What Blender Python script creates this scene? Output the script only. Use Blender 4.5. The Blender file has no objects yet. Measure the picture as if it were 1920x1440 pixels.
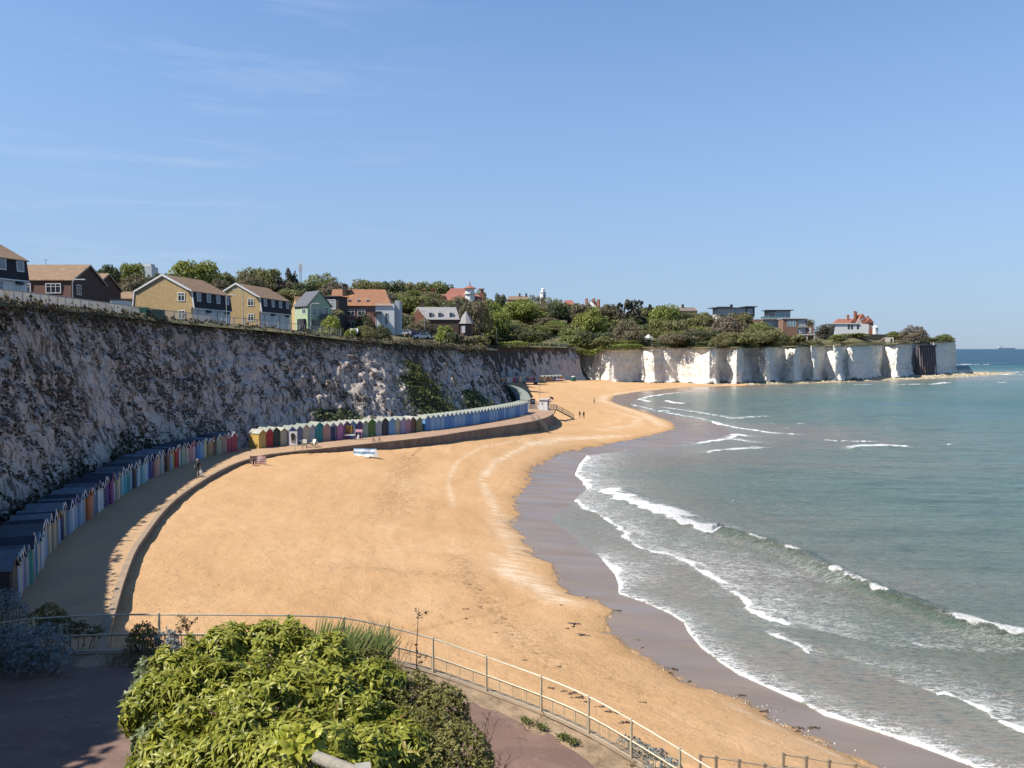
import bpy, math, random
import numpy as np
from mathutils import Vector, Matrix

# ------------------------------------------------------------------ camera, sky, sun, exposure
SC = bpy.context.scene
COL = SC.collection
R = math.radians
F = 1450.0                      # focal length in photo pixels (photo 1920 x 1440)
HC = 18.0                       # camera height above the sea
PITCH = math.atan2(66.0, F)     # looking slightly down: the horizon lies 66 px above the middle
cam_d = bpy.data.cameras.new('camera')
cam_d.sensor_width = 36.0
cam_d.lens = 36.0 * F / 1920.0
cam_d.clip_start = 0.1
cam_d.clip_end = 60000.0
cam = bpy.data.objects.new('camera', cam_d)
COL.objects.link(cam)
cam.location = (0, 0, HC)
cam.rotation_euler = (math.pi / 2 - PITCH, 0, 0)
SC.camera = cam

SUN_AZ = -110.0                 # degrees clockwise from the viewing direction: behind the left cliff
SUN_EL = 51.0
S_DIR = Vector((math.sin(R(SUN_AZ)) * math.cos(R(SUN_EL)), math.cos(R(SUN_AZ)) * math.cos(R(SUN_EL)), math.sin(R(SUN_EL))))
world = bpy.data.worlds.new("World")
SC.world = world
world.use_nodes = True
wn = world.node_tree
for n in list(wn.nodes):
    wn.nodes.remove(n)
w_out = wn.nodes.new('ShaderNodeOutputWorld')
w_bg = wn.nodes.new('ShaderNodeBackground')
w_sky = wn.nodes.new('ShaderNodeTexSky')
w_sky.sky_type = 'NISHITA'
w_sky.sun_disc = False
w_sky.sun_elevation = R(SUN_EL)
w_sky.sun_rotation = R(SUN_AZ % 360)
w_sky.altitude = 0.0
w_sky.air_density = 1.0
w_sky.dust_density = 0.0
w_sky.ozone_density = 3.5
w_bg.inputs['Strength'].default_value = 0.068
# thin cirrus: a little of the sky's own light turned white in long wisps low over the land
w_tc = wn.nodes.new('ShaderNodeTexCoord')
w_map = wn.nodes.new('ShaderNodeMapping')
w_map.inputs['Scale'].default_value = (3.0, 3.0, 26.0)
w_map.inputs['Rotation'].default_value = (R(6), R(-4), 0)
w_nz = wn.nodes.new('ShaderNodeTexNoise')
w_nz.inputs['Scale'].default_value = 1.3
w_nz.inputs['Detail'].default_value = 7.0
w_nz.inputs['Roughness'].default_value = 0.62
w_nz.inputs['Distortion'].default_value = 0.5
w_rmp = wn.nodes.new('ShaderNodeMapRange')
w_rmp.inputs['From Min'].default_value = 0.50
w_rmp.inputs['From Max'].default_value = 0.85
w_rmp.inputs['To Max'].default_value = 0.42
w_nz2 = wn.nodes.new('ShaderNodeTexNoise')
w_nz2.inputs['Scale'].default_value = 2.2
w_nz2.inputs['Detail'].default_value = 2.0
w_rmp2 = wn.nodes.new('ShaderNodeMapRange')
w_rmp2.inputs['From Min'].default_value = 0.35
w_rmp2.inputs['From Max'].default_value = 0.7
w_mul = wn.nodes.new('ShaderNodeMath')
w_mul.operation = 'MULTIPLY'
w_mix = wn.nodes.new('ShaderNodeMixRGB')
w_mix.inputs['Color2'].default_value = (6.4, 7.0, 7.9, 1)
wn.links.new(w_tc.outputs['Generated'], w_map.inputs['Vector'])
wn.links.new(w_map.outputs['Vector'], w_nz.inputs['Vector'])
wn.links.new(w_nz.outputs['Fac'], w_rmp.inputs['Value'])
wn.links.new(w_tc.outputs['Generated'], w_nz2.inputs['Vector'])
wn.links.new(w_nz2.outputs['Fac'], w_rmp2.inputs['Value'])
wn.links.new(w_rmp.outputs['Result'], w_mul.inputs[0])
w_cx = wn.nodes.new('ShaderNodeSeparateXYZ')          # the wisps hang over the land, on the left
wn.links.new(w_tc.outputs['Generated'], w_cx.inputs[0])
w_left = wn.nodes.new('ShaderNodeMapRange')
w_left.inputs['From Min'].default_value = 0.0
w_left.inputs['From Max'].default_value = -0.30
wn.links.new(w_cx.outputs[0], w_left.inputs['Value'])
w_mul2 = wn.nodes.new('ShaderNodeMath')
w_mul2.operation = 'MULTIPLY'
wn.links.new(w_rmp2.outputs['Result'], w_mul2.inputs[0])
wn.links.new(w_left.outputs['Result'], w_mul2.inputs[1])
wn.links.new(w_mul2.outputs['Value'], w_mul.inputs[1])
wn.links.new(w_mul.outputs['Value'], w_mix.inputs['Fac'])
# sea air: towards the horizon the sky fades to the pale blue of haze
w_sep = wn.nodes.new('ShaderNodeSeparateXYZ')
w_hz = wn.nodes.new('ShaderNodeMapRange')
w_hz.inputs['From Min'].default_value = 0.52
w_hz.inputs['From Max'].default_value = -0.02
w_hz.inputs['To Max'].default_value = 0.94
w_hmix = wn.nodes.new('ShaderNodeMixRGB')
w_hmix.inputs['Color2'].default_value = (2.70, 3.50, 4.95, 1)
wn.links.new(w_tc.outputs['Generated'], w_sep.inputs[0])
wn.links.new(w_sep.outputs[2], w_hz.inputs['Value'])
wn.links.new(w_hz.outputs['Result'], w_hmix.inputs['Fac'])
w_gain = wn.nodes.new('ShaderNodeMixRGB')      # clear maritime air: a little bluer than the model's
w_gain.blend_type = 'MULTIPLY'
w_gain.inputs['Fac'].default_value = 1.0
w_gain.inputs['Color2'].default_value = (1.12, 1.36, 1.55, 1)
wn.links.new(w_sky.outputs['Color'], w_gain.inputs['Color1'])
wn.links.new(w_gain.outputs['Color'], w_hmix.inputs['Color1'])
wn.links.new(w_hmix.outputs['Color'], w_mix.inputs['Color1'])
wn.links.new(w_mix.outputs['Color'], w_bg.inputs['Color'])
wn.links.new(w_bg.outputs['Background'], w_out.inputs['Surface'])

sun_d = bpy.data.lights.new('sun', 'SUN')
sun_d.energy = 5.0
sun_d.angle = R(0.5)
sun_d.color = (1.0, 0.94, 0.84)
sun = bpy.data.objects.new('sun', sun_d)
COL.objects.link(sun)
sun.rotation_euler = (-S_DIR).to_track_quat('-Z', 'Y').to_euler()
sun.location = (-60, -20, 90)

SC.view_settings.view_transform = 'Standard'
SC.view_settings.look = 'None'
SC.view_settings.gamma = 1.0
SC.view_settings.exposure = 0.89
SC.cycles.use_denoising = True
SC.cycles.max_bounces = 6
SC.cycles.diffuse_bounces = 2
SC.cycles.glossy_bounces = 3
SC.cycles.transparent_max_bounces = 8
SC.cycles.caustics_reflective = False
SC.cycles.caustics_refractive = False

# ------------------------------------------------------------------ helpers
rng = random.Random(11)
nrng = np.random.default_rng(7)
CP, SP = math.cos(PITCH), math.sin(PITCH)

def ray(px, py):
    a, b = (px - 960.0) / F, (720.0 - py) / F
    return Vector((a, CP + b * SP, -SP + b * CP))      # b along the camera's up axis, scaled so that depth is 1

def at(px, py, z):
    """point of the plane at height z that the photo shows at (px, py)"""
    r = ray(px, py)
    t = (z - HC) / r.z
    return Vector((r.x * t, r.y * t, z))

def at_y(px, py, y):
    """point at distance y ahead"""
    r = ray(px, py)
    t = y / r.y
    return Vector((r.x * t, y, HC + r.z * t))

def proj(x, y, z):
    dz = z - HC
    d = y * CP - dz * SP
    u = y * SP + dz * CP
    return 960 + F * x / d, 720 - F * u / d

def px_of(x, y):
    return 960 + F * x / y

def z_at(py, y):
    """height of something that shows in row py at distance y"""
    b = (720.0 - py) / F
    return HC + y * (-SP + b * CP) / (CP + b * SP)

def tag(o, label=None, cat=None, group=None, kind=None):
    if label: o['label'] = label
    if cat: o['category'] = cat
    if group: o['group'] = group
    if kind: o['kind'] = kind
    return o

def empty(name, loc=(0, 0, 0), rz=0.0):
    o = bpy.data.objects.new(name, None)
    COL.objects.link(o)
    o.location = loc
    o.rotation_euler = (0, 0, rz)
    o.empty_display_size = 0.3
    return o

def thing(name, label, cat, loc=(0, 0, 0), rz=0.0, group=None):
    return tag(empty(name, loc, rz), label, cat, group)

def link_mesh(name, me, mats=(), parent=None):
    o = bpy.data.objects.new(name, me)
    COL.objects.link(o)
    for m in (mats if isinstance(mats, (list, tuple)) else [mats]):
        if m is not None:
            me.materials.append(m)
    if parent is not None:
        o.parent = parent
    return o

def np_mesh(name, V, Q, smooth=False, attrs=None, mi=None):
    """mesh from numpy vertices and quads (n x 4) or triangles (n x 3)"""
    V = np.ascontiguousarray(V, dtype=np.float32)
    Q = np.ascontiguousarray(Q, dtype=np.int32)
    k = Q.shape[1]
    me = bpy.data.meshes.new(name)
    me.vertices.add(len(V))
    me.vertices.foreach_set('co', V.ravel())
    me.loops.add(Q.size)
    me.loops.foreach_set('vertex_index', Q.ravel())
    me.polygons.add(len(Q))
    me.polygons.foreach_set('loop_start', np.arange(0, Q.size, k, dtype=np.int32))
    if mi is not None:
        me.polygons.foreach_set('material_index', np.ascontiguousarray(mi, dtype=np.int32))
    me.polygons.foreach_set('use_smooth', np.full(len(Q), smooth, dtype=bool))
    me.update(calc_edges=True)
    me.validate()
    for nm, arr in (attrs or {}).items():
        a = me.attributes.new(nm, 'FLOAT', 'POINT')
        a.data.foreach_set('value', np.ascontiguousarray(arr, dtype=np.float32).ravel())
    return me

def grid_quads(nu, nv, mask=None):
    i = np.arange(nu - 1)[:, None] * nv + np.arange(nv - 1)[None, :]
    q = np.stack([i, i + nv, i + nv + 1, i + 1], -1).reshape(-1, 4)
    if mask is not None:
        q = q[mask.reshape(-1)[q].any(1)]
    return q

def grid_mesh(name, P, smooth=True, attrs=None, mask=None):
    """P: nu x nv x 3"""
    nu, nv = P.shape[:2]
    q = grid_quads(nu, nv, mask)
    V = P.reshape(-1, 3)
    at_ = {k: v.reshape(-1) for k, v in (attrs or {}).items()}
    if mask is not None:
        used = np.unique(q)
        rm = np.full(len(V), -1, dtype=np.int64)
        rm[used] = np.arange(len(used))
        V, q = V[used], rm[q]
        at_ = {k: v[used] for k, v in at_.items()}
    return np_mesh(name, V, q, smooth, at_)

class MB:
    """collects solids; build() links them as one mesh object"""
    def __init__(s):
        s.v, s.f, s.m = [], [], []
    def add(s, vs, fs, mi=0):
        b = len(s.v)
        s.v += [tuple(v) for v in vs]
        s.f += [tuple(b + i for i in f) for f in fs]
        s.m += [mi] * len(fs)
        return s
    def box(s, x0, x1, y0, y1, z0, z1, mi=0, rz=0.0, c=None):
        vs = [(x, y, z) for z in (z0, z1) for y in (y0, y1) for x in (x0, x1)]
        if rz:
            cx, cy = c if c else ((x0 + x1) / 2, (y0 + y1) / 2)
            ca, sa = math.cos(rz), math.sin(rz)
            vs = [(cx + (x - cx) * ca - (y - cy) * sa, cy + (x - cx) * sa + (y - cy) * ca, z) for x, y, z in vs]
        return s.add(vs, [(0, 2, 3, 1), (4, 5, 7, 6), (0, 1, 5, 4), (2, 6, 7, 3), (0, 4, 6, 2), (1, 3, 7, 5)], mi)
    def beam(s, p, q, w, h=None, mi=0, up=(0, 0, 1)):
        h = w if h is None else h
        p, q = Vector(p), Vector(q)
        d = (q - p).normalized()
        u = Vector(up)
        a = d.cross(u)
        if a.length < 1e-4:
            a = d.cross(Vector((1, 0, 0)))
        a.normalize()
        b = a.cross(d)
        a, b = a * w / 2, b * h / 2
        vs = [p - a - b, p + a - b, p + a + b, p - a + b, q - a - b, q + a - b, q + a + b, q - a + b]
        return s.add(vs, [(0, 1, 2, 3), (7, 6, 5, 4), (0, 4, 5, 1), (1, 5, 6, 2), (2, 6, 7, 3), (3, 7, 4, 0)], mi)
    def tube(s, pts, r, n=8, mi=0, cap=True):
        pts = [Vector(p) for p in pts]
        rr = r if isinstance(r, (list, tuple)) else [r] * len(pts)
        vs, fs = [], []
        prev = None
        for i, p in enumerate(pts):
            d = (pts[min(i + 1, len(pts) - 1)] - pts[max(i - 1, 0)]).normalized()
            a = d.cross(Vector((0, 0, 1))) if prev is None else prev - d * prev.dot(d)
            if a.length < 1e-3:
                a = d.cross(Vector((1, 0, 0)))
            a.normalize()
            prev = a
            b = d.cross(a)
            for k in range(n):
                t = 2 * math.pi * k / n
                vs.append(p + (a * math.cos(t) + b * math.sin(t)) * rr[i])
        for i in range(len(pts) - 1):
            for k in range(n):
                fs.append((i * n + k, i * n + (k + 1) % n, (i + 1) * n + (k + 1) % n, (i + 1) * n + k))
        if cap:
            fs.append(tuple(range(n))[::-1])
            fs.append(tuple((len(pts) - 1) * n + k for k in range(n)))
        return s.add(vs, fs, mi)
    def prism(s, poly, y0, y1, mi=0, axis='y'):
        """poly in (x, z), extruded along y (or poly in (y, z) along x, or (x, y) along z)"""
        n = len(poly)
        f = {'y': lambda a, b, t: (a, t, b), 'x': lambda a, b, t: (t, a, b), 'z': lambda a, b, t: (a, b, t)}[axis]
        vs = [f(a, b, y0) for a, b in poly] + [f(a, b, y1) for a, b in poly]
        fs = [tuple(range(n)), tuple(range(2 * n - 1, n - 1, -1))]
        fs += [(i, n + i, n + (i + 1) % n, (i + 1) % n) for i in range(n)]
        return s.add(vs, fs, mi)
    def lathe(s, prof, n=16, c=(0, 0, 0), mi=0):
        vs, fs = [], []
        for r_, z in prof:
            for k in range(n):
                t = 2 * math.pi * k / n
                vs.append((c[0] + r_ * math.cos(t), c[1] + r_ * math.sin(t), c[2] + z))
        m = len(prof)
        for i in range(m - 1):
            for k in range(n):
                fs.append((i * n + k, i * n + (k + 1) % n, (i + 1) * n + (k + 1) % n, (i + 1) * n + k))
        fs.append(tuple(range(n))[::-1])
        fs.append(tuple((m - 1) * n + k for k in range(n)))
        return s.add(vs, fs, mi)
    def mesh(s, name, smooth=False):
        me = bpy.data.meshes.new(name)
        me.from_pydata(s.v, [], s.f)
        me.polygons.foreach_set('material_index', s.m)
        if smooth:
            me.polygons.foreach_set('use_smooth', [True] * len(s.f))
        import bmesh
        bm = bmesh.new()
        bm.from_mesh(me)
        bmesh.ops.recalc_face_normals(bm, faces=bm.faces)
        bm.to_mesh(me)
        bm.free()
        return me
    def build(s, name, mats, parent=None, smooth=False):
        return link_mesh(name, s.mesh(name, smooth), mats, parent)

# ------------------------------------------------------------------ polyline maths (numpy)
def seg_dist(P, L):
    """distance from points P (n x 2) to polyline L (m x 2); also arc parameter index (float) of the nearest point"""
    P = np.asarray(P, float); L = np.asarray(L, float)
    best = np.full(len(P), 1e18); par = np.zeros(len(P))
    for i in range(len(L) - 1):
        a, b = L[i], L[i + 1]
        d = b - a
        l2 = max((d ** 2).sum(), 1e-12)
        t = np.clip(((P - a) @ d) / l2, 0, 1)
        q = ((P - a - t[:, None] * d) ** 2).sum(1)
        m = q < best
        best[m] = q[m]; par[m] = i + t[m]
    return np.sqrt(best), par

def inside(P, poly):
    P = np.asarray(P, float); poly = np.asarray(poly, float)
    x, y = P[:, 0], P[:, 1]
    c = np.zeros(len(P), bool)
    n = len(poly)
    for i in range(n):
        x0, y0 = poly[i]; x1, y1 = poly[(i + 1) % n]
        m = (y0 > y) != (y1 > y)
        if m.any():
            xi = (x1 - x0) * (y[m] - y0) / (y1 - y0) + x0
            c[m] ^= x[m] < xi
    return c

def resample(L, step):
    L = np.asarray(L, float)
    d = np.sqrt(((L[1:] - L[:-1]) ** 2).sum(1))
    s = np.concatenate([[0], np.cumsum(d)])
    n = max(2, int(round(s[-1] / step)) + 1)
    u = np.linspace(0, s[-1], n)
    return np.stack([np.interp(u, s, L[:, k]) for k in range(L.shape[1])], 1)

def smooth_line(L, it=2):
    """Chaikin"""
    L = np.asarray(L, float)
    for _ in range(it):
        a, b = L[:-1], L[1:]
        M = np.empty((2 * len(a), L.shape[1]))
        M[0::2] = .75 * a + .25 * b
        M[1::2] = .25 * a + .75 * b
        L = np.vstack([L[:1], M, L[-1:]])
    return L

def hash3(i, j, k):
    h = (i * 374761393 + j * 668265263 + k * 2147483647) & 0xFFFFFFFF
    h = ((h ^ (h >> 13)) * 1274126177) & 0xFFFFFFFF
    return ((h ^ (h >> 16)) & 0xFFFF) / 65535.0

def vnoise(x, y, z):
    x, y, z = np.broadcast_arrays(np.asarray(x, float), np.asarray(y, float), np.asarray(z, float))
    xi, yi, zi = np.floor(x).astype(np.int64), np.floor(y).astype(np.int64), np.floor(z).astype(np.int64)
    fx, fy, fz = x - xi, y - yi, z - zi
    fx, fy, fz = [t * t * (3 - 2 * t) for t in (fx, fy, fz)]
    r = 0
    for a in (0, 1):
        for b in (0, 1):
            for c in (0, 1):
                r = r + hash3(xi + a, yi + b, zi + c) * (fx if a else 1 - fx) * (fy if b else 1 - fy) * (fz if c else 1 - fz)
    return r

def fbm(x, y, z=0.0, o=4, g=0.5):
    r, a, t = 0, 1.0, 0
    for k in range(o):
        r = r + a * vnoise(np.asarray(x) * 2 ** k + 17.3 * k, np.asarray(y) * 2 ** k - 9.1 * k, np.asarray(z) * 2 ** k + 3.7 * k)
        t += a
        a *= g
    return r / t * 2 - 1

# ------------------------------------------------------------------ materials
def new_mat(name):
    m = bpy.data.materials.new(name)
    m.use_nodes = True
    nt = m.node_tree
    for n in list(nt.nodes):
        nt.nodes.remove(n)
    out = nt.nodes.new('ShaderNodeOutputMaterial')
    bs = nt.nodes.new('ShaderNodeBsdfPrincipled')
    nt.links.new(bs.outputs[0], out.inputs['Surface'])
    return m, nt, bs

def N(nt, typ, **kw):
    n = nt.nodes.new(typ)
    for k, v in kw.items():
        if k in n.inputs:
            n.inputs[k].default_value = v
        else:
            setattr(n, k, v)
    return n

TONE = 0.72                      # colours below were matched by eye against a brighter exposure; this brings them to real surface albedos
def c4(c):
    return (c[0] * TONE, c[1] * TONE, c[2] * TONE, 1.0)

def noise(nt, vec, scale, detail=4.0, rough=0.55, dist=0.0):
    n = N(nt, 'ShaderNodeTexNoise')
    n.inputs['Scale'].default_value = scale
    n.inputs['Detail'].default_value = detail
    n.inputs['Roughness'].default_value = rough
    n.inputs['Distortion'].default_value = dist
    if vec is not None:
        nt.links.new(vec, n.inputs['Vector'])
    return n.outputs['Fac']

def ramp(nt, fac, stops, interp='LINEAR'):
    r = N(nt, 'ShaderNodeValToRGB')
    cr = r.color_ramp
    cr.interpolation = interp
    while len(cr.elements) < len(stops):
        cr.elements.new(0.5)
    for e, (p, c) in zip(cr.elements, stops):
        e.position = p
        e.color = c4(c) if len(c) == 3 else c
    nt.links.new(fac, r.inputs['Fac'])
    return r.outputs['Color']

def mixc(nt, fac, a, b, blend='MIX'):
    m = N(nt, 'ShaderNodeMixRGB', blend_type=blend)
    for s, v in (('Fac', fac), ('Color1', a), ('Color2', b)):
        if isinstance(v, bpy.types.NodeSocket):
            nt.links.new(v, m.inputs[s])
        else:
            m.inputs[s].default_value = v if s == 'Fac' else c4(v)
    return m.outputs['Color']

def math_(nt, op, a, b=None, clamp=False):
    m = N(nt, 'ShaderNodeMath', operation=op)
    m.use_clamp = clamp
    for i, v in enumerate((a, b)):
        if v is None:
            continue
        if isinstance(v, bpy.types.NodeSocket):
            nt.links.new(v, m.inputs[i])
        else:
            m.inputs[i].default_value = v
    return m.outputs['Value']

def mrange(nt, v, a, b, c=0.0, d=1.0, smooth=False):
    m = N(nt, 'ShaderNodeMapRange')
    m.interpolation_type = 'SMOOTHSTEP' if smooth else 'LINEAR'
    for s, x in (('From Min', a), ('From Max', b), ('To Min', c), ('To Max', d)):
        m.inputs[s].default_value = x
    nt.links.new(v, m.inputs['Value'])
    return m.outputs['Result']

def attr(nt, name):
    a = N(nt, 'ShaderNodeAttribute', attribute_name=name)
    return a.outputs['Fac']

def objco(nt):
    return N(nt, 'ShaderNodeTexCoord').outputs['Object']

def mapping(nt, vec, scale=(1, 1, 1), rot=(0, 0, 0), loc=(0, 0, 0)):
    m = N(nt, 'ShaderNodeMapping')
    m.inputs['Scale'].default_value = scale
    m.inputs['Rotation'].default_value = rot
    m.inputs['Location'].default_value = loc
    nt.links.new(vec, m.inputs['Vector'])
    return m.outputs['Vector']

def bump(nt, bs, h, strength=0.3, dist=0.05):
    b = N(nt, 'ShaderNodeBump')
    b.inputs['Strength'].default_value = strength
    b.inputs['Distance'].default_value = dist
    nt.links.new(h, b.inputs['Height'])
    nt.links.new(b.outputs['Normal'], bs.inputs['Normal'])

def plain(name, c, rough=0.7, var=0.18, scale=3.0, metal=0.0, bmp=0.0, stretch=None):
    """paint / stone / metal with uneven weathering"""
    m, nt, bs = new_mat(name)
    v = objco(nt)
    if stretch:
        v = mapping(nt, v, stretch)
    f = noise(nt, v, scale, 6, 0.65)
    lo = [x * (1 - var) for x in c]
    hi = [min(1, x * (1 + var)) for x in c]
    nt.links.new(ramp(nt, f, [(0.3, lo), (0.7, hi)]), bs.inputs['Base Color'])
    bs.inputs['Roughness'].default_value = rough
    bs.inputs['Metallic'].default_value = metal
    if bmp:
        bump(nt, bs, f, bmp, 0.05)
    return m

def leafmat(name, c_dark, c_mid, c_light, trans=0.3, rough=0.55, obj_var=0.0, spec=0.3):
    """leaves: colour differs from leaf to leaf; light passes through"""
    m, nt, bs = new_mat(name)
    g = N(nt, 'ShaderNodeNewGeometry')
    col = ramp(nt, g.outputs['Random Per Island'], [(0.0, c_dark), (0.5, c_mid), (1.0, c_light)])
    big = noise(nt, objco(nt), 0.35, 2)
    col = mixc(nt, mrange(nt, big, 0.35, 0.65, 0, 0.45), col, c_light)
    if obj_var:
        oi = N(nt, 'ShaderNodeObjectInfo')
        hs = N(nt, 'ShaderNodeHueSaturation')
        nt.links.new(mrange(nt, oi.outputs['Random'], 0, 1, 0.5 - obj_var * 0.12, 0.5 + obj_var * 0.08), hs.inputs['Hue'])
        nt.links.new(mrange(nt, oi.outputs['Random'], 0, 1, 1 - obj_var, 1 + obj_var), hs.inputs['Value'])
        nt.links.new(col, hs.inputs['Color'])
        col = hs.outputs['Color']
    nt.links.new(col, bs.inputs['Base Color'])
    bs.inputs['Roughness'].default_value = rough
    bs.inputs['Specular IOR Level'].default_value = spec
    if trans:
        tr = N(nt, 'ShaderNodeBsdfTranslucent')
        nt.links.new(mixc(nt, 0.5, col, c_light), tr.inputs['Color'])
        mx = N(nt, 'ShaderNodeMixShader')
        mx.inputs[0].default_value = trans
        nt.links.new(bs.outputs[0], mx.inputs[1])
        nt.links.new(tr.outputs[0], mx.inputs[2])
        out = [n for n in nt.nodes if n.type == 'OUTPUT_MATERIAL'][0]
        nt.links.new(mx.outputs[0], out.inputs['Surface'])
    return m

def brick_mat(name, c1, c2, mortar, scale=4.0):
    m, nt, bs = new_mat(name)
    v = objco(nt)
    # bricks on upright walls: run the pattern along x+y and z
    sp = N(nt, 'ShaderNodeSeparateXYZ')
    nt.links.new(v, sp.inputs[0])
    cb = N(nt, 'ShaderNodeCombineXYZ')
    nt.links.new(math_(nt, 'ADD', sp.outputs[0], sp.outputs[1]), cb.inputs[0])
    nt.links.new(sp.outputs[2], cb.inputs[1])
    b = N(nt, 'ShaderNodeTexBrick')
    b.inputs['Scale'].default_value = scale
    b.inputs['Color1'].default_value = c4(c1)
    b.inputs['Color2'].default_value = c4(c2)
    b.inputs['Mortar'].default_value = c4(mortar)
    b.inputs['Mortar Size'].default_value = 0.012
    nt.links.new(cb.outputs[0], b.inputs['Vector'])
    f = noise(nt, v, 1.7, 5)
    nt.links.new(mixc(nt, mrange(nt, f, 0.3, 0.7, 0, 0.35), b.outputs['Color'], [x * 0.55 for x in c1]), bs.inputs['Base Color'])
    bs.inputs['Roughness'].default_value = 0.9
    return m

def tile_mat(name, c1, c2, lichen=None, rows=5.0):
    """pitched roof tiles: courses seen as fine dark lines, mottled"""
    m, nt, bs = new_mat(name)
    v = objco(nt)
    f = noise(nt, v, 1.1, 6, 0.7)
    f2 = noise(nt, v, 9.0, 3, 0.7)
    col = ramp(nt, f2, [(0.3, c1), (0.7, c2)])
    if lichen:
        col = mixc(nt, mrange(nt, f, 0.48, 0.66, 0, 0.85), col, lichen)
    w = N(nt, 'ShaderNodeTexWave')
    w.bands_direction = 'Z'
    w.inputs['Scale'].default_value = rows
    nt.links.new(v, w.inputs['Vector'])
    col = mixc(nt, mrange(nt, w.outputs['Fac'], 0.0, 0.25, 0.3, 0.0), col, (0.03, 0.025, 0.02))
    nt.links.new(col, bs.inputs['Base Color'])
    bs.inputs['Roughness'].default_value = 0.85
    return m

def glass_mat(name, c=(0.03, 0.04, 0.05)):
    m, nt, bs = new_mat(name)
    nt.links.new(ramp(nt, noise(nt, objco(nt), 1.3, 2), [(0.3, [x * .6 for x in c]), (0.7, [x * 1.6 for x in c])]), bs.inputs['Base Color'])
    bs.inputs['Roughness'].default_value = 0.08
    bs.inputs['Specular IOR Level'].default_value = 0.8
    return m
# ------------------------------------------------------------------ lines of the bay, read off the ground planes
ZP = 5.0                        # promenade level
def wl(pts, z):
    return np.array([list(at(p[0], p[1], z if len(p) < 3 else p[2])) for p in pts])

ROW_A = wl([(17, 1142), (43, 1119), (69, 1071), (115, 1013), (150, 984), (185, 961), (210, 942), (252, 914), (273, 902), (296, 891), (333, 874), (379, 860), (408, 852), (445, 846)], ZP)
ROW_B = wl([(486, 841), (515, 837), (549, 834), (590, 829), (628, 825), (678, 820), (702, 817.5), (744, 814), (765, 811), (791, 808.5)], ZP)
ROW_C = wl([(797, 808), (831, 804), (852, 801), (885, 796), (911, 791.5), (942, 786), (965, 781), (982, 777), (990, 773.5)], ZP)
ROW_D = wl([(993, 767), (991, 759), (986, 752), (978, 745.5), (966, 740), (952, 736.5)], ZP)
# seaward edge of the promenade
EDGE = wl([(196, 1240), (204, 1185), (217, 1140), (231, 1090), (252, 1034), (271, 1007), (298, 969), (325, 940), (354, 919), (396, 892), (433, 873), (460, 863.5), (502, 852.5), (555, 846.2), (588, 843.0), (661, 835.4), (727, 828.3), (805, 820), (883, 807.5), (942, 799.3), (980, 793.5), (1004, 789), (1025, 783), (1036, 777), (1037, 771), (1028, 764), (1016, 757.5), (1003, 751), (990, 744), (974, 738), (955, 734)], ZP)
WALLZ_PX = [190, 217, 456, 560, 590, 661, 711, 805, 883, 994, 1040]
WALLZ_Z = [4.55, 4.55, 4.72, 4.72, 4.6, 4.35, 4.05, 3.85, 3.7, 3.3, 2.7]
E2 = EDGE[:, :2]
FOOT_W = np.vstack([[(30, 4), (22, 15), (15, 21.5), (8, 24.6), (0, 26.2), (-8, 27.2), (-14, 28.5)], E2[:24],
                    [tuple(at(1035, 762, 3.0))[:2], tuple(at(1015, 745, 3.2))[:2], tuple(at(985, 730, 3.4))[:2], tuple(at(950, 722, 3.5))[:2], tuple(at(950, 714, 3.6))[:2],
                     tuple(at(1050, 713, 3.2))[:2], tuple(at(1100, 714, 3.0))[:2], tuple(at(1160, 717, 2.6))[:2], tuple(at(1240, 719, 1.6))[:2], tuple(at(1290, 720, 0.7))[:2], tuple(at(1400, 719, 0.6))[:2]]])
FW_Z = np.array([3.6, 3.8, 4.0, 4.2, 4.3, 4.4, 4.5] + [float(np.interp(px_of(p[0], p[1]), WALLZ_PX, WALLZ_Z)) for p in E2[:24]] + [2.9, 3.2, 3.4, 3.5, 3.6, 3.2, 3.0, 2.6, 1.6, 0.7, 0.6])
# edge of the water
L2 = wl([(1830, 1440), (1740, 1406), (1640, 1371), (1597, 1357), (1547, 1342), (1510, 1322), (1485, 1310), (1435, 1287), (1385, 1265), (1340, 1235), (1315, 1215), (1290, 1185), (1282, 1167), (1255, 1150), (1210, 1130),
         (1160, 1113), (1160, 1097), (1153, 1077), (1127, 1047), (1105, 1033), (1085, 1016), (1065, 998), (1032, 976), (1040, 962), (1070, 948), (1078, 937), (1093, 917), (1093, 903), (1078, 890), (1087, 870), (1100, 855),
         (1150, 847), (1200, 841), (1227, 843), (1287, 834), (1345, 823), (1378, 812), (1355, 800), (1327, 790), (1290, 784), (1252, 778), (1215, 769), (1180, 760), (1190, 750), (1219, 742), (1275, 735), (1348, 729), (1410, 726), (1480, 722.5), (1600, 716.5), (1700, 712), (1790, 708)], 0.0)[:, :2]
L2 = np.vstack([[(40, 2), (30, 16)], L2, [tuple(at(1850, 705, 0))[:2], tuple(at(1880, 701, 0))[:2]]])
SEA_POLY = np.vstack([L2, [(340, 640), (300, 900), (300, 60000), (60000, 60000), (60000, -500), (60, -500)]])
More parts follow.
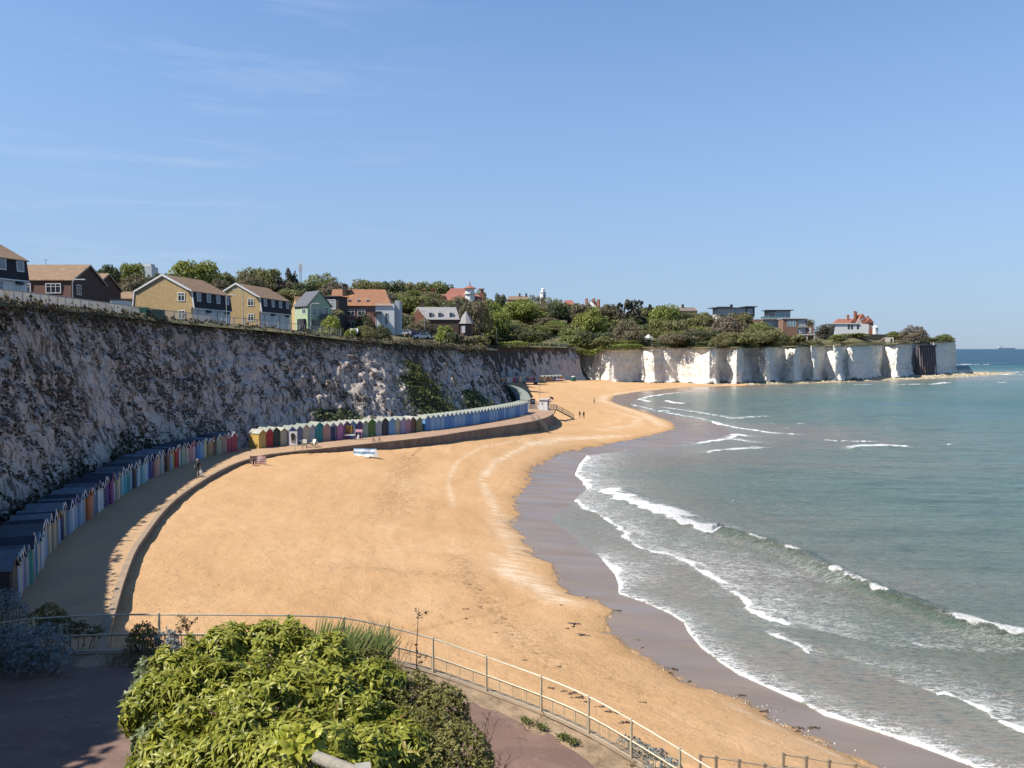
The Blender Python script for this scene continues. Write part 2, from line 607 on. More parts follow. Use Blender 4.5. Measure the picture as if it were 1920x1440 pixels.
# edge of the wet sand
L1 = wl([(1622, 1437), (1595, 1422), (1535, 1392), (1485, 1370), (1460, 1357), (1427, 1337), (1400, 1317), (1355, 1302), (1310, 1292), (1272, 1275), (1245, 1250), (1192, 1230), (1160, 1194), (1137, 1187), (1135, 1163), (1154, 1146), (1125, 1130), (1080, 1117), (1043, 1093), (1043, 1073), (1037, 1057), (1000, 1043), (980, 1013), (957, 983), (970, 960), (963, 935), (990, 907), (997, 877), (1012, 870), (1056, 849), (1103, 840), (1158, 829.5), (1192, 822), (1232, 813), (1265, 804), (1261, 793), (1213, 774), (1161, 759), (1144, 751), (1152, 742), (1192, 735), (1244, 730), (1307, 725), (1400, 723)], 0.45)[:, :2]
L1 = np.vstack([[(33, 4), (24, 20)], L1])
WET_POLY = np.vstack([L1, [(300, 900), (60000, 60000), (60000, -500), (60, -500)]])

def beach_z(P):
    dS, _ = seg_dist(P, L2)
    dW, par = seg_dist(P, FOOT_W)
    sea = inside(P, SEA_POLY)
    zw = np.interp(par, np.arange(len(FW_Z)), FW_Z)
    t = dS / (dS + dW + 1e-6)
    d1, _ = seg_dist(P, L1)
    wetp = inside(P, WET_POLY)
    z = np.where(wetp, 0.45 * dS / (dS + d1 + 1e-6), 0.45 + (zw - 0.45) * (d1 / (d1 + dW + 1e-6)) ** 0.85)
    return np.where(sea, -np.minimum(0.05 * dS, 2.5), z), dS, sea

def bz(x, y):
    return float(beach_z(np.array([[x, y]]))[0][0])

def on_beach(px, py):
    """point of the sand that the photo shows at (px, py)"""
    z = 2.0
    for _ in range(12):
        p = at(px, py, z)
        z = 0.5 * z + 0.5 * bz(p.x, p.y)
    return at(px, py, z)

def line_mask(P, lines, wmin=0.0):
    m = np.zeros(len(P))
    for pts, w, s in lines:
        L = np.array([list(at(p[0], p[1], 1.0))[:2] for p in pts])
        lo, hi = L.min(0) - 6 * w, L.max(0) + 6 * w
        sel = np.nonzero((P[:, 0] > lo[0]) & (P[:, 0] < hi[0]) & (P[:, 1] > lo[1]) & (P[:, 1] < hi[1]))[0]
        if len(sel):
            d, _ = seg_dist(P[sel], L)
            m[sel] = np.maximum(m[sel], s * np.exp(-(d / w) ** 2))
    return m

# ------------------------------------------------------------------ sand
def polar(px0, px1, npx, dep, hz, ymax=None):
    px = np.linspace(px0, px1, npx)
    y = hz * F / np.asarray(dep, float)
    X = ((px - 960) / F)[:, None] * y[None, :]
    Y = np.broadcast_to(y[None, :], X.shape)
    return X, np.array(Y)

dep = np.concatenate([np.arange(40, 110, 0.9), np.arange(110, 800, 2.0), np.arange(800, 1400, 10)])[::-1]
X, Y = polar(40, 2120, 860, dep, 16.2)
P = np.stack([X.ravel(), Y.ravel()], 1)
Z, dS, sea = beach_z(P)
d1, _ = seg_dist(P, L1)
wet = np.where(inside(P, WET_POLY), d1, -d1)
dry = np.clip(-wet / 6, 0, 1)
Z = Z + (fbm(P[:, 0] * .25, P[:, 1] * .25, 0, 3) * 0.10 + fbm(P[:, 0] * 1.1, P[:, 1] * 1.1, 3, 3) * 0.05) * dry
shell = line_mask(P, [
    ([(1180, 815), (1130, 821), (1090, 826), (1040, 834), (985, 848), (930, 875), (903, 905), (925, 950), (955, 1000), (962, 1040), (955, 1070)], 0.6, 0.65),
    ([(1150, 818), (1060, 831), (990, 846)], 1.0, 0.85),
    ([(1000, 838), (900, 862), (858, 885), (840, 915), (850, 960)], 0.3, 0.5),
    ([(960, 1075), (1000, 1098), (1050, 1122)], 1.3, 0.95), ([(940, 1050), (1000, 1085)], 1.2, 0.7),
    ([(940, 960), (950, 990), (985, 1040)], 1.3, 0.65),
    ([(1240, 728), (1180, 733), (1135, 742), (1130, 752), (1170, 764), (1215, 780), (1240, 795)], 1.8, 0.7), ([(1150, 775), (1200, 786), (1190, 800), (1120, 812)], 1.2, 0.5),
    ([(1385, 1330), (1470, 1378), (1560, 1425)], 0.5, 0.55)])
weed = line_mask(P, [([(765, 893), (800, 866), (860, 846), (905, 832)], 0.25, 1.0), ([(840, 853), (880, 838)], 0.3, 1.3),
                     ([(770, 890), (750, 930), (735, 985)], 2.2, 0.55), ([(700, 1000), (820, 960)], 1.8, 0.3), ([(640, 1115), (760, 1108), (880, 1100)], 1.0, 0.5),
                     ([(860, 1060), (880, 1110), (940, 1170), (980, 1230), (1040, 1290)], 1.1, 0.5), ([(960, 1180), (1100, 1260), (1200, 1330)], 1.6, 0.3)])
keep = (Z > -2.3) & ~((P[:, 1] < 16) & (P[:, 0] < 6))
sand_me = grid_mesh('sand', np.stack([X, Y, Z.reshape(X.shape)], -1), True, {'wet': wet.reshape(X.shape), 'shell': shell.reshape(X.shape), 'weed': weed.reshape(X.shape)}, keep.reshape(X.shape))

m, nt, bs = new_mat('sand')
oc = objco(nt)
big = noise(nt, oc, 0.11, 5, 0.6, 0.4)
med = noise(nt, oc, 0.9, 6, 0.7)
fine = noise(nt, oc, 7.0, 4, 0.75)
streak = noise(nt, mapping(nt, oc, (0.25, 1.6, 1), (0, 0, R(-25))), 1.0, 6, 0.7)
dryc = ramp(nt, big, [(0.3, (0.535, 0.318, 0.155)), (0.5, (0.59, 0.362, 0.186)), (0.72, (0.645, 0.412, 0.228))])
dryc = mixc(nt, mrange(nt, med, 0.42, 0.75, 0, 0.4), dryc, (0.46, 0.28, 0.12))
dryc = mixc(nt, mrange(nt, fine, 0.52, 0.8, 0, 0.32), dryc, (0.36, 0.22, 0.11))
dryc = mixc(nt, mrange(nt, fine, 0.2, 0.42, 0.3, 0.0), dryc, (0.80, 0.60, 0.38))
# bands left by the tides run along the shore
band = noise(nt, mapping(nt, oc, (0.03, 0.03, 0)), 1.0, 3)
bc = N(nt, 'ShaderNodeCombineXYZ')
nt.links.new(math_(nt, 'ADD', math_(nt, 'MULTIPLY', attr(nt, 'wet'), 0.42), math_(nt, 'MULTIPLY', band, 5.0)), bc.inputs[0])
nt.links.new(math_(nt, 'MULTIPLY', band, 2.0), bc.inputs[1])
tb = noise(nt, bc.outputs[0], 1.0, 5, 0.7)
tfade = mrange(nt, attr(nt, 'wet'), -34, -4, 0.25, 1.0)
dryc = mixc(nt, math_(nt, 'MULTIPLY', mrange(nt, tb, 0.50, 0.72, 0, 0.55), tfade), dryc, (0.37, 0.215, 0.095))
dryc = mixc(nt, math_(nt, 'MULTIPLY', mrange(nt, tb, 0.46, 0.28, 0, 0.4), tfade), dryc, (0.72, 0.53, 0.33))
foot_ = noise(nt, mapping(nt, oc, (1, 1.6, 1), (0, 0, R(25))), 2.1, 3, 0.5)
dryc = mixc(nt, mrange(nt, foot_, 0.60, 0.72, 0, 0.20), dryc, (0.34, 0.20, 0.09))
shm = math_(nt, 'MULTIPLY', attr(nt, 'shell'), mrange(nt, streak, 0.40, 0.66, 0.0, 1.2), True)
dryc = mixc(nt, shm, dryc, (0.80, 0.68, 0.52))
wdm = math_(nt, 'MULTIPLY', attr(nt, 'weed'), mrange(nt, noise(nt, oc, 2.6, 6, 0.75), 0.44, 0.66, 0.0, 1.2), True)
dryc = mixc(nt, wdm, dryc, (0.13, 0.085, 0.045))
wn_ = math_(nt, 'ADD', attr(nt, 'wet'), mrange(nt, noise(nt, oc, 0.7, 5, 0.65), 0.2, 0.8, -1.1, 1.1))
damp = mrange(nt, wn_, -2.6, 0.2, 0, 1, True)
wet_f = mrange(nt, wn_, -0.25, 0.35, 0, 1, True)
col = mixc(nt, math_(nt, 'MULTIPLY', damp, 0.55), dryc, (0.40, 0.235, 0.105))
wetc = ramp(nt, noise(nt, mapping(nt, oc, (0.1, 0.5, 1), (0, 0, R(20))), 1.0, 5), [(0.3, (0.205, 0.152, 0.115)), (0.7, (0.270, 0.202, 0.150))])
col = mixc(nt, wet_f, col, wetc)
nt.links.new(col, bs.inputs['Base Color'])
nt.links.new(math_(nt, 'ADD', mrange(nt, wet_f, 0, 1, 0.95, 0.14), math_(nt, 'MULTIPLY', wet_f, mrange(nt, noise(nt, mapping(nt, oc, (0.12, 0.5, 1), (0, 0, R(15))), 1.0, 4, 0.6), 0.35, 0.65, 0.0, 0.28))), bs.inputs['Roughness'])
nt.links.new(mrange(nt, wet_f, 0, 1, 0.1, 0.32), bs.inputs['Specular IOR Level'])
bh = math_(nt, 'ADD', noise(nt, oc, 3.2, 5, 0.7), math_(nt, 'MULTIPLY', fine, 0.5))
bh = math_(nt, 'SUBTRACT', bh, math_(nt, 'MULTIPLY', mrange(nt, foot_, 0.58, 0.68), 0.3))
bh = math_(nt, 'MULTIPLY', bh, mrange(nt, wet_f, 0, 1, 1.0, 0.03))
bump(nt, bs, bh, 0.6, 0.13)
MAT_SAND = m
tag(link_mesh('beach', sand_me, m), kind='structure')

# ------------------------------------------------------------------ sea
dep = np.concatenate([[0.35, 0.7, 1.2, 1.8], np.arange(2.6, 60, 0.75), np.arange(60, 260, 0.75), np.arange(260, 830, 1.5), np.arange(840, 1900, 30)])[::-1]
X, Y = polar(960, 2260, 800, dep, 18.0)
P = np.stack([X.ravel(), Y.ravel()], 1)
dS, _ = seg_dist(P, L2)
sea = inside(P, SEA_POLY)
keep = sea | (dS < 2.0)
off = np.where(sea, dS, -dS)
# foam lines (photo pixels, left to right): points, width of the front, length of the lace behind it, strength, height of the wave
FOAM = [
    ([(1127, 1047), (1153, 1077), (1160, 1097), (1160, 1113), (1210, 1130), (1255, 1150), (1282, 1167), (1290, 1185), (1315, 1215), (1340, 1235), (1385, 1265), (1435, 1287), (1485, 1310), (1510, 1322), (1547, 1342), (1597, 1357), (1640, 1371), (1740, 1406), (1830, 1440), (1900, 1466)], 0.30, 1.5, 0.95, 0.06),
    ([(1127, 1047), (1140, 1062), (1160, 1075)], 0.9, 3.5, 0.85, 0.05),
    ([(1100, 853), (1087, 868), (1078, 890), (1093, 904), (1100, 917)], 0.9, 6.0, 1.0, 0.1),
    ([(1100, 850), (1130, 850), (1190, 842)], 0.6, 4.0, 0.75, 0.05),
    ([(1078, 937), (1093, 953), (1133, 970), (1163, 993), (1193, 1025), (1230, 1036), (1260, 1042), (1290, 1055), (1310, 1072), (1363, 1095)], 0.4, 4.5, 0.95, 0.08),
    ([(1260, 1042), (1300, 1058), (1330, 1065)], 0.5, 9.0, 0.75, 0.0), ([(1320, 1062), (1420, 1072), (1520, 1090)], 0.3, 8.0, 0.6, 0.0),
    ([(1132, 921), (1165, 936), (1200, 949), (1240, 963), (1280, 986), (1340, 999)], 1.55, 3.5, 1.35, 0.45),
    ([(1340, 1000), (1400, 1016), (1485, 1042), (1560, 1082), (1640, 1117), (1720, 1147), (1800, 1178), (1850, 1194), (1940, 1208)], 0.3, 0.6, 0.42, 0.75),
    ([(1407, 1016), (1425, 1022)], 0.5, 0.8, 1.1, 0.2), ([(1478, 1040), (1494, 1044)], 0.5, 0.8, 1.2, 0.2), ([(1556, 1078), (1578, 1086)], 0.55, 0.8, 1.25, 0.2),
    ([(1585, 1092), (1625, 1108)], 0.4, 1.0, 0.8, 0.1), ([(1642, 1117), (1662, 1122)], 0.5, 0.8, 1.2, 0.2), ([(1803, 1176), (1840, 1188), (1885, 1196), (1930, 1202)], 0.75, 1.5, 1.3, 0.35),
    ([(1368, 1108), (1395, 1122), (1400, 1143), (1440, 1163), (1475, 1170)], 0.45, 5.5, 1.05, 0.1), ([(1400, 1120), (1460, 1122), (1540, 1128)], 0.3, 4.0, 0.62, 0),
    ([(1444, 1190), (1475, 1204), (1512, 1223)], 0.35, 0.8, 1.05, 0.12),
    ([(1615, 1242), (1640, 1250), (1700, 1258), (1760, 1262)], 0.3, 2.0, 0.6, 0.05), ([(1520, 1180), (1620, 1200), (1760, 1215), (1920, 1225)], 0.6, 5.0, 0.55, 0.0),
    ([(1757, 1299), (1800, 1315), (1850, 1340), (1890, 1362), (1950, 1390)], 0.42, 2.6, 1.1, 0.15), ([(1600, 1345), (1640, 1352), (1700, 1376)], 0.25, 0.7, 0.7, 0.05),
    ([(1543, 826), (1560, 828), (1650, 830)], 0.45, 0.8, 1.2, 0.3), ([(1595, 842), (1615, 838), (1640, 838), (1705, 840)], 0.75, 1.4, 1.3, 0.4),
    ([(1775, 834), (1786, 834)], 0.45, 0.5, 1.2, 0.2), ([(1436, 795), (1453, 795)], 0.6, 0.8, 1.2, 0.2), ([(1498, 795), (1513, 795)], 0.5, 0.6, 1.2, 0.2), ([(1473, 803), (1482, 803)], 0.4, 0.4, 1.0, 0.1),
    ([(1249, 752), (1260, 756), (1281, 758)], 0.9, 1.0, 1.3, 0.3), ([(1237, 770), (1258, 772)], 0.5, 0.6, 1.1, 0.15), ([(1240, 764), (1290, 771), (1340, 779), (1370, 785), (1440, 781)], 0.6, 2.0, 1.0, 0.15),
    ([(1195, 749), (1220, 743), (1275, 735), (1300, 734)], 0.6, 1.8, 1.0, 0.1), ([(1196, 749), (1216, 753)], 0.7, 0.8, 1.1, 0.1),
    ([(1331, 790), (1350, 797), (1378, 803), (1440, 812), (1490, 815)], 0.6, 1.6, 1.15, 0.2), ([(1180, 758), (1240, 772), (1327, 788)], 0.35, 0.5, 0.85, 0.03),
    ([(1312, 832), (1340, 827), (1375, 824), (1405, 829)], 0.55, 2.6, 1.1, 0.15), ([(1370, 822), (1380, 815), (1400, 818)], 0.8, 2.0, 1.1, 0.1),
    ([(1328, 849), (1360, 846), (1395, 843), (1420, 843), (1440, 841)], 0.6, 1.3, 1.15, 0.3), ([(1230, 842), (1260, 838), (1287, 834)], 0.4, 0.8, 0.95, 0.05), ([(1405, 839), (1425, 840)], 0.5, 0.8, 1.1, 0.2),
    ([(1373, 939), (1381, 940)], 0.35, 0.4, 1.1, 0.1),
    ([(1795, 684), (1813, 684)], 1.6, 2.0, 1.2, 0.5), ([(1816, 683), (1824, 683)], 1.2, 1.2, 1.2, 0.4), ([(1840, 683.5), (1848, 683.5)], 1.2, 1.2, 1.2, 0.4), ([(1853, 684), (1860, 684)], 1.2, 1.2, 1.2, 0.4), ([(1808, 690), (1814, 690)], 1.0, 1.0, 1.1, 0.3),
    ([(1870, 702), (1890, 703), (1920, 703)], 1.4, 2.0, 1.2, 0.4), ([(1873, 717), (1888, 717)], 0.9, 1.0, 1.2, 0.3), ([(1905, 698), (1940, 698)], 1.3, 1.5, 1.2, 0.4),
    ([(1600, 722), (1640, 721)], 0.5, 0.8, 0.9, 0.1), ([(1685, 722), (1730, 720)], 0.6, 0.9, 0.95, 0.1), ([(1750, 721), (1780, 717)], 0.6, 0.9, 1.0, 0.1),
    ([(1340, 729), (1420, 725), (1500, 721), (1600, 716), (1700, 712), (1790, 708), (1850, 705)], 0.5, 0.8, 0.8, 0.05),
]
foam = np.zeros(len(P)); lace = np.zeros(len(P)); hgt = np.zeros(len(P))
for pts, w, tr, st, hh in FOAM:
    L = np.array([list(at(p[0], p[1], 0.0))[:2] for p in pts])
    Dm = L[:, 1].mean()
    w = max(w, 0.62 * 0.75 * Dm * Dm / (HC * F))
    jl = resample(L, 1.2)
    jl[1:-1] += nrng.normal(0, min(0.34, 0.42 * w), jl[1:-1].shape)
    L = smooth_line(jl, 1)
    rad = 3 * max(w, tr) + 3
    lo, hi = L.min(0) - rad, L.max(0) + rad
    sel = np.nonzero((P[:, 0] > lo[0]) & (P[:, 0] < hi[0]) & (P[:, 1] > lo[1]) & (P[:, 1] < hi[1]))[0]
    if not len(sel):
        continue
    Q = P[sel]
    d, par = seg_dist(Q, L)
    i = np.clip(par.astype(int), 0, len(L) - 2)
    tg = L[i + 1] - L[i]
    rel = Q - L[i]
    side = tg[:, 0] * rel[:, 1] - tg[:, 1] * rel[:, 0]      # > 0: on the seaward side
    ends = np.clip(np.minimum(par, len(L) - 1 - par) * 1.2 / (2.5 * w + 0.3), 0.15, 1) if st < 1.25 else np.clip(np.minimum(par, len(L) - 1 - par) * 1.2 / (1.2 * w) + .25, 0, 1)
    wp = min(max(w, .35), 1.1)
    d = np.abs(d + fbm(Q[:, 0] / wp * .8, Q[:, 1] / wp * .8, 4, 3) * w * .75)
    w = w * (0.45 + 1.1 * vnoise(par * .45, 0, len(pts)))
    ww = np.where(side > 0, w * 1.25, w * 0.6) * (0.55 + 0.45 * ends)
    foam[sel] = np.maximum(foam[sel], st * np.exp(-(d / ww) ** 2))
    lace[sel] = np.maximum(lace[sel], np.where(side > 0, 0.78 * min(st, 1) * np.exp(-(d / tr)) * np.clip(d / (w + .05) + 0.4, 0, 1), 0))
    if hh:
        hw = 0.9 + float(np.mean(w))
        hgt[sel] = np.maximum(hgt[sel], hh * ends * np.exp(-((np.where(side > 0, d, -d) - 0.4 * hw) / hw) ** 2))
swell = fbm(P[:, 0] * .10 + P[:, 1] * .05, P[:, 1] * .22, 1, 3) * 0.14 + fbm(P[:, 0] * .45, P[:, 1] * .8, 2, 2) * 0.09 + fbm(P[:, 0] * 1.1, P[:, 1] * 2.0, 6, 2) * 0.05 * np.clip((170 - P[:, 1]) / 60, 0, 1)
Z = np.where(off > 0, hgt + swell * np.clip(off / 25, 0.05, 1), -0.01) - np.where(off < 0, 0.05, 0.0)
sh = X.shape
sea_me = grid_mesh('sea', np.stack([X, Y, Z.reshape(sh)], -1), True, {'foam': foam.reshape(sh), 'lace': lace.reshape(sh), 'off': off.reshape(sh), 'crest': hgt.reshape(sh)}, keep.reshape(sh))
m, nt, bs = new_mat('sea_water')
oc = objco(nt)
offa = attr(nt, 'off')
patch = noise(nt, mapping(nt, oc, (0.006, 0.018, 1), (0, 0, R(12))), 1.0, 4, 0.6)
offn = math_(nt, 'ADD', math_(nt, 'MULTIPLY', offa, 0.0022), mrange(nt, patch, 0.25, 0.75, -0.12, 0.12))
col = ramp(nt, offn, [(0.0, (0.235, 0.205, 0.165)), (0.035, (0.190, 0.205, 0.160)), (0.10, (0.140, 0.192, 0.150)), (0.24, (0.084, 0.172, 0.150)), (0.45, (0.040, 0.135, 0.150)), (0.95, (0.014, 0.066, 0.112))])
far = mrange(nt, offa, 180, 700, 0, 1, True)
col = mixc(nt, far, col, (0.012, 0.055, 0.115))
col = mixc(nt, mrange(nt, attr(nt, 'crest'), 0.15, 0.6, 0, 0.75), col, (0.085, 0.085, 0.040))
rip = noise(nt, mapping(nt, oc, (0.55, 1.5, 1), (0, 0, R(8))), 1.0, 5, 0.65)
rip2 = noise(nt, mapping(nt, oc, (0.9, 3.6, 1), (0, 0, R(-4))), 1.3, 7, 0.72)
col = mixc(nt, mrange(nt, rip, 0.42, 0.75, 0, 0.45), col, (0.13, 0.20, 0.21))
col = mixc(nt, mrange(nt, rip2, 0.5, 0.34, 0, 0.6), col, (0.03, 0.065, 0.062))  # shaded ripple troughs, painted into the water colour
col = mixc(nt, math_(nt, 'MULTIPLY', mrange(nt, rip2, 0.56, 0.74, 0, 0.6), mrange(nt, offa, 0, 160, 1.0, 0.45)), col, (0.30, 0.33, 0.32))  # glints on the ripples, painted as paler colour
chopf = mrange(nt, offa, 8, 40)  # chop too distant for bump: its light and dark sides painted in colour
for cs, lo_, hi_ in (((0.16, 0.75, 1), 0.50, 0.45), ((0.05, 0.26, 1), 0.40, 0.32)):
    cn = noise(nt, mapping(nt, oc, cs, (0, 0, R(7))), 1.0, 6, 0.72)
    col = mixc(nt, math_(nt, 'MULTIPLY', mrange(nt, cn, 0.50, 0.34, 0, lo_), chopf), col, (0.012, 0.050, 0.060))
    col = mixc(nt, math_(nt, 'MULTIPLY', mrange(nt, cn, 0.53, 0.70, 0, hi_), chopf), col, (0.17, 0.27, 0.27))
gust = noise(nt, mapping(nt, oc, (0.018, 0.03, 1), (0, 0, R(40))), 1.0, 4, 0.6)
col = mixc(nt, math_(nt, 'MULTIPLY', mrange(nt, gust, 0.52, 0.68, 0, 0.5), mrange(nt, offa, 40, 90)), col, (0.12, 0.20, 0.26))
def veins(scale, sc, rot, width):
    nv = noise(nt, mapping(nt, oc, sc, (0, 0, R(rot))), scale, 5, 0.6, 0.6)
    va = math_(nt, 'ABSOLUTE', math_(nt, 'SUBTRACT', nv, 0.5))
    return math_(nt, 'SUBTRACT', 1.0, math_(nt, 'DIVIDE', va, math_(nt, 'ADD', math_(nt, 'MULTIPLY', attr(nt, 'lace'), width), 0.0005)), True)
lf = math_(nt, 'MAXIMUM', veins(1.0, (0.8, 2.4, 1), -14, 0.07), veins(2.3, (0.8, 2.2, 1), 6, 0.045))
lf = math_(nt, 'MULTIPLY', lf, mrange(nt, attr(nt, 'lace'), 0.03, 0.5, 0, 1.0))
lf = math_(nt, 'MULTIPLY', lf, mrange(nt, noise(nt, oc, 0.35, 4, 0.7), 0.36, 0.58, 0.4, 1.0))
fn = math_(nt, 'ADD', attr(nt, 'foam'), mrange(nt, noise(nt, mapping(nt, oc, (1, 1.8, 1)), 2.2, 7, 0.8), 0.3, 0.7, -0.5, 0.25))
fn = math_(nt, 'ADD', fn, mrange(nt, noise(nt, oc, 0.55, 4, 0.7), 0.3, 0.7, -0.35, 0.2))
ff = math_(nt, 'MAXIMUM', mrange(nt, fn, 0.28, 0.75, 0, 1, True), lf)
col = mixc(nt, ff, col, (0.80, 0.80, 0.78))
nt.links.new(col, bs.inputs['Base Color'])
nt.links.new(math_(nt, 'MAXIMUM', mrange(nt, ff, 0, 1, 0.24, 0.9), mrange(nt, offa, 30, 200, 0.24, 0.48)), bs.inputs['Roughness'])
nt.links.new(math_(nt, 'MULTIPLY', mrange(nt, ff, 0, 1, 0.24, 0.1), mrange(nt, offa, 60, 400, 1.0, 0.45)), bs.inputs['Specular IOR Level'])
wv = math_(nt, 'ADD', rip, math_(nt, 'MULTIPLY', noise(nt, mapping(nt, oc, (1.6, 4.2, 1), (0, 0, R(-6))), 1.0, 4, 0.6), 0.5))
wv = math_(nt, 'ADD', wv, math_(nt, 'MULTIPLY', rip2, 0.7))
wv = math_(nt, 'ADD', wv, math_(nt, 'MULTIPLY', noise(nt, oc, 3.5, 5, 0.7), math_(nt, 'MULTIPLY', attr(nt, 'foam'), 0.9)))
calm = mrange(nt, offa, 0, 14, 0.1, 1.0)
bump(nt, bs, math_(nt, 'MULTIPLY', wv, calm), 1.0, 0.40)
tag(link_mesh('sea', sea_me, m), kind='structure')
# ------------------------------------------------------------------ promenade and sea wall
def offset_line(L, d):
    """shift a 2-D polyline to its left by d"""
    L = np.asarray(L, float)[:, :2]
    t = np.gradient(L, axis=0)
    t /= np.linalg.norm(t, axis=1)[:, None] + 1e-9
    return L + np.stack([-t[:, 1], t[:, 0]], 1) * (d[:, None] if isinstance(d, np.ndarray) else d)

FRONT = np.vstack([[(-21.5, 33.0)], ROW_A[:, :2], [tuple(at(466, 843.5, ZP))[:2]], ROW_B[:, :2], ROW_C[:, :2], ROW_D[:, :2]])
FRONT = resample(smooth_line(FRONT, 2), 0.9)
BACK = resample(smooth_line(offset_line(FRONT, 2.75), 1), 1.5)
EDGE_S = resample(smooth_line(E2[:29], 1), 0.8)
EDGE_IN = offset_line(EDGE_S, 0.30)
prom_poly = [tuple(p) for p in np.vstack([[(-14, 30)], EDGE_IN, [tuple(at(965, 731, ZP))[:2], tuple(at(925, 733, ZP))[:2]], BACK[::-1][4:], [(-24, 26)]])]
m, nt, bs = new_mat('promenade_concrete')
oc = objco(nt)
f1 = noise(nt, oc, 0.45, 6, 0.65)
f2 = noise(nt, oc, 5.0, 4, 0.7)
col = ramp(nt, f1, [(0.3, (0.32, 0.195, 0.122)), (0.55, (0.37, 0.232, 0.148)), (0.75, (0.42, 0.275, 0.178))])
col = mixc(nt, mrange(nt, f2, 0.5, 0.8, 0, 0.35), col, (0.30, 0.20, 0.14))
jn = N(nt, 'ShaderNodeTexVoronoi')
jn.feature = 'DISTANCE_TO_EDGE'
jn.inputs['Scale'].default_value = 0.22
nt.links.new(oc, jn.inputs['Vector'])
col = mixc(nt, mrange(nt, jn.outputs['Distance'], 0.0, 0.014, 0.6, 0), col, (0.12, 0.08, 0.055))
col = mixc(nt, mrange(nt, noise(nt, oc, 0.9, 3, 0.5), 0.6, 0.66, 0, 0.35), col, (0.24, 0.17, 0.125))
# sand blown over the near end of the concrete
sp = N(nt, 'ShaderNodeSeparateXYZ')
nt.links.new(oc, sp.inputs[0])
sandy = math_(nt, 'MULTIPLY', mrange(nt, sp.outputs[1], 118, 88, 0, 1), mrange(nt, noise(nt, oc, 0.5, 5, 0.7), 0.3, 0.6, 0.3, 1))
col = mixc(nt, sandy, col, (0.46, 0.30, 0.155))
nt.links.new(col, bs.inputs['Base Color'])
bs.inputs['Roughness'].default_value = 0.9
bump(nt, bs, f2, 0.25, 0.03)
tag(MB().prism(prom_poly, 0.4, ZP, axis='z').build('promenade', m), kind='structure')

wm, nt, bs = new_mat('sea_wall_concrete')
oc = objco(nt)
f1 = noise(nt, mapping(nt, oc, (1, 1, 0.25)), 0.9, 6, 0.7)
col = ramp(nt, f1, [(0.3, (0.15, 0.105, 0.08)), (0.55, (0.27, 0.20, 0.15)), (0.75, (0.35, 0.265, 0.20))])
nt.links.new(col, bs.inputs['Base Color'])
bs.inputs['Roughness'].default_value = 0.92
bump(nt, bs, f1, 0.5, 0.08)
cop, nt, bs = new_mat('coping_concrete')
f1 = noise(nt, objco(nt), 1.2, 6, 0.7)
nt.links.new(ramp(nt, f1, [(0.3, (0.23, 0.165, 0.11)), (0.7, (0.37, 0.27, 0.18))]), bs.inputs['Base Color'])
bs.inputs['Roughness'].default_value = 0.9
EO = offset_line(EDGE_S, -0.06)
n = len(EDGE_S)
wroot = thing('sea_wall', 'curved concrete sea wall with a pale coping holding up the promenade above the sand', 'wall', (0, 0, 0))
V, Q = [], []
for i in range(n):
    e, inn = EDGE_S[i], EDGE_IN[i]
    V += [(e[0], e[1], 0.3), (e[0], e[1], ZP - 0.10), (inn[0], inn[1], ZP - 0.10), (inn[0], inn[1], 0.3)]
for i in range(n - 1):
    for k in range(3):
        Q.append((4 * i + k, 4 * i + 4 + k, 4 * i + 5 + k, 4 * i + 1 + k))
link_mesh('wall_face', np_mesh('wall_face', V, Q), wm, wroot)
V, Q = [], []
for i in range(n):
    e, inn = EO[i], EDGE_IN[i]
    h = 0.10 if EDGE_S[i, 1] < 95 else 0.05
    V += [(e[0], e[1], ZP - 0.12), (e[0], e[1], ZP + h), (inn[0], inn[1], ZP + h), (inn[0], inn[1], ZP - 0.05)]
for i in range(n - 1):
    for k in range(3):
        Q.append((4 * i + k, 4 * i + 4 + k, 4 * i + 5 + k, 4 * i + 1 + k))
link_mesh('coping', np_mesh('coping', V, Q), cop, wroot)

# ------------------------------------------------------------------ near cliff
foot = offset_line(FRONT, 3.0)
foot = foot[np.concatenate([[True], np.linalg.norm(np.diff(foot, axis=0), axis=1) > 0.15])]
foot = np.vstack([[(-17.2, 5.0), (-15.2, 8.5), (-14.8, 15), (-15.4, 19), (-18.2, 25), (-22.4, 31)], foot[3:], [tuple(at(936, 731, ZP))[:2]], [tuple(at(905, 729, ZP))[:2]], [tuple(at(850, 727, ZP))[:2]]])
foot = resample(smooth_line(foot, 3), 0.36)
YT_PX = [-900, -200, 0, 60, 130, 215, 300, 360, 430, 520, 640, 700, 760, 830, 870, 900, 935, 960]
YT_Y = [545, 556, 563, 568, 576, 585, 596, 602, 609, 616, 631, 637, 641, 646, 653, 653, 655, 656]
nl = np.gradient(foot, axis=0)
nl /= np.linalg.norm(nl, axis=1)[:, None]
nl = np.stack([-nl[:, 1], nl[:, 0]], 1)
for _ in range(60):
    nl[1:-1] = (nl[:-2] + nl[1:-1] + nl[2:]) / 3
nl /= np.linalg.norm(nl, axis=1)[:, None]
sb = np.interp(foot[:, 1], [8, 13, 20, 25, 30, 45, 80, 100, 130, 170, 210, 260], [3.0, 2.5, 3.0, 4.6, 6.0, 6.3, 6.6, 8.0, 8.6, 7.6, 6.5, 5.5])
top = foot + nl * sb[:, None]
for _ in range(40):
    top[1:-1] = (top[:-2] + top[1:-1] + top[2:]) / 3
tpx = px_of(top[:, 0], top[:, 1])
tz = np.array([z_at(np.interp(p, YT_PX, YT_Y), y) for p, y in zip(tpx, top[:, 1])])
tz = np.where(top[:, 1] < 40, 21.4, tz)
for _ in range(60):
    tz[1:-1] = (tz[:-2] + tz[1:-1] + tz[2:]) / 3
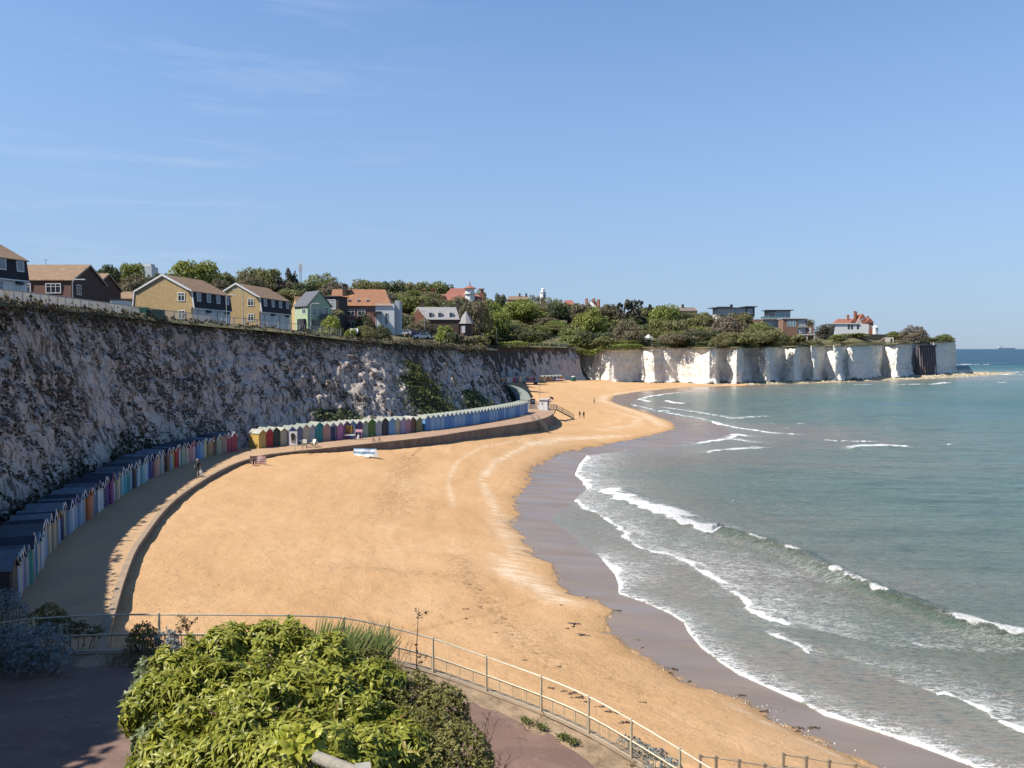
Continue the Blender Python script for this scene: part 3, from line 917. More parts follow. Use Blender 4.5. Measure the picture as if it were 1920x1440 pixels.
tz[top[:, 1] < 14] = np.interp(top[top[:, 1] < 14, 1], [5.5, 7.6, 8.8, 14], [15.0, 17.5, 20.8, 21.3])
NV = 66
v = np.linspace(0, 1, NV)
prof = v ** 0.92
CL = np.zeros((len(foot), NV, 3))
CL[..., :2] = foot[:, None, :] + (top - foot)[:, None, :] * prof[None, :, None]
CL[..., 2] = 4.6 + (tz - 4.6)[:, None] * v[None, :]
s_arc = np.arange(len(foot)) * 0.36
fl = fbm(s_arc[:, None] * 0.16, v[None, :] * 0.6, 0, 4)
gully = np.abs(fbm(s_arc[:, None] * 0.09 + v[None, :] * 0.9, v[None, :] * 0.35 + 0 * s_arc[:, None], 5, 4))
rough_ = fbm(CL[..., 0] * .9, CL[..., 1] * .9, CL[..., 2] * .9, 4)
fine_ = fbm(CL[..., 0] * 2.2, CL[..., 1] * 2.2, CL[..., 2] * 1.7, 3)
disp = 0.8 * fl - 0.9 * gully + 0.5 * rough_ + 0.28 * fine_
disp *= (np.sin(np.pi * np.clip(v, 0.02, 0.93)) ** 0.5)[None, :]
CL[..., :2] -= nl[:, None, :] * disp[..., None] * 1.1
CL[..., 2] += 0.5 * rough_ * np.clip(v * 4, 0, 1)[None, :] * np.clip((1 - v) * 6, 0, 1)[None, :]
cl_v = np.broadcast_to(v[None, :], CL.shape[:2]).copy()
cl_s = np.broadcast_to(s_arc[:, None], CL.shape[:2]).copy()
near_me = grid_mesh('near_cliff', CL, True, {'up': cl_v, 'along': cl_s})
m, nt, bs = new_mat('old_chalk')
oc = objco(nt)
# plants root in streaks that run down to the right, so the noise is taken in (along, up) coordinates
cb = N(nt, 'ShaderNodeCombineXYZ')
nt.links.new(attr(nt, 'along'), cb.inputs[0])
nt.links.new(math_(nt, 'MULTIPLY', attr(nt, 'up'), 16.0), cb.inputs[1])
uv = cb.outputs[0]
st = noise(nt, mapping(nt, uv, (1.5, 0.60, 1), (0, 0, R(-28))), 1.0, 7, 0.66, 0.3)
st2 = noise(nt, mapping(nt, uv, (4.4, 2.1, 1), (0, 0, R(-30))), 1.0, 6, 0.7, 0.3)
big = noise(nt, uv, 0.07, 4, 0.6)
chalk = ramp(nt, noise(nt, oc, 0.9, 6, 0.7), [(0.28, (0.42, 0.345, 0.29)), (0.5, (0.66, 0.565, 0.49)), (0.75, (0.85, 0.75, 0.665))])
soil = math_(nt, 'ADD', attr(nt, 'up'), mrange(nt, noise(nt, uv, 0.16, 5, 0.7), 0.25, 0.75, -0.22, 0.22))
chalk = mixc(nt, mrange(nt, soil, 0.68, 1.0, 0, 0.65), chalk, (0.26, 0.19, 0.145))
pl = math_(nt, 'ADD', math_(nt, 'ADD', st, math_(nt, 'MULTIPLY', math_(nt, 'SUBTRACT', st2, 0.5), 0.75)), math_(nt, 'MULTIPLY', math_(nt, 'SUBTRACT', big, 0.5), 0.35))
plm = mrange(nt, pl, 0.50, 0.64, 0, 0.78, True)
chalk = mixc(nt, plm, chalk, ramp(nt, st2, [(0.35, (0.055, 0.042, 0.038)), (0.65, (0.12, 0.092, 0.070))]))
rub = mrange(nt, noise(nt, mapping(nt, uv, (0.5, 0.5, 1), (0, 0, R(-25)), (9, 4, 0)), 1.0, 6, 0.75), 0.60, 0.74, 0, 0.35)
chalk = mixc(nt, rub, chalk, (0.62, 0.54, 0.45))
nt.links.new(chalk, bs.inputs['Base Color'])
bs.inputs['Roughness'].default_value = 0.95
bs.inputs['Specular IOR Level'].default_value = 0.1
bump(nt, bs, math_(nt, 'ADD', noise(nt, oc, 1.6, 6, 0.7), math_(nt, 'MULTIPLY', plm, 0.5)), 0.8, 0.5)
tag(link_mesh('cliff', near_me, m), kind='structure')

# ------------------------------------------------------------------ far cliffs and the white headland
def cliff_strip(name, pxd, ytop, mat, z0=0.0, nv=46, sub=0.7, lean=1.2, amp=0.6, curl=True, round_=1):
    """pxd: photo columns and distances of the foot; ytop: rows of the top edge"""
    if name == 'headland':
        pf = [(1100, 400), (1200, 398), (1300, 394), (1400, 395), (1450, 402), (1500, 412), (1550, 424), (1600, 438), (1650, 462), (1700, 478)]
        pxd = [(p, d if p < 1200 or p > 1712 or d > 540 else float(np.interp(p, *zip(*pf))) + 1.5 * (d - float(np.interp(p, *zip(*pf))))) for p, d in pxd]
    pl_ = np.array([((p - 960) / F * d, d) for p, d in pxd])
    pl_ = resample(smooth_line(pl_, round_) if round_ else pl_, sub)
    px = px_of(pl_[:, 0], pl_[:, 1])
    zt = np.array([z_at(np.interp(p, [q[0] for q in ytop], [q[1] for q in ytop]), d) for p, d in zip(px, pl_[:, 1])])
    t = np.gradient(pl_, axis=0)
    t /= np.linalg.norm(t, axis=1)[:, None] + 1e-9
    nb = np.stack([-t[:, 1], t[:, 0]], 1)
    for _ in range(3):
        nb[1:-1] = (nb[:-2] + nb[1:-1] + nb[2:]) / 3
    vv = np.linspace(0, 1, nv)
    G = np.zeros((len(pl_), nv, 3))
    s = np.arange(len(pl_)) * sub
    wob = fbm(s[:, None] * .07, vv[None, :] * 1.2, 4, 4)
    ln = lean * vv[None, :] - 0.9 * np.exp(-((vv - 0.02) / 0.10) ** 2)[None, :] * (0.5 + vnoise(s * .2, 0, 1))[:, None]
    # the buttresses lean this way and that
    sk = np.clip(np.arange(len(pl_))[:, None] + (vv[None, :] - .5) * (5.5 / sub) * fbm(s * .045, 0, 2, 3)[:, None] * 2.0, 0, len(pl_) - 1)
    kk = np.arange(len(pl_))
    bx_, by_ = np.interp(sk, kk, pl_[:, 0]), np.interp(sk, kk, pl_[:, 1])
    G[..., 0] = bx_ + nb[:, None, 0] * ln
    G[..., 1] = by_ + nb[:, None, 1] * ln
    G[..., 2] = z0 + (zt - z0)[:, None] * vv[None, :]
    rr = fbm(G[..., 0] * .30, G[..., 1] * .30, G[..., 2] * .30, 5, 0.55)
    blk = np.round(fbm(s[:, None] * .30, vv[None, :] * 2.6, 9, 3) * 4) / 4
    dd = amp * (1.3 * wob + rr + 0.9 * blk) * np.clip((1 - vv) * 8, 0.25, 1)[None, :]
    G[..., :2] -= nb[:, None, :] * dd[..., None]
    G[..., 2] += 0.3 * rr * np.clip((1 - vv) * 5, 0, 1)[None, :]
    me = grid_mesh(name, G, True, {'up': np.broadcast_to(vv[None, :], G.shape[:2]).copy(), 'along': np.broadcast_to(s[:, None], G.shape[:2]).copy()})
    me.polygons.foreach_set('use_smooth', [False] * len(me.polygons))
    tag(link_mesh('cliff', me, mat), kind='structure')
    return pl_, zt, nb, px

m, nt, bs = new_mat('white_chalk')
oc = objco(nt)
f = noise(nt, oc, 0.35, 7, 0.7)
chalk = ramp(nt, f, [(0.28, (0.66, 0.615, 0.535)), (0.48, (0.89, 0.845, 0.755)), (0.72, (0.99, 0.955, 0.88))])
bed = noise(nt, mapping(nt, oc, (0.02, 0.02, 0.9)), 1.0, 4, 0.7)
chalk = mixc(nt, mrange(nt, bed, 0.56, 0.70, 0, 0.4), chalk, (0.40, 0.36, 0.30))
stn = noise(nt, mapping(nt, oc, (0.5, 0.5, 0.08)), 1.0, 5, 0.65)
chalk = mixc(nt, mrange(nt, stn, 0.55, 0.75, 0, 0.3), chalk, (0.46, 0.40, 0.31))
up = attr(nt, 'up')
alg = mrange(nt, math_(nt, 'ADD', up, mrange(nt, noise(nt, oc, 0.22, 5, 0.7), 0.25, 0.75, -0.09, 0.09)), 0.075, 0.035, 0, 0.92)
chalk = mixc(nt, alg, chalk, (0.055, 0.058, 0.045))
topm = mrange(nt, math_(nt, 'ADD', up, mrange(nt, noise(nt, oc, 0.35, 5, 0.7), 0.25, 0.75, -0.04, 0.04)), 0.955, 0.985, 0, 0.8)
chalk = mixc(nt, topm, chalk, (0.20, 0.15, 0.10))
nt.links.new(chalk, bs.inputs['Base Color'])
bs.inputs['Roughness'].default_value = 0.95
bs.inputs['Specular IOR Level'].default_value = 0.1
bump(nt, bs, noise(nt, oc, 0.8, 6, 0.7), 0.7, 0.6)
MAT_WHITE = m

# second cliff, half overgrown, behind the gap
m, nt, bs = new_mat('weathered_chalk')
oc = objco(nt)
cb = N(nt, 'ShaderNodeCombineXYZ')
nt.links.new(attr(nt, 'along'), cb.inputs[0])
nt.links.new(math_(nt, 'MULTIPLY', attr(nt, 'up'), 16.0), cb.inputs[1])
uv = cb.outputs[0]
st = noise(nt, mapping(nt, uv, (0.45, 0.20, 1), (0, 0, R(30))), 1.0, 7, 0.68, 0.3)
chalk = ramp(nt, noise(nt, oc, 0.5, 6, 0.7), [(0.3, (0.42, 0.38, 0.35)), (0.7, (0.62, 0.58, 0.54))])
hi = mrange(nt, attr(nt, 'up'), 0.1, 0.9, -0.02, 0.16)
cut = mrange(nt, attr(nt, 'along'), 60, 84, 0.05, -0.07)
plm = mrange(nt, math_(nt, 'ADD', math_(nt, 'ADD', st, hi), cut), 0.53, 0.62, 0, 0.92, True)
chalk = mixc(nt, plm, chalk, (0.050, 0.042, 0.034))
chalk = mixc(nt, mrange(nt, math_(nt, 'ADD', attr(nt, 'up'), mrange(nt, st, 0.3, 0.7, -0.15, 0.15)), 0.74, 0.90, 0, 0.8), chalk, (0.12, 0.092, 0.068))
nt.links.new(chalk, bs.inputs['Base Color'])
bs.inputs['Roughness'].default_value = 0.95
bump(nt, bs, noise(nt, oc, 0.9, 6, 0.7), 0.7, 0.6)
FAR_PXD = [(870, 300), (905, 330), (930, 343), (985, 357), (1040, 368), (1085, 378), (1099, 383), (1092, 387), (1064, 393), (1040, 410)]
FAR_TOP = [(860, 653), (925, 650), (960, 649), (1000, 649), (1060, 650), (1090, 650), (1110, 650)]
far_pl, far_zt, far_nb, far_px = cliff_strip('second_cliff', FAR_PXD, FAR_TOP, m, 2.4, 40, 0.8, 5.0, 0.7)

HEAD_PXD = [(1052, 428), (1080, 414), (1097, 404), (1118, 397), (1150, 389), (1162, 398), (1200, 402), (1205, 399), (1226, 392), (1234, 397), (1255, 395), (1272, 397), (1280, 394), (1300, 391), (1340, 384), (1350, 395), (1360, 393), (1388, 385), (1396, 398), (1413, 404), (1420, 402), (1441, 396),
            (1450, 407), (1467, 413), (1474, 411), (1493, 406), (1503, 417), (1515, 421), (1529, 415), (1536, 425), (1546, 430), (1573, 422), (1582, 436), (1595, 433), (1610, 438), (1652, 466), (1657, 470), (1680, 460), (1690, 470), (1703, 480), (1712, 481), (1714, 487), (1744, 498), (1745, 494), (1768, 506), (1791, 521), (1793, 535), (1775, 600), (1700, 720)]
HEAD_TOP = [(1080, 657), (1100, 661), (1115, 660), (1130, 652), (1150, 651), (1250, 650), (1300, 651), (1400, 650), (1500, 648), (1560, 647), (1600, 646), (1650, 645), (1700, 643), (1750, 641), (1790, 639), (1800, 640)]
head_pl, head_zt, head_nb, head_px = cliff_strip('headland', HEAD_PXD, HEAD_TOP, MAT_WHITE, 0.0, 64, 0.5, 1.3, 1.05, True, 1)

# chalk boulders and flat rock at the foot of the headland
rk_in = np.array([((p - 960) / F * d, d) for p, d in [(1270, 408), (1340, 394), (1400, 401), (1470, 412), (1530, 424), (1600, 440), (1660, 468), (1720, 490), (1790, 523), (1830, 545), (1875, 560), (1905, 570)]])
rk_out = np.vstack([[tuple(at(p, y, 0.0))[:2] for p, y in [(1255, 728), (1340, 726), (1400, 723), (1470, 721), (1530, 719), (1600, 715.5), (1660, 713), (1720, 711), (1790, 708), (1830, 705), (1872, 703), (1906, 700.5)]]])
rk_in, rk_out = resample(smooth_line(rk_in, 2), 0.55), smooth_line(rk_out, 2)
u = np.linspace(0, 1, len(rk_in))
k = np.linspace(0, 1, len(rk_out))
rk_out = np.stack([np.interp(u, k, rk_out[:, 0]), np.interp(u, k, rk_out[:, 1])], 1)
w_ = np.linspace(0, 1, 56)
G = np.zeros((len(rk_in), 56, 3))
G[..., :2] = rk_in[:, None, :] * (1 - w_)[None, :, None] + rk_out[:, None, :] * w_[None, :, None]
gx, gy = G[..., 0], G[..., 1]
lumps = np.clip(fbm(gx * .55, gy * .55, 0, 3) * 1.6, -0.2, 1.3) + 0.7 * np.round(fbm(gx * .12, gy * .12, 7, 3) * 3) / 3
shelf = np.interp(px_of(gx, gy), [1250, 1350, 1600, 1690, 1760, 1830, 1880, 1910], [0.2, 0.55, 0.7, 1.0, 1.9, 1.3, 0.7, -0.2])
G[..., 2] = (shelf + 0.55 * lumps) * np.clip((1 - w_) * 2.2, 0, 1)[None, :] ** 0.7 - 0.25 * w_[None, :] + 0.05
me = grid_mesh('foreshore', G, True)
me.polygons.foreach_set('use_smooth', [False] * len(me.polygons))
m, nt, bs = new_mat('foreshore_rock')
oc = objco(nt)
f = noise(nt, oc, 0.55, 6, 0.75)
col = ramp(nt, f, [(0.33, (0.07, 0.065, 0.03)), (0.45, (0.28, 0.23, 0.11)), (0.55, (0.55, 0.47, 0.33)), (0.75, (0.72, 0.66, 0.54))])
nt.links.new(col, bs.inputs['Base Color'])
bs.inputs['Roughness'].default_value = 0.85
tag(link_mesh('foreshore_rock', me, m), kind='structure')

# ------------------------------------------------------------------ land above the cliffs
o_ = np.argsort(tpx)
front_tpx = tpx[o_]; front_y = top[o_, 1]; front_z = tz[o_]
mk = (front_tpx < 868) & (front_y < 225)
A_px, A_y, A_z = np.append(front_tpx[mk], [900, 936]), np.append(front_y[mk], [222, 236]), np.append(front_z[mk], [18.0, 17.8])
hk = (np.arange(len(head_px)) < len(head_px)) & (head_pl[:, 1] < 530)
h_o = np.argsort(head_px[hk])
H_px, H_y, H_z = head_px[hk][h_o], head_pl[hk][h_o, 1], head_zt[hk][h_o]
fk = np.arange(len(far_px)) <= int(np.argmax(far_px))
far_px, far_pl, far_zt = far_px[fk], far_pl[fk], far_zt[fk]
f_o = np.argsort(far_px)
B_px, B_y, B_z = far_px[f_o], far_pl[f_o, 1] + 4.0, far_zt[f_o]
def edge_at(px):
    if px < 934:
        return float(np.interp(px, A_px, A_y)), float(np.interp(px, A_px, A_z))
    if px < 1064:
        return float(np.interp(px, B_px, B_y)), float(np.interp(px, B_px, B_z))
    return float(np.interp(px, H_px, H_y)), float(np.interp(px, H_px, H_z))
RA = ([-700, 0, 200, 640, 860, 1000, 1100, 1200, 1350, 1450, 1550, 1650, 1720, 1800], [6, 6, 16, 17, 18, 19, 19, 14, 10, 7, 5.5, 5, 2, 1])
RS0 = ([-700, 0, 200, 640, 860, 1000, 1350, 1500, 1800], [22, 30, 60, 45, 30, 14, 14, 10, 8])
RS1 = ([-700, 0, 200, 640, 860, 1000, 1350, 1500, 1800], [110, 110, 190, 190, 190, 140, 110, 60, 50])
RAA = ([-700, 0, 200, 640, 800, 870, 915, 934], [6, 6, 16, 17, 17, 8, 1, 0])
def ground(x, y):
    px = min(max(px_of(x, y), -700), 1800)
    ye, ze = edge_at(px)
    s = y - ye
    a, b = np.interp(px, *RS0), np.interp(px, *RS1)
    t = min(max((s - a) / (b - a), 0), 1)
    return ze + np.interp(px, *(RAA if px < 934 else RA)) * t * t * (3 - 2 * t)
m, nt, bs = new_mat('rough_grass')
oc = objco(nt)
f = noise(nt, oc, 0.25, 6, 0.7)
f2 = noise(nt, oc, 3.0, 5, 0.7)
col = ramp(nt, f, [(0.3, (0.060, 0.066, 0.024)), (0.5, (0.115, 0.105, 0.045)), (0.7, (0.19, 0.155, 0.080))])
col = mixc(nt, mrange(nt, f2, 0.45, 0.7, 0, 0.5), col, (0.05, 0.05, 0.022))
nt.links.new(col, bs.inputs['Base Color'])
bs.inputs['Roughness'].default_value = 1.0
MAT_GRASS = m
def edge_b(px):
    return float(np.interp(px, B_px, B_y)), float(np.interp(px, B_px, B_z))
def ground_b(x, y):
    px = px_of(x, y)
    ye, ze = edge_b(px)
    t = min(max((y - ye - np.interp(px, *RS0)) / (np.interp(px, *RS1) - np.interp(px, *RS0)), 0), 1)
    return ze + np.interp(px, *RA) * t * t * (3 - 2 * t)
def hill(px0, px1, step, s_list, edge_at=edge_at, ground=ground):
    pxs = np.arange(px0, px1 + step, step)
    G = np.zeros((len(pxs), len(s_list), 3))
    for i, p in enumerate(pxs):
        p = min(p, px1)
        ye, ze = edge_at(p)
        for j, s in enumerate(s_list):
            y = ye + s
            x = (p - 960) / F * y
            G[i, j] = (x, y, ground(x, y) - (0.05 if s >= 0 else 0.5))
    G[..., 2] += fbm(G[..., 0] * .12, G[..., 1] * .12, 0, 3) * 0.25 * np.clip(np.array(s_list) / 10, 0, 1)[None, :]
    tag(link_mesh('clifftop_ground', grid_mesh('clifftop_ground', G, True), MAT_GRASS), kind='structure')
SL = [-0.8, 0.0, 1.5, 3, 5, 8, 12, 17, 24, 32, 42, 55, 70, 90, 115, 145, 180, 230, 300, 420, 600]
hill(-700, 934, 8, SL)
hill(872, 1063, 4, SL, edge_b, ground_b)
hill(1065, 1790, 2, [-0.4, 0.0, 1.0, 2.5, 5, 8, 12, 17, 24, 32, 42, 55, 70, 90, 115, 150, 200, 300])

# road along the clifftop, in front of the houses
m, nt, bs = new_mat('asphalt')
f = noise(nt, objco(nt), 2.0, 5, 0.7)
nt.links.new(ramp(nt, f, [(0.3, (0.045, 0.045, 0.048)), (0.7, (0.085, 0.083, 0.083))]), bs.inputs['Base Color'])
bs.inputs['Roughness'].default_value = 0.9
V, Q = [], []
rp = np.arange(-60, 872, 12)
for i, p in enumerate(rp):
    for s in (4.5, 7, 9.5, 11.0):
        ye, ze = edge_at(p)
        # keep the road's width across the slope of the edge
        k_ = np.interp(p, [-60, 300, 500, 870], [2.6, 2.4, 1.8, 1.2])
        y = ye + s * k_
        x = (p - 960) / F * y
        V.append((x, y, ground(x, y) + 0.22))
for i in range(len(rp) - 1):
    for j in range(3):
        Q.append((4 * i + j, 4 * i + 4 + j, 4 * i + 5 + j, 4 * i + 1 + j))
tag(link_mesh('road', np_mesh('road', V, Q, True), m), kind='structure')

# ------------------------------------------------------------------ the path that slopes down in front, and the bank under the camera
RAIL = [(-160, 1190, 22.0), (0, 1168, 22.0), (62, 1160, 21.8), (180, 1153, 21.5), (298, 1152, 21.3), (430, 1153, 21.6), (540, 1154, 22.1), (645, 1157, 22.9), (730, 1176, 23.4), (812, 1197, 23.5), (912, 1232, 23.0), (1015, 1268, 22.2), (1104, 1305, 21.2), (1184, 1350, 20.3), (1275, 1405, 19.4), (1370, 1465, 18.5), (1480, 1535, 17.6)]
RAILW = np.array([list(at_y(p, y, d)) for p, y, d in RAIL])
PE = RAILW.copy()
PE[:, 2] -= 1.12
PES = resample(smooth_line(PE, 2), 0.3)
t = np.gradient(PES[:, :2], axis=0)
for _ in range(8):
    t[1:-1] = (t[:-2] + t[1:-1] + t[2:]) / 3
t /= np.linalg.norm(t, axis=1)[:, None]
pn = np.stack([t[:, 1], -t[:, 0]], 1)             # towards the camera
def strip(w_list, dz_list, lo=0, hi=None):
    E = PES[lo:hi]; nn = pn[lo:hi]
    G = np.zeros((len(E), len(w_list), 3))
    for j, (w, dz) in enumerate(zip(w_list, dz_list)):
        G[:, j, :2] = E[:, :2] + nn * w
        G[:, j, 2] = E[:, 2] + dz
    return G
m, nt, bs = new_mat('red_tarmac')
oc = objco(nt)
f = noise(nt, oc, 0.8, 6, 0.7)
f2 = noise(nt, oc, 30.0, 3, 0.8)
col = ramp(nt, f, [(0.3, (0.130, 0.072, 0.052)), (0.5, (0.170, 0.097, 0.070)), (0.72, (0.235, 0.152, 0.108))])
col = mixc(nt, mrange(nt, f2, 0.35, 0.75, 0, 0.6), col, (0.31, 0.20, 0.15))
ck = N(nt, 'ShaderNodeTexVoronoi')
ck.feature = 'DISTANCE_TO_EDGE'
ck.inputs['Scale'].default_value = 0.42
ckw = N(nt, 'ShaderNodeVectorMath', operation='ADD')
nt.links.new(oc, ckw.inputs[0])
nzc = N(nt, 'ShaderNodeTexNoise')
nzc.inputs['Scale'].default_value = 1.2
nzc.inputs['Detail'].default_value = 4
nt.links.new(oc, nzc.inputs['Vector'])
nt.links.new(nzc.outputs['Color'], ckw.inputs[1])
nt.links.new(ckw.outputs[0], ck.inputs['Vector'])
col = mixc(nt, math_(nt, 'MULTIPLY', mrange(nt, ck.outputs['Distance'], 0.0, 0.012, 0.8, 0), mrange(nt, f, 0.45, 0.6)), col, (0.05, 0.03, 0.025))
col = mixc(nt, mrange(nt, noise(nt, mapping(nt, oc, (0.6, 1.4, 1)), 0.7, 2, 0.4), 0.57, 0.60, 0, 0.30), col, (0.10, 0.062, 0.055))
gr = noise(nt, oc, 1.7, 6, 0.75)
col = mixc(nt, mrange(nt, gr, 0.56, 0.74, 0, 0.55), col, (0.36, 0.245, 0.165))
nt.links.new(col, bs.inputs['Base Color'])
bs.inputs['Roughness'].default_value = 0.95
bump(nt, bs, f2, 0.5, 0.01)
WL = list(np.linspace(0.75, 8.0, 12))
Gp = strip(WL, [0.03 + 0.012 * w for w in WL])
tag(link_mesh('footpath', grid_mesh('footpath', Gp, True), m), kind='structure')
# verge: sandy earth between tarmac and kerb
m, nt, bs = new_mat('sandy_verge')
oc = objco(nt)
f = noise(nt, oc, 2.2, 7, 0.75)
nt.links.new(ramp(nt, f, [(0.3, (0.15, 0.105, 0.055)), (0.55, (0.36, 0.25, 0.15)), (0.75, (0.46, 0.34, 0.22))]), bs.inputs['Base Color'])
bs.inputs['Roughness'].default_value = 1.0
bump(nt, bs, f, 0.7, 0.06)
Gv = strip(list(np.linspace(0.12, 1.05, 8)), [0.05, 0.05, 0.055, 0.055, 0.05, 0.048, 0.044, 0.026])
Gv[..., :2] += (fbm(Gv[..., 0] * 1.3, Gv[..., 1] * 1.3, 0, 3) * 0.22 * np.linspace(0, 1, 8)[None, :])[..., None] * np.repeat(pn[:, None, :], 8, 1)
Gv[..., 2] += fbm(Gv[..., 0] * 2.0, Gv[..., 1] * 2.0, 1, 3) * 0.03
tag(link_mesh('verge', grid_mesh('verge', Gv, True), m), kind='structure')
MAT_VERGE = m
# retaining wall of the path, falling to the sand
Gw = strip([0.14, -0.22, -0.22, -0.45, -1.2, -2.4], [0.08, 0.08, -0.9, -1.2, -2.6, -5.5])
tag(link_mesh('retaining_wall', grid_mesh('retaining_wall', Gw, False), cop), 'low grey concrete kerb wall under the railing along the red path', 'wall')
# earth bank below the camera
xs, ys = np.linspace(-22, 22, 90), np.linspace(-6, 17.5, 60)
GX, GY = np.meshgrid(xs, ys, indexing='ij')
pz = np.interp(GX.ravel(), PES[:, 0], PES[:, 2]).reshape(GX.shape)
yb = np.interp(GX.ravel(), [-22, -12, -8, -4, 0, 4, 8, 22], [11.5, 12, 13.5, 14.6, 15.0, 13.5, 11, 6]).reshape(GX.shape)
BZ = np.minimum(pz - 0.35 + np.maximum(yb - GY, -3) * 0.66, 16.3) + fbm(GX * .6, GY * .6, 0, 4) * 0.22
m, nt, bs = new_mat('bank_earth')
f = noise(nt, objco(nt), 1.3, 7, 0.7)
nt.links.new(ramp(nt, f, [(0.3, (0.030, 0.028, 0.012)), (0.55, (0.09, 0.075, 0.035)), (0.75, (0.17, 0.13, 0.07))]), bs.inputs['Base Color'])
bs.inputs['Roughness'].default_value = 1.0
tag(link_mesh('bank', grid_mesh('bank', np.stack([GX, GY, BZ], -1), True), m), kind='structure')
def bank_z(x, y):
    p = np.interp(x, PES[:, 0], PES[:, 2])
    b = np.interp(x, [-22, -12, -8, -4, 0, 4, 8, 22], [11.5, 12, 13.5, 14.6, 15.0, 13.5, 11, 6])
    return min(p - 0.35 + max(b - y, -3) * 0.66, 16.3)
def path_z(x):
    return float(np.interp(x, PES[:, 0], PES[:, 2]))
# ------------------------------------------------------------------ beach huts
# hut, local frame: the front looks along +x, the width runs along y, the base is z = 0
def hut_meshes(w, d, hw, hr, tag_):
    b = MB()
    b.prism([(-w / 2, 0), (w / 2, 0), (w / 2, hw), (0, hr), (-w / 2, hw)], -d, 0, axis='x')
    walls = b.mesh('walls')
    r = MB()
    oh, th = 0.07, 0.045
    sl = (hr - hw) / (w / 2)
    for s in (-1, 1):
        y1 = s * (w / 2 + oh)
        z1 = hw - sl * oh
        r.prism([(0, hr + 0.004), (y1, z1 + 0.004), (y1, z1 + th), (0, hr + th)], -d - 0.08, 0.10, axis='x')
    roof = r.mesh('roof')
    dr = MB()
    dw = w * 0.36
    for s in (-1, 1):
        dr.box(0.004, 0.03, min(s * 0.008, s * dw), max(s * 0.008, s * dw), 0.10, hw * 0.93)
    dr.box(0.004, 0.022, -w / 2 + 0.03, w / 2 - 0.03, 0.0, 0.09)
    door = dr.mesh('door')
    t = MB()
    for s in (-1, 1):
        y1 = s * (w / 2 + oh)
        z1 = hw - sl * oh
        t.prism([(0, hr - 0.10), (y1, z1 - 0.10), (y1, z1 + th + .004), (0, hr + th + .004)], 0.102, 0.125, axis='x')
    trim = t.mesh('bargeboard')
    for me in (walls, roof, door, trim):
        me.materials.append(None)
    return walls, roof, door, trim

def board_mat(name, c, stripe=None, horiz=True, n=11.0):
    m, nt, bs = new_mat(name)
    oc = objco(nt)
    f = noise(nt, mapping(nt, oc, (2, 2, 6)), 1.6, 5, 0.7)
    col = ramp(nt, f, [(0.3, [x * 0.78 for x in c]), (0.7, [min(1, x * 1.08) for x in c])])
    if stripe:
        w = N(nt, 'ShaderNodeTexWave')
        w.bands_direction = 'Z' if horiz else 'Y'
        w.wave_profile = 'SIN'
        w.inputs['Scale'].default_value = 1.15
        nt.links.new(oc, w.inputs['Vector'])
        col = mixc(nt, mrange(nt, w.outputs['Fac'], 0.48, 0.52), col, stripe)
    w2 = N(nt, 'ShaderNodeTexWave')
    w2.bands_direction = 'Z'
    w2.inputs['Scale'].default_value = n / 3.0
    nt.links.new(oc, w2.inputs['Vector'])
    col = mixc(nt, mrange(nt, w2.outputs['Fac'], 0.0, 0.12, 0.35, 0), col, [x * 0.3 for x in c])
    nt.links.new(col, bs.inputs['Base Color'])
    bs.inputs['Roughness'].default_value = 0.6
    return m

HUTC = {
    'pale blue': (0.33, 0.46, 0.62), 'white': (0.72, 0.73, 0.74), 'lilac': (0.42, 0.38, 0.58), 'charcoal': (0.06, 0.06, 0.065), 'mint green': (0.16, 0.52, 0.40), 'turquoise': (0.10, 0.45, 0.52),
    'sky blue': (0.22, 0.45, 0.70), 'pale grey': (0.50, 0.51, 0.53), 'sand': (0.55, 0.45, 0.30), 'cream': (0.66, 0.59, 0.42), 'ochre': (0.50, 0.32, 0.10), 'amber': (0.60, 0.34, 0.08), 'navy': (0.03, 0.045, 0.12),
    'royal blue': (0.06, 0.13, 0.42), 'powder blue': (0.36, 0.50, 0.66), 'grey': (0.36, 0.36, 0.37), 'orange': (0.58, 0.17, 0.05), 'coral': (0.62, 0.26, 0.18), 'slate blue': (0.16, 0.21, 0.32), 'steel blue': (0.20, 0.30, 0.42),
    'purple': (0.20, 0.10, 0.30), 'plum': (0.30, 0.11, 0.27), 'black': (0.025, 0.025, 0.028), 'teal': (0.015, 0.30, 0.29), 'olive': (0.25, 0.27, 0.10), 'ice blue': (0.50, 0.66, 0.76), 'aqua': (0.30, 0.58, 0.62),
    'indigo': (0.09, 0.08, 0.30), 'salmon pink': (0.62, 0.33, 0.27), 'peach': (0.66, 0.44, 0.31), 'dark brown': (0.11, 0.065, 0.04), 'rose pink': (0.62, 0.30, 0.34), 'yellow ochre': (0.60, 0.40, 0.10), 'red': (0.50, 0.035, 0.035),
    'sage green': (0.36, 0.43, 0.32), 'pale pink': (0.68, 0.46, 0.47), 'blue': (0.10, 0.26, 0.55), 'pale yellow': (0.68, 0.62, 0.36), 'tan': (0.42, 0.28, 0.15), 'brown': (0.24, 0.14, 0.085), 'taupe': (0.36, 0.28, 0.22), 'crimson': (0.38, 0.045, 0.09),
    'yellow': (0.66, 0.44, 0.12), 'dark green': (0.045, 0.06, 0.045), 'green': (0.11, 0.24, 0.035), 'pink': (0.58, 0.24, 0.42), 'dark purple': (0.13, 0.08, 0.20), 'pale green': (0.45, 0.52, 0.40), 'mauve': (0.48, 0.40, 0.54), 'mid blue': (0.15, 0.35, 0.66), 'light blue': (0.35, 0.56, 0.78), 'maroon': (0.22, 0.04, 0.045),
}
HUTC = {k: tuple(min(.8, x * 1.02) for x in c) for k, c in HUTC.items()}
HM = {k: board_mat('paint_' + k.replace(' ', '_'), c) for k, c in HUTC.items()}
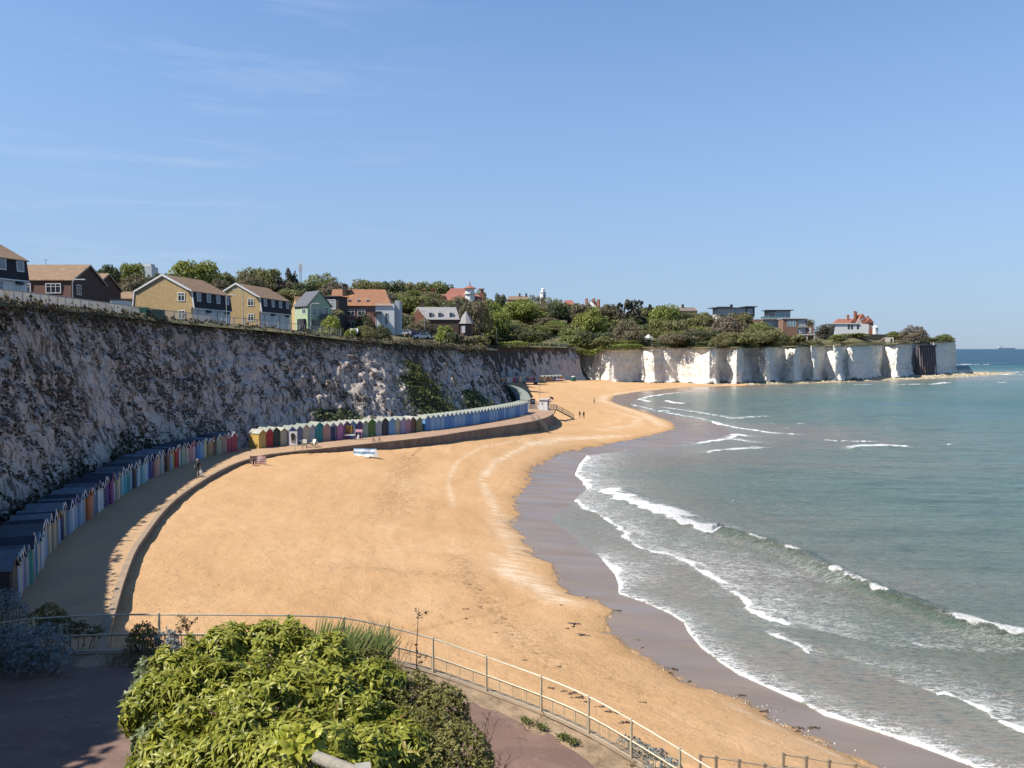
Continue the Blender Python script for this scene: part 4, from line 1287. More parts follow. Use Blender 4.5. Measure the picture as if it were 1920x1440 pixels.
def striped(a, b='white'):
    k = a + '|' + b
    if k not in HM:
        HM[k] = board_mat('stripes_' + a.replace(' ', '_'), HUTC[a], HUTC[b])
    return HM[k]
def roofing(name, c):
    m, nt, bs = new_mat(name)
    f = noise(nt, objco(nt), 1.8, 6, 0.7)
    nt.links.new(ramp(nt, f, [(0.3, [x * .7 for x in c]), (0.7, [x * 1.15 for x in c])]), bs.inputs['Base Color'])
    bs.inputs['Roughness'].default_value = 0.95
    return m
ROOFS = {'slate': roofing('felt_slate', (0.10, 0.12, 0.15)), 'dark': roofing('felt_dark', (0.035, 0.045, 0.075)), 'sea': roofing('felt_blue_grey', (0.15, 0.20, 0.25)),
         'pale': roofing('felt_pale', (0.30, 0.31, 0.26)), 'white': roofing('felt_white', (0.40, 0.39, 0.345)), 'sage': roofing('felt_sage', (0.25, 0.285, 0.25))}

def put_mat(o, m):
    o.material_slots[0].link = 'OBJECT'
    o.material_slots[0].material = m

def make_hut(meshes, label, group, body, roof, door, trim, stripe=None, loc=(0, 0, 0), rz=0.0, sc=(1, 1, 1)):
    """one hut: an Empty with its walls, roof, door and bargeboard"""
    o = thing('beach_hut', label, 'beach hut', loc, rz, group)
    o.scale = sc
    for nm, me, mt in zip(('walls', 'roof', 'door', 'bargeboard'), meshes, (HM[body] if not stripe else striped(body, stripe), roof, door, trim)):
        c = bpy.data.objects.new(nm, me)
        COL.objects.link(c)
        c.parent = o
        put_mat(c, mt)
    return o

def frames(line, n, end_gap=0.5):
    """n places along a line of hut fronts: point, and the angle the front looks to (right-hand side of the line)"""
    L = np.asarray(line, float)[:, :2]
    L = resample(smooth_line(L, 2), 0.25)
    u = (np.arange(n) + 0.5) / n * (len(L) - 1)
    k = np.arange(len(L))
    p = np.stack([np.interp(u, k, L[:, 0]), np.interp(u, k, L[:, 1])], 1)
    q = np.stack([np.interp(np.clip(u + 2, 0, k[-1]), k, L[:, 0]), np.interp(np.clip(u + 2, 0, k[-1]), k, L[:, 1])], 1)
    r_ = np.stack([np.interp(np.clip(u - 2, 0, k[-1]), k, L[:, 0]), np.interp(np.clip(u - 2, 0, k[-1]), k, L[:, 1])], 1)
    t = q - r_
    return [(p[i, 0], p[i, 1], math.atan2(-t[i, 0], t[i, 1])) for i in range(n)], len(L) * 0.25 / n

USED = set()
def uniq(base, opts):
    """first wording not used yet"""
    for o in opts:
        s = ' '.join((base + ' ' + o).split())
        if s not in USED:
            USED.add(s)
            return s
    raise ValueError(base)

ROWA = ['charcoal', 'pale blue', 'white', 'lilac', 'pale grey', 'mint green', 'turquoise', 'sky blue', 'pale blue', 'pale grey', 'white', 'sand', 'cream', 'sand', 'ochre', 'amber', 'navy', 'white', 'pale blue', 'royal blue', 'lilac', 'powder blue', 'grey', 'orange', 'coral/white',
        'slate blue', 'steel blue', 'pale grey', 'navy/white', 'purple', 'plum', 'black', 'cream', 'pale blue', 'aqua/white', 'turquoise', 'teal/white', 'olive', 'charcoal', 'ice blue', 'white', 'aqua', 'white', 'sky blue/white', 'indigo', 'salmon pink', 'peach', 'pale grey', 'dark brown', 'brown',
        'peach', 'yellow ochre', 'red', 'sage green', 'pale green', 'charcoal', 'rose pink', 'pale pink/red', 'blue', 'sky blue', 'pale yellow', 'tan', 'brown/white', 'sage green', 'taupe', 'crimson/white', 'crimson']
ROWB = ['yellow', 'red', 'dark green', 'cream/sand', 'blue', 'slate blue', 'cream', 'pale grey', 'teal', 'salmon pink', 'navy/white', 'pink', 'plum', 'sky blue', 'dark purple', 'pale green', 'green', 'pale grey', 'charcoal', 'sky blue', 'cream', 'mauve', 'rose pink', 'brown', 'olive']
WHITE = plain('white_paint', (0.74, 0.74, 0.72), 0.5, 0.08)
PALETRIM = plain('pale_trim', (0.46, 0.48, 0.50), .6, .1)
meshA = hut_meshes(0.99, 2.05, 1.86, 2.36, 'a')
meshB = hut_meshes(1.16, 1.95, 1.95, 2.42, 'b')
def cname(s):
    if '/' in s:
        a, b = s.split('/')
        return f'{a} striped'
    return s
random.seed(5)
def hut_row(row, line, meshes, group, where, roofs, sizes=None):
    pl_, pitch = frames(line, len(row))
    for i, (c, (x, y, a)) in enumerate(zip(row, pl_)):
        body, stripe = (c.split('/') + [None])[:2]
        prev = cname(row[i - 1]) if i else None
        nxt = cname(row[i + 1]) if i + 1 < len(row) else None
        if prev and nxt:
            lb = f'{cname(c)} beach hut between {prev} and {nxt} ones {where}'
        elif nxt:
            lb = f'{cname(c)} beach hut at the near end {where}, beside a {nxt} one'
        else:
            lb = f'{cname(c)} beach hut at the far end {where}, beside a {prev} one'
        lb = uniq(lb, [''])
        k = random.random()
        rf = roofs[int(k * len(roofs))]
        dc = random.choice([body, body, body, body, body, body, body, 'white', 'pale blue', 'cream', 'grey']) if stripe is None and 'shaded' in where else body
        tr = WHITE if random.random() < 0.62 else HM[body]
        s = 1.0 + random.uniform(-0.07, 0.08)
        ww = random.uniform(.90, 1.04)
        if sizes and i in sizes:
            s, ww = sizes[i]
        j = random.uniform(-0.16, 0.14)
        make_hut(meshes, lb, group, body, rf, HM[dc], tr, stripe, (x + j * math.cos(a), y + j * math.sin(a), ZP - 0.01), a + random.uniform(-.02, .02), (1.0, ww, s))
hut_row(ROWA, ROW_A, meshA, 'beach huts in the shaded row under the cliff', 'in the shaded row', [ROOFS['dark'], ROOFS['slate'], ROOFS['sea'], ROOFS['sea'], ROOFS['dark']])
hut_row(ROWB, ROW_B, meshB, 'painted beach huts in the sunlit row', 'in the sunlit row', [ROOFS['pale'], ROOFS['white'], ROOFS['pale'], ROOFS['sage']], {0: (1.0, 1.0), 8: (1.13, 1.18), 14: (1.05, 1.0), 16: (1.08, 1.05), 21: (1.06, 1.0), 6: (1.08, 1.0)})
pl_, pitch = frames(ROW_C, 34)
blues = ['mid blue', 'light blue', 'light blue', 'light blue', 'mid blue', 'mid blue', 'light blue', 'light blue', 'light blue', 'mid blue', 'mid blue', 'light blue', 'light blue', 'mid blue', 'mid blue', 'mid blue', 'light blue', 'light blue', 'light blue', 'mid blue', 'mid blue', 'light blue']
meshC = hut_meshes(min(1.2, pitch * 0.93), 1.95, 1.95, 2.45, 'c')
for i, (x, y, a) in enumerate(pl_):
    c = blues[i % len(blues)]
    if i == 0:
        lb = 'mid blue beach hut with white trim at the near end of the long blue row'
    elif i == 33:
        lb = 'light blue beach hut at the bend where the long blue row ends'
        c = 'light blue'
    else:
        lb = f'{c} beach hut with a white zigzag gable in the long blue row'
    make_hut(meshC, lb, 'blue beach huts in the long row', c, ROOFS['sage'] if i % 3 else ROOFS['pale'], HM[c], PALETRIM, None, (x, y, ZP - 0.01), a, (1, 1, 1))
pl_, pitch = frames(ROW_D, 24)
for i, (x, y, a) in enumerate(pl_):
    make_hut(meshC, 'grey green roofed beach hut in the row behind the bend of the blue huts', 'beach huts behind the bend', 'light blue' if i % 2 else 'pale grey', ROOFS['sage'], HM['pale grey'], HM['pale grey'], None, (x, y, ZP - 0.01), a, (1, min(1, pitch / 1.15), 1))
# far huts on the sand under the second cliff
FARH = ['pale green', 'grey', 'sage green', 'pale yellow', 'royal blue', 'maroon', 'pale grey', 'powder blue', 'brown', 'coral', 'rose pink', 'taupe', 'cream', 'crimson', 'salmon pink', 'steel blue', 'ice blue', 'orange', 'yellow ochre']
fl_ = np.array([list(at(p, y, z)) for p, y, z in [(940, 718.5, 3.6), (965, 716.5, 3.6), (1000, 715, 3.5), (1030, 714, 3.4), (1056, 713.2, 3.3)]])
pl_, pitch = frames(fl_, len(FARH))
meshD = hut_meshes(pitch * 0.94, 2.0, 2.1, 2.7, 'd')
for i, (c, (x, y, a)) in enumerate(zip(FARH, pl_)):
    prev = f'next to the {FARH[i - 1]} one' if i else 'nearest the bushy cliff end'
    make_hut(meshD, f'{c} far beach hut, {prev}', 'far beach huts under the second cliff', c, ROOFS['pale'] if i % 2 else ROOFS['sage'], HM[random.choice(list(HUTC))], WHITE, None, (x, y, bz(x, y) + 0.1), a, (1, 1, 1))

# ------------------------------------------------------------------ lifeguard cabin on the promenade's tip, its stairs, and the other steps
METAL = plain('galvanised_steel', (0.34, 0.33, 0.31), 0.5, 0.2, 4, 0.4)
WOOD = plain('weathered_wood', (0.30, 0.24, 0.17), 0.85, 0.25, 5, 0, 0.3, (1, 1, 0.2))
DARK = plain('dark_paint', (0.03, 0.03, 0.035), 0.6)
GLASS = glass_mat('window_glass')
c = at(1018.5, 769.0, ZP)
az = math.atan2(c.x, c.y)
cab = thing('lifeguard_cabin', 'small white lifeguard cabin with a flat roof on the tip of the promenade', 'cabin', (c.x, c.y, ZP), -az + R(-14))
# local frame: the broad white side looks along -y, the sea side along +x
b = MB(); b.box(-0.85, 0.95, 0.0, 1.6, 0.12, 2.15); b.box(-0.95, 1.05, -0.1, 1.7, 0.0, 0.115)
b.build('walls', WHITE, cab)
b = MB(); b.prism([(-1.0, 2.155), (1.15, 2.155), (1.15, 2.42), (-1.0, 2.30)], -0.22, 1.75)
b.build('roof', plain('cabin_roof', (0.55, 0.55, 0.56), 0.7), cab)
b = MB(); b.box(-0.55, 0.10, -0.03, -0.003, 0.16, 1.95)
dr = b.build('door', plain('cabin_door', (0.70, 0.70, 0.69), 0.5, 0.05), cab)
b = MB(); b.box(-0.33, -0.12, -0.045, -0.032, 1.15, 1.6); b.build('door_window', GLASS, dr)
b = MB(); b.box(0.2, 0.85, -0.03, -0.003, 0.16, 1.95); b.build('panel', WHITE, cab)
b = MB(); b.box(0.953, 1.0, 0.2, 1.4, 1.0, 1.75); b.build('window', GLASS, cab)
b = MB(); b.beam((1.0, 0.1, 1.9), (1.7, 0.1, 1.75), 0.05, 0.04); b.beam((1.0, 1.5, 1.9), (1.7, 1.5, 1.75), 0.05, 0.04); b.prism([(1.0, 1.93), (1.75, 1.76), (1.75, 1.72), (1.0, 1.89)], 0.06, 1.55)
b.build('awning', plain('purple_cloth', (0.30, 0.26, 0.42), 0.8), cab)
# dark flag beside the roof
fl = thing('flag', 'dark flag flying from a short pole beside the lifeguard cabin roof', 'flag', (c.x + 1.5, c.y + 0.4, ZP))
b = MB(); b.tube([(0, 0, 0.2), (0, 0, 3.0)], 0.03, 6); b.build('pole', METAL, fl)
V = []
for i in range(7):
    for j in range(4):
        V.append((0.04 + i * 0.11, 0.06 * math.sin(i * 1.3 + j * .4), 2.95 - j * 0.17 - i * 0.05))
link_mesh('cloth', np_mesh('cloth', V, [(4 * i + j, 4 * i + 4 + j, 4 * i + 5 + j, 4 * i + 1 + j) for i in range(6) for j in range(3)]), plain('flag_cloth', (0.05, 0.03, 0.04), 0.8), fl)

def stair(name, label, top_l, top_r, bot_l, bot_r, cat='stairs', mat=WOOD, mesh=False):
    """straight outside stairs from two points at the top to two points at the bottom, with stringers, treads and rails"""
    tl, tr_, bl, br = [Vector(p) for p in (top_l, top_r, bot_l, bot_r)]
    o = thing(name, label, cat, tuple((bl + br) / 2))
    off = (bl + br) / 2
    tl, tr_, bl, br = tl - off, tr_ - off, bl - off, br - off
    for p, q in ((tl, bl), (tr_, br)):
        MB().beam(p, q, 0.07, 0.22).build('stringer', mat, o)
    b = MB()
    nst = max(4, int(abs(tl.z - bl.z) / 0.2))
    for i in range(1, nst):
        t_ = i / nst
        b.beam(tl.lerp(bl, t_), tr_.lerp(br, t_), 0.24, 0.04)
    b.build('tread', mat, o)
    up = Vector((0, 0, 1))
    for p, q in ((tl, bl), (tr_, br)):
        b = MB()
        for h in (0.5, 0.95):
            b.beam(p + up * h, q + up * h, 0.05)
        for t_ in (0, 0.33, 0.66, 1):
            s = p.lerp(q, t_)
            b.beam(s, s + up * 0.97, 0.05)
        if mesh:
            for k in range(28):
                s = p.lerp(q, (k + .5) / 28)
                b.beam(s + up * 0.08, s + up * 0.94, 0.012)
        b.build('handrail', METAL, o)
    return o
# platform and stairs at the cabin
p0 = at(1036, 767.5, ZP)
e = Vector((p0.x - 0.4, p0.y, ZP - 0.05))
pf = thing('stair_landing', 'small railed landing at the right side of the lifeguard cabin', 'landing', tuple(e))
b = MB(); b.box(0, 1.3, -0.6, 0.9, -0.12, 0.0); b.build('deck', WOOD, pf)
for y in (-0.55, 0.85):
    b = MB()
    for x in (0.05, 0.68, 1.25):
        b.box(x - .03, x + .03, y - .03, y + .03, 0.004, 1.05)
    b.box(0.05, 1.25, y - .025, y + .025, 1.054, 1.1)
    for k in range(22):
        b.box(0.09 + k * 0.053, 0.102 + k * 0.053, y - .006, y + .006, 0.05, 1.04)
    b.build('handrail', METAL, pf)
b = MB(); b.beam((1.1, -0.4, -0.1), (0.35, -0.4, -1.7), 0.08); b.beam((1.1, 0.7, -0.1), (0.35, 0.7, -1.7), 0.08); b.build('brace', WOOD, pf)
q = on_beach(1076, 785.5)
stair('stairs', 'wooden stairs with mesh sided rails leading from the lifeguard cabin to the sand', e + Vector((1.3, -0.55, 0)), e + Vector((1.3, 0.85, 0)), q + Vector((0, -0.6, 0)), q + Vector((0.1, 0.8, 0)), mesh=True)
# second stairs over the wall
t0 = at(1003, 788.5, ZP)
q = on_beach(1020, 809)
stair('stairs', 'grey stairs with railings over the curved sea wall near its tip', t0 + Vector((-0.5, 0, 0)), t0 + Vector((0.6, .2, 0)), q + Vector((-0.5, -.2, 0)), q + Vector((0.6, .2, 0)), mesh=True)
lf = thing('railing', 'pale railing frame at the head of the sea wall stairs', 'railing', tuple(at(994, 789.5, ZP)))
b = MB()
for x in (-1.6, -0.8, 0.1, 1.2):
    b.box(x - .03, x + .03, -.03 + x * .25, .03 + x * .25, 0, 1.1)
b.beam((-1.6, -.4, 1.07), (1.2, .3, 1.07), 0.06); b.beam((-1.6, -.4, .55), (1.2, .3, .55), 0.05)
b.build('rail', plain('pale_steel', (0.48, 0.42, 0.36), 0.6), lf)
b = MB(); b.beam((-0.2, -0.3, -0.1), (-0.9, -0.9, -1.7), 0.12); b.build('brace', METAL, lf)
# plank steps half way along the wall
t0 = at(704, 829.0, ZP)
q = on_beach(712, 843)
d_ = (q - t0)
stair('steps', 'narrow timber steps leaning over the sea wall behind the blue windbreak', t0 + Vector((-0.42, 0, 0.05)), t0 + Vector((0.42, .1, 0.05)), q + Vector((-0.42, -.3, 0)), q + Vector((0.42, -.2, 0)), 'steps')
# stubs of old posts along the foot of the wall
pst = MB()
stubs = []
w0 = smooth_line(np.array([list(on_beach(p, y)) for p, y in [(960, 812.5), (980, 809.5), (1000, 806.5), (1020, 801), (1042, 794)]]), 2)
w0 = resample(w0, 0.62)
me = MB().box(-0.09, 0.09, -0.09, 0.09, -0.4, 0.36).mesh('post')
me.materials.append(plain('bleached_timber', (0.50, 0.40, 0.29), 0.9))
for k, p in enumerate(w0):
    o = bpy.data.objects.new('timber_post', me)
    COL.objects.link(o)
    o.location = (p[0], p[1], bz(p[0], p[1]))
    o.rotation_euler = (0, 0, rng.uniform(-.3, .3))
    o.scale = (1, 1, rng.uniform(.8, 1.3))
    tag(o, 'short bleached timber post in the line at the foot of the sea wall tip', 'post', 'timber posts along the sea wall foot')
# tall thin pole by the cabin
p = at(1019.5, 766, ZP)
o = MB().tube([(0, 0, 0), (0, 0, 5.6)], 0.035, 6).tube([(0, 0, 5.55), (0, 0, 5.75)], 0.1, 8).build('flagpole', METAL)
o.location = (p.x - 0.9, p.y + 1.2, ZP)
tag(o, 'tall thin bare pole rising behind the lifeguard cabin', 'pole')
# white folding sign, bin
p = at(1010, 768.5, ZP)
ab = thing('folding_sign', 'white folding sign standing on the promenade left of the lifeguard cabin', 'sign', tuple(p), R(-20))
b = MB()
b.prism([(-0.36, 0.0), (-0.30, 0.0), (0.02, 0.92), (-0.02, 0.95)], -0.05, 0.05)
b.prism([(0.36, 0.0), (0.30, 0.0), (-0.02, 0.92), (0.02, 0.95)], -0.05, 0.05)
b.prism([(-.22, .55), (.22, .55), (.06, .97), (-.06, .97)], -0.30, 0.30)
b.build('board', WHITE, ab)
p = at(999, 757.5, ZP)
bn = thing('litter_bin', 'dark bin with a pale panel on the promenade at the end of the blue huts', 'bin', tuple(p), R(-10))
b = MB(); b.box(-.5, .5, -.4, .4, 0.0, 1.15); b.box(-.56, .56, -.46, .46, 1.153, 1.25); b.build('body', DARK, bn)
b = MB(); b.box(-.2, .2, -.43, -.403, 0.25, 0.95); b.build('panel', WHITE, bn)

# ------------------------------------------------------------------ small things between the huts
def post_frame(b, pts, r=0.02):
    for p, q in pts:
        b.tube([p, q], r, 6)
# heap of white deckchairs / bikes in front of the pale huts
p = at(571, 842.5, ZP)
CANVAS = plain('white_canvas', (0.78, 0.74, 0.62), 0.85, 0.1)
for k, (dx, dy, rz, lab) in enumerate([(0.0, 0.3, 0.3, 'white folded deckchair leaning on the promenade, left one by the teal hut'), (0.75, 0.5, -0.5, 'white folded deckchair nearer the teal hut'), (1.35, 1.2, 0.9, 'white canvas deckchair closest to the teal hut wall')]):
    dk = thing('deckchair', lab, 'deckchair', (p.x + dx - 0.3, p.y + dy + 1.0, ZP), rz, 'white deckchairs by the teal hut')
    b = MB()
    post_frame(b, [((-.28, 0, 0), (-.28, .75, 1.05)), ((.28, 0, 0), (.28, .75, 1.05)), ((-.25, .8, 0), (-.25, .1, .7)), ((.25, .8, 0), (.25, .1, .7)), ((-.28, .75, 1.05), (.28, .75, 1.05))], 0.025)
    b.build('frame', WOOD, dk)
    b = MB(); b.prism([(0.06, .68), (.30, .32), (.52, .55), (.74, 1.04), (.72, 1.06), (.50, .58), (.30, .36), (.08, .70)], -.24, .24, axis='x'); b.build('seat', CANVAS, dk)
# rusty hoop rail at the start of the wall
rl = thing('handrail', 'thin curved rail at the low start of the sea wall by the white deckchairs', 'rail', tuple(at(560, 846, ZP)))
b = MB()
for x in (-.5, .45, .95):
    b.tube([(x, 0, -.2), (x, .1, .9), (x - .15, .3, 1.25), (x - .5, .6, 1.3)], 0.03, 6)
b.build('tube', METAL, rl)
# white and blue changing tent with a dark figure shape hung on it
p = at(541, 836.5, ZP)
tn = thing('hanging_wetsuit', 'dark wetsuit hanging on the white door beside the blue hut', 'wetsuit', (p.x + 0.55, p.y + .2, ZP))
b = MB(); b.box(-.55, .55, 0.05, .1, 0.05, 1.95); b.build('white_panel', WHITE, tn)
b = MB(); b.prism([(-.3, 1.5), (-.1, 1.72), (.1, 1.72), (.3, 1.5), (.22, 1.0), (.2, .55), (.04, .55), (0, .9), (-.04, .55), (-.2, .55), (-.22, 1.0)], -.02, 0.03); b.build('suit', plain('neoprene', (0.015, 0.015, 0.02), 0.6), tn)
# brown windbreak / hanging with a table, and a pink stand, before the pink hut
p = at(655, 823.5, ZP)
wb = thing('cloth_screen', 'mustard brown cloth screen on poles in front of the pink hut', 'cloth screen', (p.x, p.y + .2, ZP), R(10))
b = MB(); post_frame(b, [((-.55, 0, 0), (-.55, 0, 2.0)), ((.55, 0, 0), (.55, 0, 2.0))], .025); b.build('pole', WOOD, wb)
V = [(-.55 + i * .11, .05 * math.sin(i * 1.4), z) for i in range(11) for z in (.85, 1.3, 1.75, 2.0)]
link_mesh('cloth', np_mesh('cloth', V, [(4 * i + j, 4 * i + 4 + j, 4 * i + 5 + j, 4 * i + 1 + j) for i in range(10) for j in range(3)]), plain('mustard_cloth', (0.22, 0.13, 0.03), .9), wb)
tb = thing('picnic_table', 'pale folding table with crossed legs beneath the mustard cloth screen', 'table', (p.x + .1, p.y - .35, ZP))
b = MB(); b.box(-.75, .75, -.3, .3, .62, .67); b.build('tabletop', CANVAS, tb)
for s in (-.6, .6):
    b = MB(); b.beam((s, -.28, 0), (s, .28, .615), .05); b.beam((s, .28, 0), (s, -.28, .615), .05); b.build('leg', WOOD, tb)
p = at(671.5, 824.5, ZP)
ps = thing('deckchair', 'pink deckchair with a white towel standing open before the purple hut', 'deckchair', tuple(p), R(-8))
PINK = plain('pink_cloth', (0.62, 0.36, 0.42), .8)
b = MB(); post_frame(b, [((-.42, 0, 0), (-.55, .35, 1.5)), ((.42, 0, 0), (.55, .35, 1.5)), ((-.4, .5, 0), (-.45, .1, .8)), ((.4, .5, 0), (.45, .1, .8))], .03); b.build('frame', PINK, ps)
b = MB(); b.prism([(-.54, 1.46), (.54, 1.46), (.5, 1.05), (-.5, 1.05)], .3, .36); b.build('back', PINK, ps)
b = MB(); b.prism([(-.2, .3), (.0, .75), (.12, .85), (.2, .5), (.1, .1), (-.1, .05)], -.12, .06); b.build('towel', WHITE, ps)

# ------------------------------------------------------------------ windbreaks on the sand
def cloth_strip(pts, h, nseg=8, sag=0.06):
    """fabric between poles standing at pts (local), returns verts, quads"""
    V, Q = [], []
    L = resample(np.array(pts, float), 0.2)
    for i, p in enumerate(L):
        for j in range(5):
            z = 0.06 + (h - 0.06) * j / 4
            V.append((p[0], p[1] + sag * math.sin(i * .8) * math.sin(math.pi * j / 4), z))
    for i in range(len(L) - 1):
        for j in range(4):
            Q.append((5 * i + j, 5 * i + 5 + j, 5 * i + 6 + j, 5 * i + 1 + j))
    return V, Q
def stripe_cloth(name, c1, c2, sc, dirn='Z', duty=0.5):
    m, nt, bs = new_mat(name)
    w = N(nt, 'ShaderNodeTexWave')
    w.bands_direction = dirn
    w.inputs['Scale'].default_value = sc
    nt.links.new(objco(nt), w.inputs['Vector'])
    nt.links.new(mixc(nt, mrange(nt, w.outputs['Fac'], duty - .03, duty + .03), c1, c2), bs.inputs['Base Color'])
    bs.inputs['Roughness'].default_value = .85
    return m
p = on_beach(481, 871)
w1 = thing('windbreak', 'red and white striped windbreak standing on the sand near the low sea wall', 'windbreak', tuple(p), R(4))
pts = [(-.75, .05), (0.0, .25), (0.0, .25), (1.05, 0.1)]
V, Q = cloth_strip(pts, 0.98)
link_mesh('cloth', np_mesh('cloth', V, Q), stripe_cloth('red_striped_cloth', (0.70, 0.66, 0.64), (0.40, 0.10, 0.12), 1.5), w1)
for x, y in [(-.75, .05), (0, .25), (1.05, .1)]:
    MB().tube([(x, y, -.2), (x, y, 1.1)], .022, 6).build('pole', WOOD, w1)
p = on_beach(684, 857)
w2 = thing('windbreak', 'blue and white windbreak with tinted window panels on the sand below the sea wall', 'windbreak', tuple(p), R(-6))
pts = [(-1.65, 0.25), (-.6, .05), (.5, -.02), (1.4, .0)]
V, Q = cloth_strip(pts, 1.05)
V = [(x, y + 0.35 * z, z) for x, y, z in V]
cw, nt, bs = new_mat('blue_white_cloth')
sp = N(nt, 'ShaderNodeSeparateXYZ'); nt.links.new(objco(nt), sp.inputs[0])
band = ramp(nt, math_(nt, 'MULTIPLY', sp.outputs[2], 0.9), [(0.0, (0.72, 0.72, 0.66)), (0.30, (0.72, 0.72, 0.66)), (0.32, (0.16, 0.24, 0.36)), (0.62, (0.16, 0.24, 0.36)), (0.64, (0.74, 0.77, 0.80)), (0.78, (0.74, 0.77, 0.80)), (0.80, (0.20, 0.34, 0.52))], 'CONSTANT')
nt.links.new(band, bs.inputs['Base Color']); bs.inputs['Roughness'].default_value = .5
link_mesh('cloth', np_mesh('cloth', V, Q), cw, w2)
b = MB(); b.prism([(1.2, 0.02), (1.85, -0.02), (1.62, 1.0), (1.44, 1.02)], 0.05, 0.09); b.build('end_flap', WHITE, w2)
for x, y in pts:
    MB().tube([(x, y, -.2), (x, y + .38, 1.12)], .022, 6).build('pole', WOOD, w2)
MB().box(-1.2, -.55, -.35, -.05, .0, .14).build('valance', CANVAS, w2)
MB().box(.15, .7, -.4, -.1, .0, .12).build('valance', CANVAS, w2)

# far end of the beach: pink awnings, green container, fence stubs and concrete slab
for k, (px, py, lab) in enumerate([(995, 720.5, 'faded pink canvas awning spread before the middle of the far beach huts'), (1051, 717.0, 'faded pink canvas awning beside the last far beach hut')]):
    p = on_beach(px, py)
    aw = thing('awning', lab, 'awning', tuple(p), 0, 'pink awnings by the far huts')
    b = MB(); b.prism([(-2.2, 1.1), (2.2, 1.1), (2.0, 1.45), (-2.0, 1.45)], 0, 2.2); b.build('canvas', plain('faded_pink', (0.58, 0.40, 0.38), .9), aw)
    for x in (-1.9, 1.9):
        MB().tube([(x, .1, 0), (x, .1, 1.1)], .05, 6).build('pole', WOOD, aw)
    if k == 0:
        b = MB(); b.box(-2.9, -2.3, -.4, .3, .0, .8); b.box(1.2, 2.9, -.5, .1, .0, .7); b.build('side_table', DARK, aw)
p = on_beach(1075, 714.5)
gc = thing('storage_tank', 'dark green tank with a white lid on the sand below the pale cliff corner', 'tank', tuple(p))
b = MB(); b.lathe([(1.15, -.1), (1.2, .2), (1.2, 1.75), (1.1, 1.85)], 20); b.build('body', plain('green_plastic', (0.01, 0.11, 0.07), .5), gc)
b = MB(); b.lathe([(.85, 1.852), (.95, 1.95), (.9, 2.2), (.4, 2.35)], 20); b.build('lid', WHITE, gc)
for k, px in enumerate(np.linspace(1157, 1181, 9)):
    p = on_beach(px, 716.3)
    o = MB().tube([(0, 0, -.3), (0.03, 0, rng.uniform(1.0, 1.5))], .09, 6).build('timber_stake', WOOD)
    o.location = p
    tag(o, 'slim upright timber stake in the cluster before the shaded cliff recess', 'stake', 'timber stakes before the cliff recess')
p = on_beach(1188, 715.8)
sl = MB().box(-3.6, 4.6, -.6, .8, -.3, .42).box(-9.5, -4.0, -.4, .6, -.3, .26).build('concrete_slab', plain('old_concrete', (0.30, 0.26, 0.21), .9))
sl.location = p
tag(sl, 'low concrete slab lying on the sand at the foot of the cliff recess', 'slab')
# ------------------------------------------------------------------ houses on the clifftop
FRAME = plain('window_frame', (0.76, 0.76, 0.74), 0.45, 0.05)
BRICK_Y = brick_mat('yellow_brick', (0.44, 0.29, 0.12), (0.64, 0.45, 0.21), (0.55, 0.44, 0.28), 2.2)
BRICK_D = brick_mat('brown_brick', (0.085, 0.052, 0.042), (0.12, 0.075, 0.058), (0.11, 0.08, 0.065), 4.5)
BRICK_M = brick_mat('dull_brick', (0.24, 0.125, 0.085), (0.30, 0.165, 0.11), (0.26, 0.20, 0.16), 4.0)
BRICK_R = brick_mat('red_brick', (0.36, 0.13, 0.075), (0.44, 0.18, 0.10), (0.35, 0.24, 0.18), 4.0)
TILE_B = tile_mat('brown_tiles', (0.15, 0.085, 0.045), (0.29, 0.18, 0.10), (0.31, 0.20, 0.105), 3)
TILE_HUNG = tile_mat('hung_tiles', (0.14, 0.065, 0.048), (0.22, 0.11, 0.080), None, 6)
TILE_K = tile_mat('black_tiles', (0.012, 0.013, 0.020), (0.026, 0.028, 0.040), None, 6)
TILE_O = tile_mat('orange_tiles', (0.25, 0.105, 0.060), (0.34, 0.155, 0.085), (0.44, 0.21, 0.055), 5)
TILE_R = tile_mat('red_tiles', (0.26, 0.090, 0.060), (0.36, 0.14, 0.095), None, 5)
SLATE = tile_mat('grey_slate', (0.075, 0.08, 0.10), (0.12, 0.125, 0.15), None, 5)
SLATE_L = tile_mat('pale_slate', (0.26, 0.25, 0.25), (0.36, 0.35, 0.345), None, 5)
RENDER = plain('white_render', (0.76, 0.76, 0.74), 0.8, 0.06)
RENDER_G = plain('pale_green_boards', (0.40, 0.52, 0.33), 0.7, 0.08, 2, 0, 0, (1, 1, 5))
BLIND = plain('net_curtain', (0.30, 0.31, 0.33), 0.5, 0.25)

